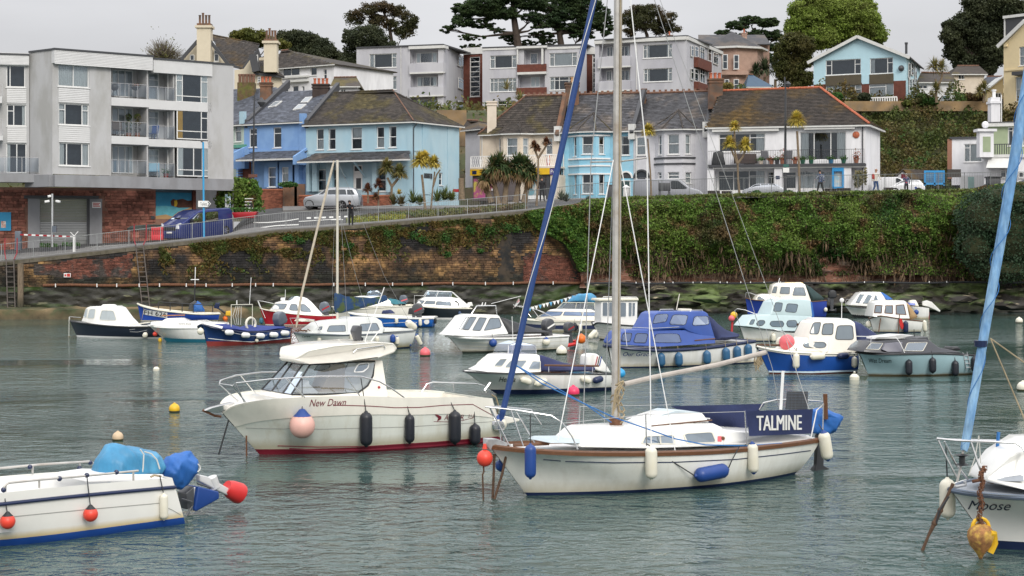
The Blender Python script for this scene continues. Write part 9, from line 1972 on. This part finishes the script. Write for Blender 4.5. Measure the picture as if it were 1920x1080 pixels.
Gf=pm('pale_grey_van_paint',(.27,.28,.31),.35,metal=.3,B2=.4,var=.04)
b=Bu('van','grey panel van parked before the pale grey terraced house, front to the right',Z3,1252,905,1765,900,125,124,[(1253,888),(1252,800),(1262,762),(1285,753),(1575,752),(1600,760),(1660,810),(1735,832),(1762,858),(1765,890),(1700,897),(1270,897)],None,[[(1530,772),(1532,765),(1580,766),(1645,815),(1632,822),(1530,822)]],[(1336,893,.34),(1690,893,.34)],.95,Gf,[('tail_light',[(1253,800),(1262,800),(1262,868),(1253,868)],Df),('sill',[(1265,888),(1640,888),(1640,897),(1265,897)],Av),('door_seam',[(1520,765),(1523,765),(1523,888),(1520,888)],Av),('door_seam',[(1440,765),(1443,765),(1443,888),(1440,888)],Av)],cat='van')
b=Bu('car','silver hatchback behind the promenade railing before the white balcony house',Z4,378,955,710,955,124.5,124,[(382,940),(380,905),(395,893),(470,875),(660,865),(700,880),(710,910),(708,945),(390,948)],[(420,890,.8),(475,855,.64),(500,849,.62),(630,849,.62),(660,856,.64),(692,880,.8)],[[(440,888),(478,860),(518,856),(515,890)],[(525,890),(528,856),(580,854),(585,888)],[(592,888),(590,855),(632,855),(650,880)]],[(440,940,.32),(650,938,.32)],.85,Dp,[('tail_light',[(694,880),(706,888),(706,905),(698,900)],Df)])
Ej=pm('white_car_paint',(.68,.69,.7),.3,B2=.5,var=.03)
b=Bu('van','white panel van parked behind the man in the white top',Z5,430,980,592,978,128.5,128,[(432,970),(430,915),(438,898),(545,896),(575,908),(590,935),(592,970)],None,[[(540,905),(545,901),(562,908),(572,922),(540,924)]],[(455,968,.34),(570,968,.34)],.95,Ej,cat='van')
b=Bu('car','white small car with a dark round logo on its door, before the blue cage',Z5,498,982,690,980,124.8,124.3,[(500,968),(500,950),(520,942),(560,935),(672,930),(688,945),(690,970),(640,976),(505,976)],[(520,943,.78),(565,916,.62),(600,911,.6),(660,911,.62),(682,935,.76)],[[(535,942),(567,920),(598,917),(598,942)],[(606,942),(606,916),(650,916),(672,938),(660,940)]],[(535,970,.31),(655,970,.31)],.83,Ej,[('door_logo',[(632,950),(640,944),(648,950),(640,958)],E0),('tail_light',[(682,938),(689,945),(689,955),(684,952)],Df)])
b=Bu('car','dark grey saloon car cut off by the right edge behind the railing',Z5,1138,958,1290,958,124.5,124,[(1140,948),(1138,930),(1160,922),(1290,918),(1290,950)],[(1162,922,.75),(1190,905,.6),(1290,902,.6),(1290,922,.75)],[[(1175,920),(1194,908),(1230,906),(1230,920)]],[(1170,948,.31),(1275,948,.31)],.83,pm('dark_grey_car_paint',(.05,.06,.075),.3,B2=.5))
b=Bu('van','white camper van parked beside the brown hedge up on the hillside',Z5,768,528,816,526,166,165,[(768,524),(768,500),(778,482),(812,480),(816,500),(816,524)],None,[[(773,500),(782,486),(808,485),(810,500)]],[(778,522,.35),(806,522,.35)],.95,Ej,cat='van')
E5('hedge','clipped brown beech hedge beside the hillside camper van',Z5,[(850,498,42,24),(905,498,45,24),(960,498,45,24)],165,Ag('brown_beech_leaves',(.12,.06,.03),(.09,.06,.025),None,.8,.5),3600,.2,'hedge')
def Du(Ah,px,py,Y,H,pose,top,bot,hair,skin=None,Eg=None,face=-1):
 """pose joints in units of height, local x right, y depth, z up"""
 base=at(px,py,Y);t=A7('person',Ah,'person',base,0);skin=skin or pm('skin',(.42,.24,.17),.6,var=.05)
 J=dict(pel=(0,0,.52),chest=(0,0,.70),neck=(0,0,.83),hd=(0,-.01,.93),ls=(-.105,0,.80),le=(-.135,0,.64),lh=(-.14,-.03,.49),rs=(.105,0,.80),re=(.135,0,.64),rh=(.14,-.03,.49),lk=(-.06,0,.28),lf=(-.06,0,.04),lt=(-.06,-.07,.02),rk=(.06,0,.28),rf=(.06,0,.04),rt=(.06,-.07,.02),lhip=(-.05,0,.5),rhip=(.05,0,.5));J.update(pose)
 R=dict(pel=.075,chest=.085,neck=.035,hd=.058,ls=.042,le=.03,lh=.02,rs=.042,re=.03,rh=.02,lk=.042,lf=.028,lt=.022,rk=.042,rf=.028,rt=.022,lhip=.062,rhip=.062)
 E=[('pel','chest'),('chest','neck'),('neck','hd'),('chest','ls'),('ls','le'),('le','lh'),('chest','rs'),('rs','re'),('re','rh'),('pel','lhip'),('lhip','lk'),('lk','lf'),('lf','lt'),('pel','rhip'),('rhip','rk'),('rk','rf'),('rf','rt')]
 ks=list(J);me=bpy.data.meshes.new('body');me.from_pydata([V3(J[k])*H for k in ks],[(ks.index(a),ks.index(b))for a,b in E],[]);o=link('body',me,t)
 sk=o.modifiers.new('s','SKIN');o.modifiers.new('u','SUBSURF').levels=2
 for i,k in enumerate(ks):me.skin_vertices[0].data[i].radius=(R[k]*H,R[k]*H*(.8 if k in('chest','pel')else 1));me.skin_vertices[0].data[i].use_root=(k=='pel')
 bpy.context.view_layer.update();ev=o.evaluated_get(bpy.context.evaluated_depsgraph_get());nm=bpy.data.meshes.new_from_object(ev);o.modifiers.clear();o.data=nm
 for m_ in(top,bot,skin,Ac):nm.materials.append(m_)
 hz_=J['neck'][2]*H+.02;hands=[V3(J['lh'])*H,V3(J['rh'])*H]
 for p in nm.polygons:
  c=p.center;p.material_index=0 if c.z>J['pel'][2]*H-.03 else 1
  if c.z>hz_ and(V3(c)-V3(J['hd'])*H).length<.16:p.material_index=2
  if min((c-h).length for h in hands)<.06*H/1.7:p.material_index=2
  if c.z<.045*H:p.material_index=3
  p.use_smooth=True
 hd=V3(J['hd'])*H;m=MB();m.B1(hd+V3((0,.012,.03)),.105,12,sy=1.05,sz=.95);hh=m.A0('hair',hair,t,sm=1)
 for p in list(hh.data.vertices):
  if p.co.y<hd.y-.03 and p.co.z<hd.z+.05:p.co.y=hd.y-.02
 m=MB();m.B1(hd+V3((face*.0,-.1,-.005)),.016,6);m.A0('nose',skin,t,sm=1)
 if Eg:Eg(t,J,H)
 return t
Gg=pm('blue_jeans',(.03,.07,.18),.9);Dq=pm('black_clothes',(.015,.015,.018),.9);Ew=pm('dark_brown_hair',(.03,.02,.015),.8);Fq=pm('grey_hair',(.3,.28,.26),.8)
Du('person in dark clothes leaning over the railing in front of the silver off-road car',658,423,109,1.72,dict(chest=(-.02,-.06,.68),neck=(-.03,-.12,.79),hd=(-.04,-.16,.87),ls=(-.12,-.08,.76),rs=(.08,-.08,.76),le=(-.15,-.15,.66),lh=(-.1,-.24,.64),re=(.11,-.15,.66),rh=(.05,-.24,.64)),Dq,Dq,Ew)
Du('person in black standing by the shop window under the purple sign',1016,378,121,1.75,dict(rk=(.08,-.02,.28),rf=(.10,0,.04),rt=(.12,-.06,.02)),Dq,Dq,Ew)
def pack(t,J,H):m=MB();c=V3(J['chest'])*H+V3((.16,.02,-.02));m.box(c.x-.08,c.x+.1,c.y-.14,c.y+.14,c.z-.2,c.z+.22);m.A0('backpack',pm('patterned_backpack',(.05,.07,.14),.8,col2=(.3,.32,.35),A8=12,c2lo=.5,c2hi=.53),t,bevel=.04)
Du('person in a dark patterned jacket and cap walking left before the white balcony house',zp(Z4,990,930)[0],zp(Z4,990,935)[1],120.9,1.78,dict(neck=(-.02,0,.83),hd=(-.035,-.01,.92),lk=(-.1,0,.3),lf=(-.13,.02,.06),lt=(-.2,0,.03),rk=(.08,0,.28),rf=(.16,0,.06),rt=(.1,0,.02),le=(-.14,-.02,.66),lh=(-.2,-.04,.58)),pm('patterned_jacket',(.03,.05,.12),.8,col2=(.25,.27,.3),A8=9,c2lo=.5,c2hi=.55),Dq,Dq,Eg=pack)
def rpk(t,J,H):m=MB();m.box(-.26,-.1,-.12,.14,H*.58,H*.8);m.A0('red_backpack',pm('red_fabric',(.4,.03,.02),.8),t,bevel=.04)
Du('person in a white jumper and blue jeans with a red backpack walking right',zp(Z5,437,975)[0],zp(Z5,437,980)[1],121.3,1.76,dict(hd=(.02,-.01,.93),lk=(-.03,0,.29),lf=(-.14,0,.07),lt=(-.09,0,.02),rk=(.09,0,.28),rf=(.11,0,.04),rt=(.18,0,.02),re=(.16,-.04,.66),rh=(.2,-.06,.56)),pm('cream_jumper',(.6,.56,.5),.9),Gg,pm('bald_tan_head',(.35,.2,.14),.6),Eg=rpk)
Du('person in a navy top with red trim behind the railing before the white car',zp(Z5,592,975)[0],zp(Z5,592,985)[1],121.5,1.5,dict(le=(-.16,-.05,.68),lh=(-.08,-.12,.66)),pm('navy_top',(.03,.05,.12),.8,col2=(.4,.05,.05),A8=4,c2lo=.55,c2hi=.6),Dq,Fq)
def En(C,n,L,w_,mat,t,Fe=.5,up=.6,name='leaves',ang=None,shape='ball'):
 m=MB();C=V3(C)
 for i in range(n):
  th=rU(0,6.283);el=rU(*{'ball':(-.5,1.45),'up':(.2,1.4),'skirt':(-1.5,-.35)}[shape]);d=V3((math.cos(th)*math.cos(el),math.sin(th)*math.cos(el),math.sin(el)));s=d.cross(V3((0,0,1)))
  s=s.normalized()*w_ if s.length>.01 else V3((w_,0,0));l=L*rU(.75,1.1);P=[C+d*l*.05,C+d*l*.5+V3((0,0,.05*l)),C+d*l*.95+V3((0,0,-Fe*l*.35*math.cos(el)))]
  m.add([P[0]-s*.5,P[0]+s*.5,P[1]+s,P[1]-s,P[2]],[(0,1,2,3),(3,2,4)])
 return m.A0(name,mat,t,world=1)
Fr=pm('palm_trunk',(.20,.15,.10),.95,var=.3,scale=6,Ba=.6,Ap=14);Co=Ag('yellow_green_cordyline',(.5,.42,.07),(.55,.42,.1),(.3,.26,.07),1.5,.35);D1=Ag('olive_cordyline',(.14,.15,.05),(.26,.2,.07),None,1.5,.35);Dg=Ag('bronze_cordyline',(.12,.045,.035),(.18,.09,.04),None,1.5,.35);Gp=Ag('fan_palm_leaves',(.05,.09,.035),(.09,.12,.04),(.26,.18,.09),1.2,.3)
def D5(Ah,Z,Y,trunks,heads,mat,L=.95,n=150,name='cordyline_palm',tw=.11,w_=.05,Eg=None,Ad='palms along the harbour road'):
 b0=spx(Z,*trunks[0][0],Y);t=A7(name,Ah,'palm tree',b0,0,Ad)
 for T_ in trunks:P=[spx(Z,u,v,Y+.0)for u,v in T_];m=MB();m.A2(P,[tw]+[tw*.75]*(len(P)-1),8);m.A0('trunk',Fr,t,world=1,sm=1)
 for(u,v,l)in heads:En(spx(Z,u,v,Y),n,l,w_,mat,t,name='leaf_head',Fe=.6)
 return t
D5('tall single yellow-green cordyline palm right of the dark lamp post',Z4,120.2,[[(825,945),(822,700),(808,440)]],[(805,362,.86)],Co,n=520)
D5('branched cordyline palm with three yellow heads before the white balcony',Z4,120.2,[[(360,955),(348,800),(345,690)],[(345,690),(325,600),(320,440)],[(346,700),(320,640),(290,570)],[(347,690),(385,640),(403,590)]],[(320,412,.62),(284,540,.75),(405,558,.8)],Co,n=300,tw=.09)
D5('slender single-headed cordyline palm before the grey van',Z3,120.4,[[(1388,905),(1380,700),(1361,460)]],[(1366,408,.72)],Co,n=360,tw=.08)
D5('bronze-leaved forked cordyline before the cream house',Z3,121,[[(560,945),(572,750),(573,600)],[(573,600),(555,560),(545,530)],[(573,600),(610,545),(635,505)]],[(542,512,.5),(565,535,.45),(632,488,.52)],Dg,n=170,tw=.09)
D5('green forked cordyline left before the pale blue house wall',Z2,124,[[(820,950),(822,890),(800,845)],[(822,890),(855,850)]],[(797,800,.95),(862,825,.9)],D1,n=380)
D5('pair-headed yellow cordyline with long trunk before the pale blue house side wall',Z2,121,[[(995,1040),(985,930),(975,830)]],[(968,765,.95),(990,748,.7)],Co,n=420);D5('leaning cordyline with dead frond right of the long-trunked one',Z2,121,[[(1020,1010),(1030,900),(1040,815)],[(1032,890),(1050,830),(1068,805)]],[(1035,775,.75)],Co,n=330,tw=.07)
D5('small bronze cordyline before the pale blue house door',Z2,124,[[(702,975),(702,920)]],[(700,905,.6)],Dg,n=150,tw=.07);D5('taller bronze cordyline right of the pale blue house door',Z2,124,[[(755,985),(755,905)]],[(757,880,.62),(740,945,.45)],Dg,n=150,tw=.07)
t=t=D5('big clump of fan palms with shaggy trunks before the yellow shop front',Z3,122,[[(285,930),(265,830),(250,740)],[(330,930),(340,820),(345,730)],[(410,920),(425,820),(440,740)],[(470,920),(490,830),(505,745)],[(235,920),(205,840),(180,780)]],[(250,680,1.3),(300,655,1.3),(345,690,1.2),(420,670,1.3),(480,680,1.3),(520,715,1.1),(190,750,.9),(440,650,1.1)],Gp,n=230,name='fan_palm',tw=.24,w_=.06)
for(u,v)in((250,690),(350,700),(440,690),(510,725),(190,755),(300,670)):En(spx(Z3,u,v,121.8),110,1.1,.06,Ag('dead_palm_fronds',(.3,.21,.11),(.22,.14,.07),None,2,.35),t,shape='skirt',name='dead_fronds')
D5('cut bare palm trunk at the corner of the shop',Z3,122,[[(22,905),(20,820),(18,745)]],[],Dg,tw=.26,name='palm_stump')
def Gk(Ah,Z,u,v,L,mat,Y,n=70,name='flax_plant',Ad='spiky plants in the roadside bed'):
 c=spx(Z,u,v,Y);t=A7(name,Ah,'plant',c,0,Ad);En(c,n,L,.035,mat,t,shape='up',Fe=.5);return t
Dr=Ag('green_flax',(.09,.13,.04),(.16,.18,.06),None,1,.35);E3=Ag('brown_flax',(.13,.09,.045),(.1,.11,.04),None,1,.35)
for i,(u,v,L,mt,lab)in enumerate(((830,985,1.1,E3,'brownish flax below the green forked cordyline'),(870,990,1.2,E3,'wide brownish flax left of the long-trunked cordyline'),(930,975,1.2,Dr,'green flax directly left of the long-trunked cordyline'),(965,985,1.0,Dr,'green flax at the foot of the long-trunked cordyline'),(1050,970,1.3,Dr,'tall green flax right of the leaning cordyline'),(1090,960,1.3,Dr,'large green flax under the small side window of the pale blue house'),(1125,965,1.1,Dr,'green flax at the right end of the bed near the red bench'),(860,930,.5,Co,'small yellow tuft against the low brick wall'))):Gk(lab,Z2,u,v,L,mt,121.5 if i<7 else 126)
for i,(u,v,L,lab)in enumerate(((740,905,.9,'grey spiky plant left of the dark cabinet'),(775,915,.8,'grey spiky plant by the railing end before the turquoise house'),(930,920,.6,'small spiky plant before the turquoise house bay'))):Gk(lab,Z3,u,v,L,Ag('grey_spiky_leaves',(.10,.12,.08),(.08,.1,.06),None,1,.4),118.5)
C=[];C2=[]
for i in range(9000):
 px=rU(655,985);f=random.random();p=gpt(px,.12+.25*f*(min(1,(px-640)/90)));p.z+=random.random()**2*.35;(C if mnoise.noise(p*.6)>-.05 else C2).append(p)
Ai('bed_planting',C,.14,Ag('bed_greenery',(.08,.12,.035),(.16,.15,.05),None,1,.4),None,kind='stuff',elong=2.);Ai('bed_planting',C2,.14,E3,None,kind='stuff',elong=2.)
C=[gpt(rU(650,760),rU(.04,.14))+V3((0,0,random.random()*.35))for _ in range(1500)];Ai('yellow_flower_edging',C,.1,Ag('yellow_flowering_shrub',(.35,.33,.04),(.16,.2,.05),None,2,.4),None,kind='stuff')
Ce('planting_bed',650,990,.06,.38,.05,pm('bed_soil',(.08,.055,.035),.95,var=.3,world=1),n=20)
C=[gpt(rU(1090,1960),rU(0,.09))+V3((0,-.2,random.random()*.25))for _ in range(9000)];Ai('bank_top_grass',C,.14,Ag('bank_top_greenery',(.11,.17,.04),(.14,.15,.05),None,.8,.4),None,kind='stuff',elong=1.8)
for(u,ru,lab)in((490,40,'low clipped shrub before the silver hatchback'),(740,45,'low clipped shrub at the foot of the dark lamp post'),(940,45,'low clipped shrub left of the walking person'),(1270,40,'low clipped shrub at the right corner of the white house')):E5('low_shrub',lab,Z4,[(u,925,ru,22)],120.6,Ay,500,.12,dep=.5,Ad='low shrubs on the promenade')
E5('climbing_shrub','straggly pale climbing shrub at the right corner of the white balcony house',Z4,[(1290,800,45,60),(1340,790,14,70),(1275,860,30,25)],126,Ag('straggly_leaves',(.2,.19,.09),(.25,.22,.12),None,2,.4),420,.12,dep=.5)
E5('potted_plants','green planting on the brick wall of the mid blue house',Z2,[(298,880,50,14)],131,Ay,500,.12,'plant',dep=.4)
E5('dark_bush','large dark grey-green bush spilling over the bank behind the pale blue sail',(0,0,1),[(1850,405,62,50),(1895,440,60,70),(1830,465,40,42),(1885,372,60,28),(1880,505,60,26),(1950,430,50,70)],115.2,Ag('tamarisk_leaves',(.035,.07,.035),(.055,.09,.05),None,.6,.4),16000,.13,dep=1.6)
Ek=pm('dark_bark',(.06,.045,.035),.95,var=.3,scale=3,world=1,Ba=.5,Ap=10)
El=Ag('pine_needles',(.035,.065,.026),(.055,.085,.03),None,.4,.45);F9=Ag('spring_green_leaves',(.17,.24,.04),(.22,.28,.06),(.13,.15,.035),.3,.35);Ex=Ag('holm_oak_leaves',(.04,.052,.027),(.065,.075,.036),None,.4,.35);Ey=Ag('olive_brown_foliage',(.05,.055,.02),(.085,.06,.03),None,.3,.4)
Gh=Ag('yellow_green_foliage',(.14,.14,.03),(.1,.12,.03),None,.3,.4)
def Dt(name,Ah,Y,Fx,blobs,mat,n,sz,flat=1.,hollow=.55,dep=1.,cat='tree',limb=True,tw=.35,Db=.6,bark=None,clump=.38):
 n=int(n*3);sz*=.5;base=at(*Fx[0],Y);t=A7(name,Ah,cat,base);P=[at(*q,Y)for q in Fx];m=MB();k=len(P);m.A2(P,[tw*(1-.55*i/max(1,k-1))for i in range(k)],9);m.A0('trunk',bark or Ek,t,world=1,sm=1)
 C=[];tot=sum(b[2]*b[3]for b in blobs);L=MB();any_=False
 for bi,(px,py,rx,rz)in enumerate(blobs):
  o=at(px,py,Y)+V3((0,rU(-1,1)*rx/FPX*Y*.5*dep,0));X=rx/FPX*Y;Zr=rz/FPX*Y;Yr=min(X,6)*dep
  if limb:
   j=min(range(len(P)),key=lambda i:(P[i]-o).length+(0 if i else 9));a=P[max(0,j-1 if j else 0)].lerp(P[j],.6);mid=a.lerp(o,.5)+V3((0,0,-.08*(o-a).length if o.z>a.z else .05));L.A2([a,mid,o],[tw*.35,tw*.2,.03],6);any_=True
   for q in range(5):
    d=V3((rU(-1,1)*X,rU(-1,1)*Yr,rU(-.6,.8)*Zr));L.A2([mid.lerp(o,rU(.2,1)),o+d*.85],[tw*.12,.02],4)
  nc=max(8,int(n*rx*rz/tot/60));
  for c in range(nc):
   d=V3(np.random.normal(size=3));d.normalize();
   r=rU(Db,1.0);cc=o+V3((d.x*X*r,d.y*Yr*r,d.z*Zr*r))
   s_=clump*rU(.6,1.4)*min(X,Zr*1.6,3)
   for _ in range(int(n*rx*rz/tot/nc)):
    e=V3(np.random.normal(size=3)).normalized()*random.random()**.4*s_;e.z*=.65*flat;C.append(cc+e)
 if any_:L.A0('limbs',bark or Ek,t,world=1,sm=1)
 Ai('crown',C,sz,mat,t);return t
def z6(u,v):return zp(Z6,u,v)
def bl(L):return[(*z6(u,v),ru/2.2857,rv/2.2857)for u,v,ru,rv in L]
Dt('pine_tree','large spreading dark pine with open layered crown, left of the blue furled sail',203,[z6(760,330),z6(757,190),z6(745,110),z6(735,40),z6(745,-60)],bl([(455,125,36,16),(520,90,45,28),(560,45,60,30),(600,100,60,18),(640,60,55,26),(560,165,60,13),(620,15,90,40),(700,60,60,26),(700,-30,100,40),(800,10,80,34),(820,75,60,20),(850,110,45,16),(560,200,50,12),(660,130,40,12),(500,35,30,20),(780,-60,80,40)]),El,26000,.34,flat=.6,tw=.55,clump=.3)
Dt('pine_tree','second large spreading dark pine, behind and right of the blue furled sail',206,[z6(948,330),z6(942,190),z6(930,110),z6(900,40)],bl([(860,150,60,16),(890,90,70,30),(900,20,90,34),(970,60,70,30),(980,120,70,24),(1040,20,70,36),(1060,90,60,40),(1110,50,45,40),(1130,110,35,45),(730,165,50,18),(780,185,70,14),(1030,150,60,20),(880,180,50,16),(1000,-30,90,35)]),El,24000,.34,flat=.6,tw=.5,clump=.3)
Dt('cedar_tree','dark layered cedar behind the pink turret house',215,[z6(1790,330),z6(1785,200),z6(1770,120)],bl([(1640,140,38,16),(1700,110,50,20),(1750,85,50,18),(1820,100,50,22),(1860,150,38,24),(1700,160,45,16),(1790,150,55,20),(1760,200,50,16),(1850,200,40,18),(1830,250,40,22)]),El,15000,.32,flat=.55,tw=.45,clump=.3)
Dt('evergreen_tree','dark rounded evergreen below the thin-topped tree left of the flats',205,[z6(120,330),z6(125,220)],bl([(110,165,75,50),(70,220,60,60),(150,230,60,50),(190,190,40,30),(40,290,50,50),(30,160,25,40)]),Ex,12000,.34,tw=.4)
Dt('sparse_tree','thin-crowned brownish tree rising above the dark evergreen left of the flats',209,[z6(215,320),z6(215,180),z6(205,100),z6(180,50)],bl([(60,75,40,30),(120,45,50,24),(180,30,50,22),(240,50,45,26),(290,90,38,34),(270,140,42,24),(220,110,40,24),(150,90,45,24),(300,120,25,18)]),Ey,6500,.3,tw=.3,clump=.45)
Dt('bare_tree','brown half-bare tree with fine twigs right of the tall mast',207,[z6(1320,260),z6(1310,150),z6(1290,100)],bl([(1230,80,34,34),(1270,50,40,28),(1330,50,45,26),(1390,85,40,30),(1430,120,28,22),(1300,100,60,34),(1370,120,45,24),(1240,130,30,25)]),Ey,7500,.28,tw=.3,clump=.45)
def p5(u,v):return zp(Z5,u,v)
def b5(L):return[(*p5(u,v),ru/2.7,rv/2.7)for u,v,ru,rv in L]
Dt('deciduous_tree','tall bright spring-green tree behind the gabled light blue house',192,[p5(250,480),p5(250,300),p5(230,150),p5(230,50)],b5([(120,100,90,60),(60,50,60,45),(200,40,90,60),(300,60,80,60),(380,110,70,60),(430,170,60,50),(250,130,90,60),(150,190,90,60),(40,140,60,60),(330,180,80,50),(460,200,35,30),(300,-20,90,40),(150,-20,80,50),(400,40,40,40)]),F9,42000,.36,tw=.6)
Dt('deciduous_tree','olive-brown half-leafed tree left of the gabled light blue house',186,[p5(40,520),p5(40,380),p5(30,260)],b5([(20,220,70,50),(60,300,60,60),(0,360,70,60),(80,400,40,40),(20,440,60,40),(90,230,40,40),(-40,280,40,60)]),Ag('olive_leaves',(.07,.08,.02),(.1,.09,.03),None,.4,.4),14000,.32,tw=.4)
Dt('holm_oak_tree','massive dark holm oak at the top right',185,[p5(960,520),p5(950,380),p5(960,250)],b5([(820,180,50,50),(850,250,55,60),(900,320,60,50),(940,370,40,35),(900,120,70,60),(980,180,90,80),(1000,60,90,60),(940,20,60,45),(1060,120,70,80),(1060,20,80,60),(1130,60,70,60),(1020,270,80,60),(1000,340,50,40),(1120,160,60,70),(820,130,40,30),(1080,-30,90,40)]),Ex,40000,.38,tw=.7)
def p2(u,v):return zp(Z2,u,v)
def b2(L):return[(*p2(u,v),ru/2.7,rv/2.7)for u,v,ru,rv in L]
Dt('evergreen_wood','dark rounded evergreen mass behind the white villa',215,[p2(420,400),p2(420,250)],b2([(280,140,50,35),(340,135,55,35),(400,160,60,45),(460,190,60,50),(510,230,50,50),(560,260,40,45),(430,240,80,50),(340,200,60,40),(590,290,30,35)]),Ex,17000,.36,tw=.5)
Dt('deciduous_tree','yellow-green tree crown behind the cream gabled house chimney',190,[p2(130,330),p2(130,200)],b2([(40,130,40,28),(90,125,45,28),(150,135,50,32),(200,160,45,28),(260,175,45,24),(110,160,60,30)]),Gh,7000,.3,tw=.3,clump=.4)
def Fd(Ah,Y,base,top,Gj,n=70):
 a=at(*base,Y);t=A7('bare_tree',Ah,'tree',a);m=MB();c=at(base[0],(base[1]+top[1])/2,Y);H=(at(*top,Y)-a).length;m.A2([a,c],[.25,.18],7);m.A0('trunk',Ek,t,world=1);k=MB();W=Gj/FPX*Y
 for i in range(n):
  th=rU(0,math.pi);q=c+V3((math.cos(th)*W*.55*rU(.4,1),rU(-1,1),math.sin(th)*H*.32*rU(.5,1)));k.A2([c,q],[.07,.03],4)
  for j in range(7):d=(q-c).normalized();e=q+V3((d.x*W*.4+rU(-.7,.7),rU(-.7,.7),d.z*H*.22+rU(-.5,.6)));k.A2([c.lerp(q,rU(.5,1)),e],[.03,.012],3)
 k.A0('twigs',pm('grey_brown_twigs',(.13,.11,.08),.9),t,world=1)
 C=[c+V3((random.gauss(0,W*.45),random.gauss(0,.8),abs(random.gauss(0,H*.25))))for _ in range(500)];Ai('buds',C,.12,Gh,t)
Fd('leafless tree showing above the roof of the grey apartment block',175,(308,150),(308,80),38)
D5('cordyline palm with two heads in the garden right of the gabled light blue house',Z5,160,[[(745,520),(742,450),(740,400)],[(742,450),(770,400),(775,360)]],[(735,345,1.3),(770,345,1.1),(745,460,1.1)],D1,n=160,tw=.14,w_=.04,Ad='palms in the hillside garden')
D5('bushy cordyline palm before the dark oak on the hillside',Z5,160,[[(985,520),(985,460)]],[(985,450,1.1),(965,470,.9)],D1,n=150,tw=.14,w_=.04,Ad='palms in the hillside garden')
gg='garden shrubs on the hillside terrace'
for(u,v,ru,rv,mt,lab)in((240,490,28,20,Ay,'round green shrub before the left window of the gabled light blue house'),(380,492,30,20,Ex,'dark rounded shrub before the brick pier of the gabled light blue house'),(670,505,35,32,E1,'pointed dark green shrub right of the gabled light blue house'),(720,515,30,18,Ay,'bright green shrub below the two-headed cordyline'),(600,525,30,14,Gh,'straw-coloured shrub below the brick corner of the gabled light blue house')):E5('garden_shrub',lab,Z5,[(u,v,ru,rv)],161 if u>500 else 162,mt,900,.2,Ad=gg)
Cc(MB().box(*(lambda p,q:(p.x,q.x,161,161.4,p.z-.6,q.z))(spx(Z5,280,530,161),spx(Z5,1020,512,161))).A0('terrace_wall',pm('ochre_stonework',(.3,.2,.1),.9)),'low stone garden wall along the top of the hillside bank','wall')
E5('hedge','dark clipped hedge at the foot of the first brick stair tower',Z6,[(570,490,42,16)],180,E1,1200,.2,'hedge');
for(u,v,r,lab)in((765,430,22,'small palm-like shrub beside the central flats window'),(708,385,26,'twiggy shrub before the left block of flats'),):Gk(lab,Z6,u,v,1.6,D1,183,60,'shrub','shrubs before the flats')
D5('dark palms behind the blue-roofed outhouse',Z6,195,[[(1815,420),(1815,330)],[(1860,420),(1860,340)]],[(1815,300,1.9),(1780,310,1.5),(1860,300,1.8)],Ag('dark_palm_leaves',(.05,.08,.04),(.08,.1,.05),None,1,.35),n=150,tw=.2,w_=.06,Ad='palms on the hill')
E5('roof_side_shrub','tufty shrub between the turret house and the white roof chimney',Z6,[(1655,372,26,18)],170,D1,500,.2)
t=A7('street_lamp','dark street lamp top beside the blue-roofed outhouse on the hill',0,spx(Z6,1900,440,150));MB().A2([spx(Z6,1900,440,150),spx(Z6,1900,330,150)],.07,6).A0('pole',A4,t,world=1)
t=A7('red_bench','red bench near the corner of the pale blue house','bench',spx(Z2,1150,918,126));p=spx(Z2,1132,918,126);q=spx(Z2,1170,903,126);MB().box(p.x,q.x,126,126.5,p.z,q.z).A0('seat',Cq,t,world=1)
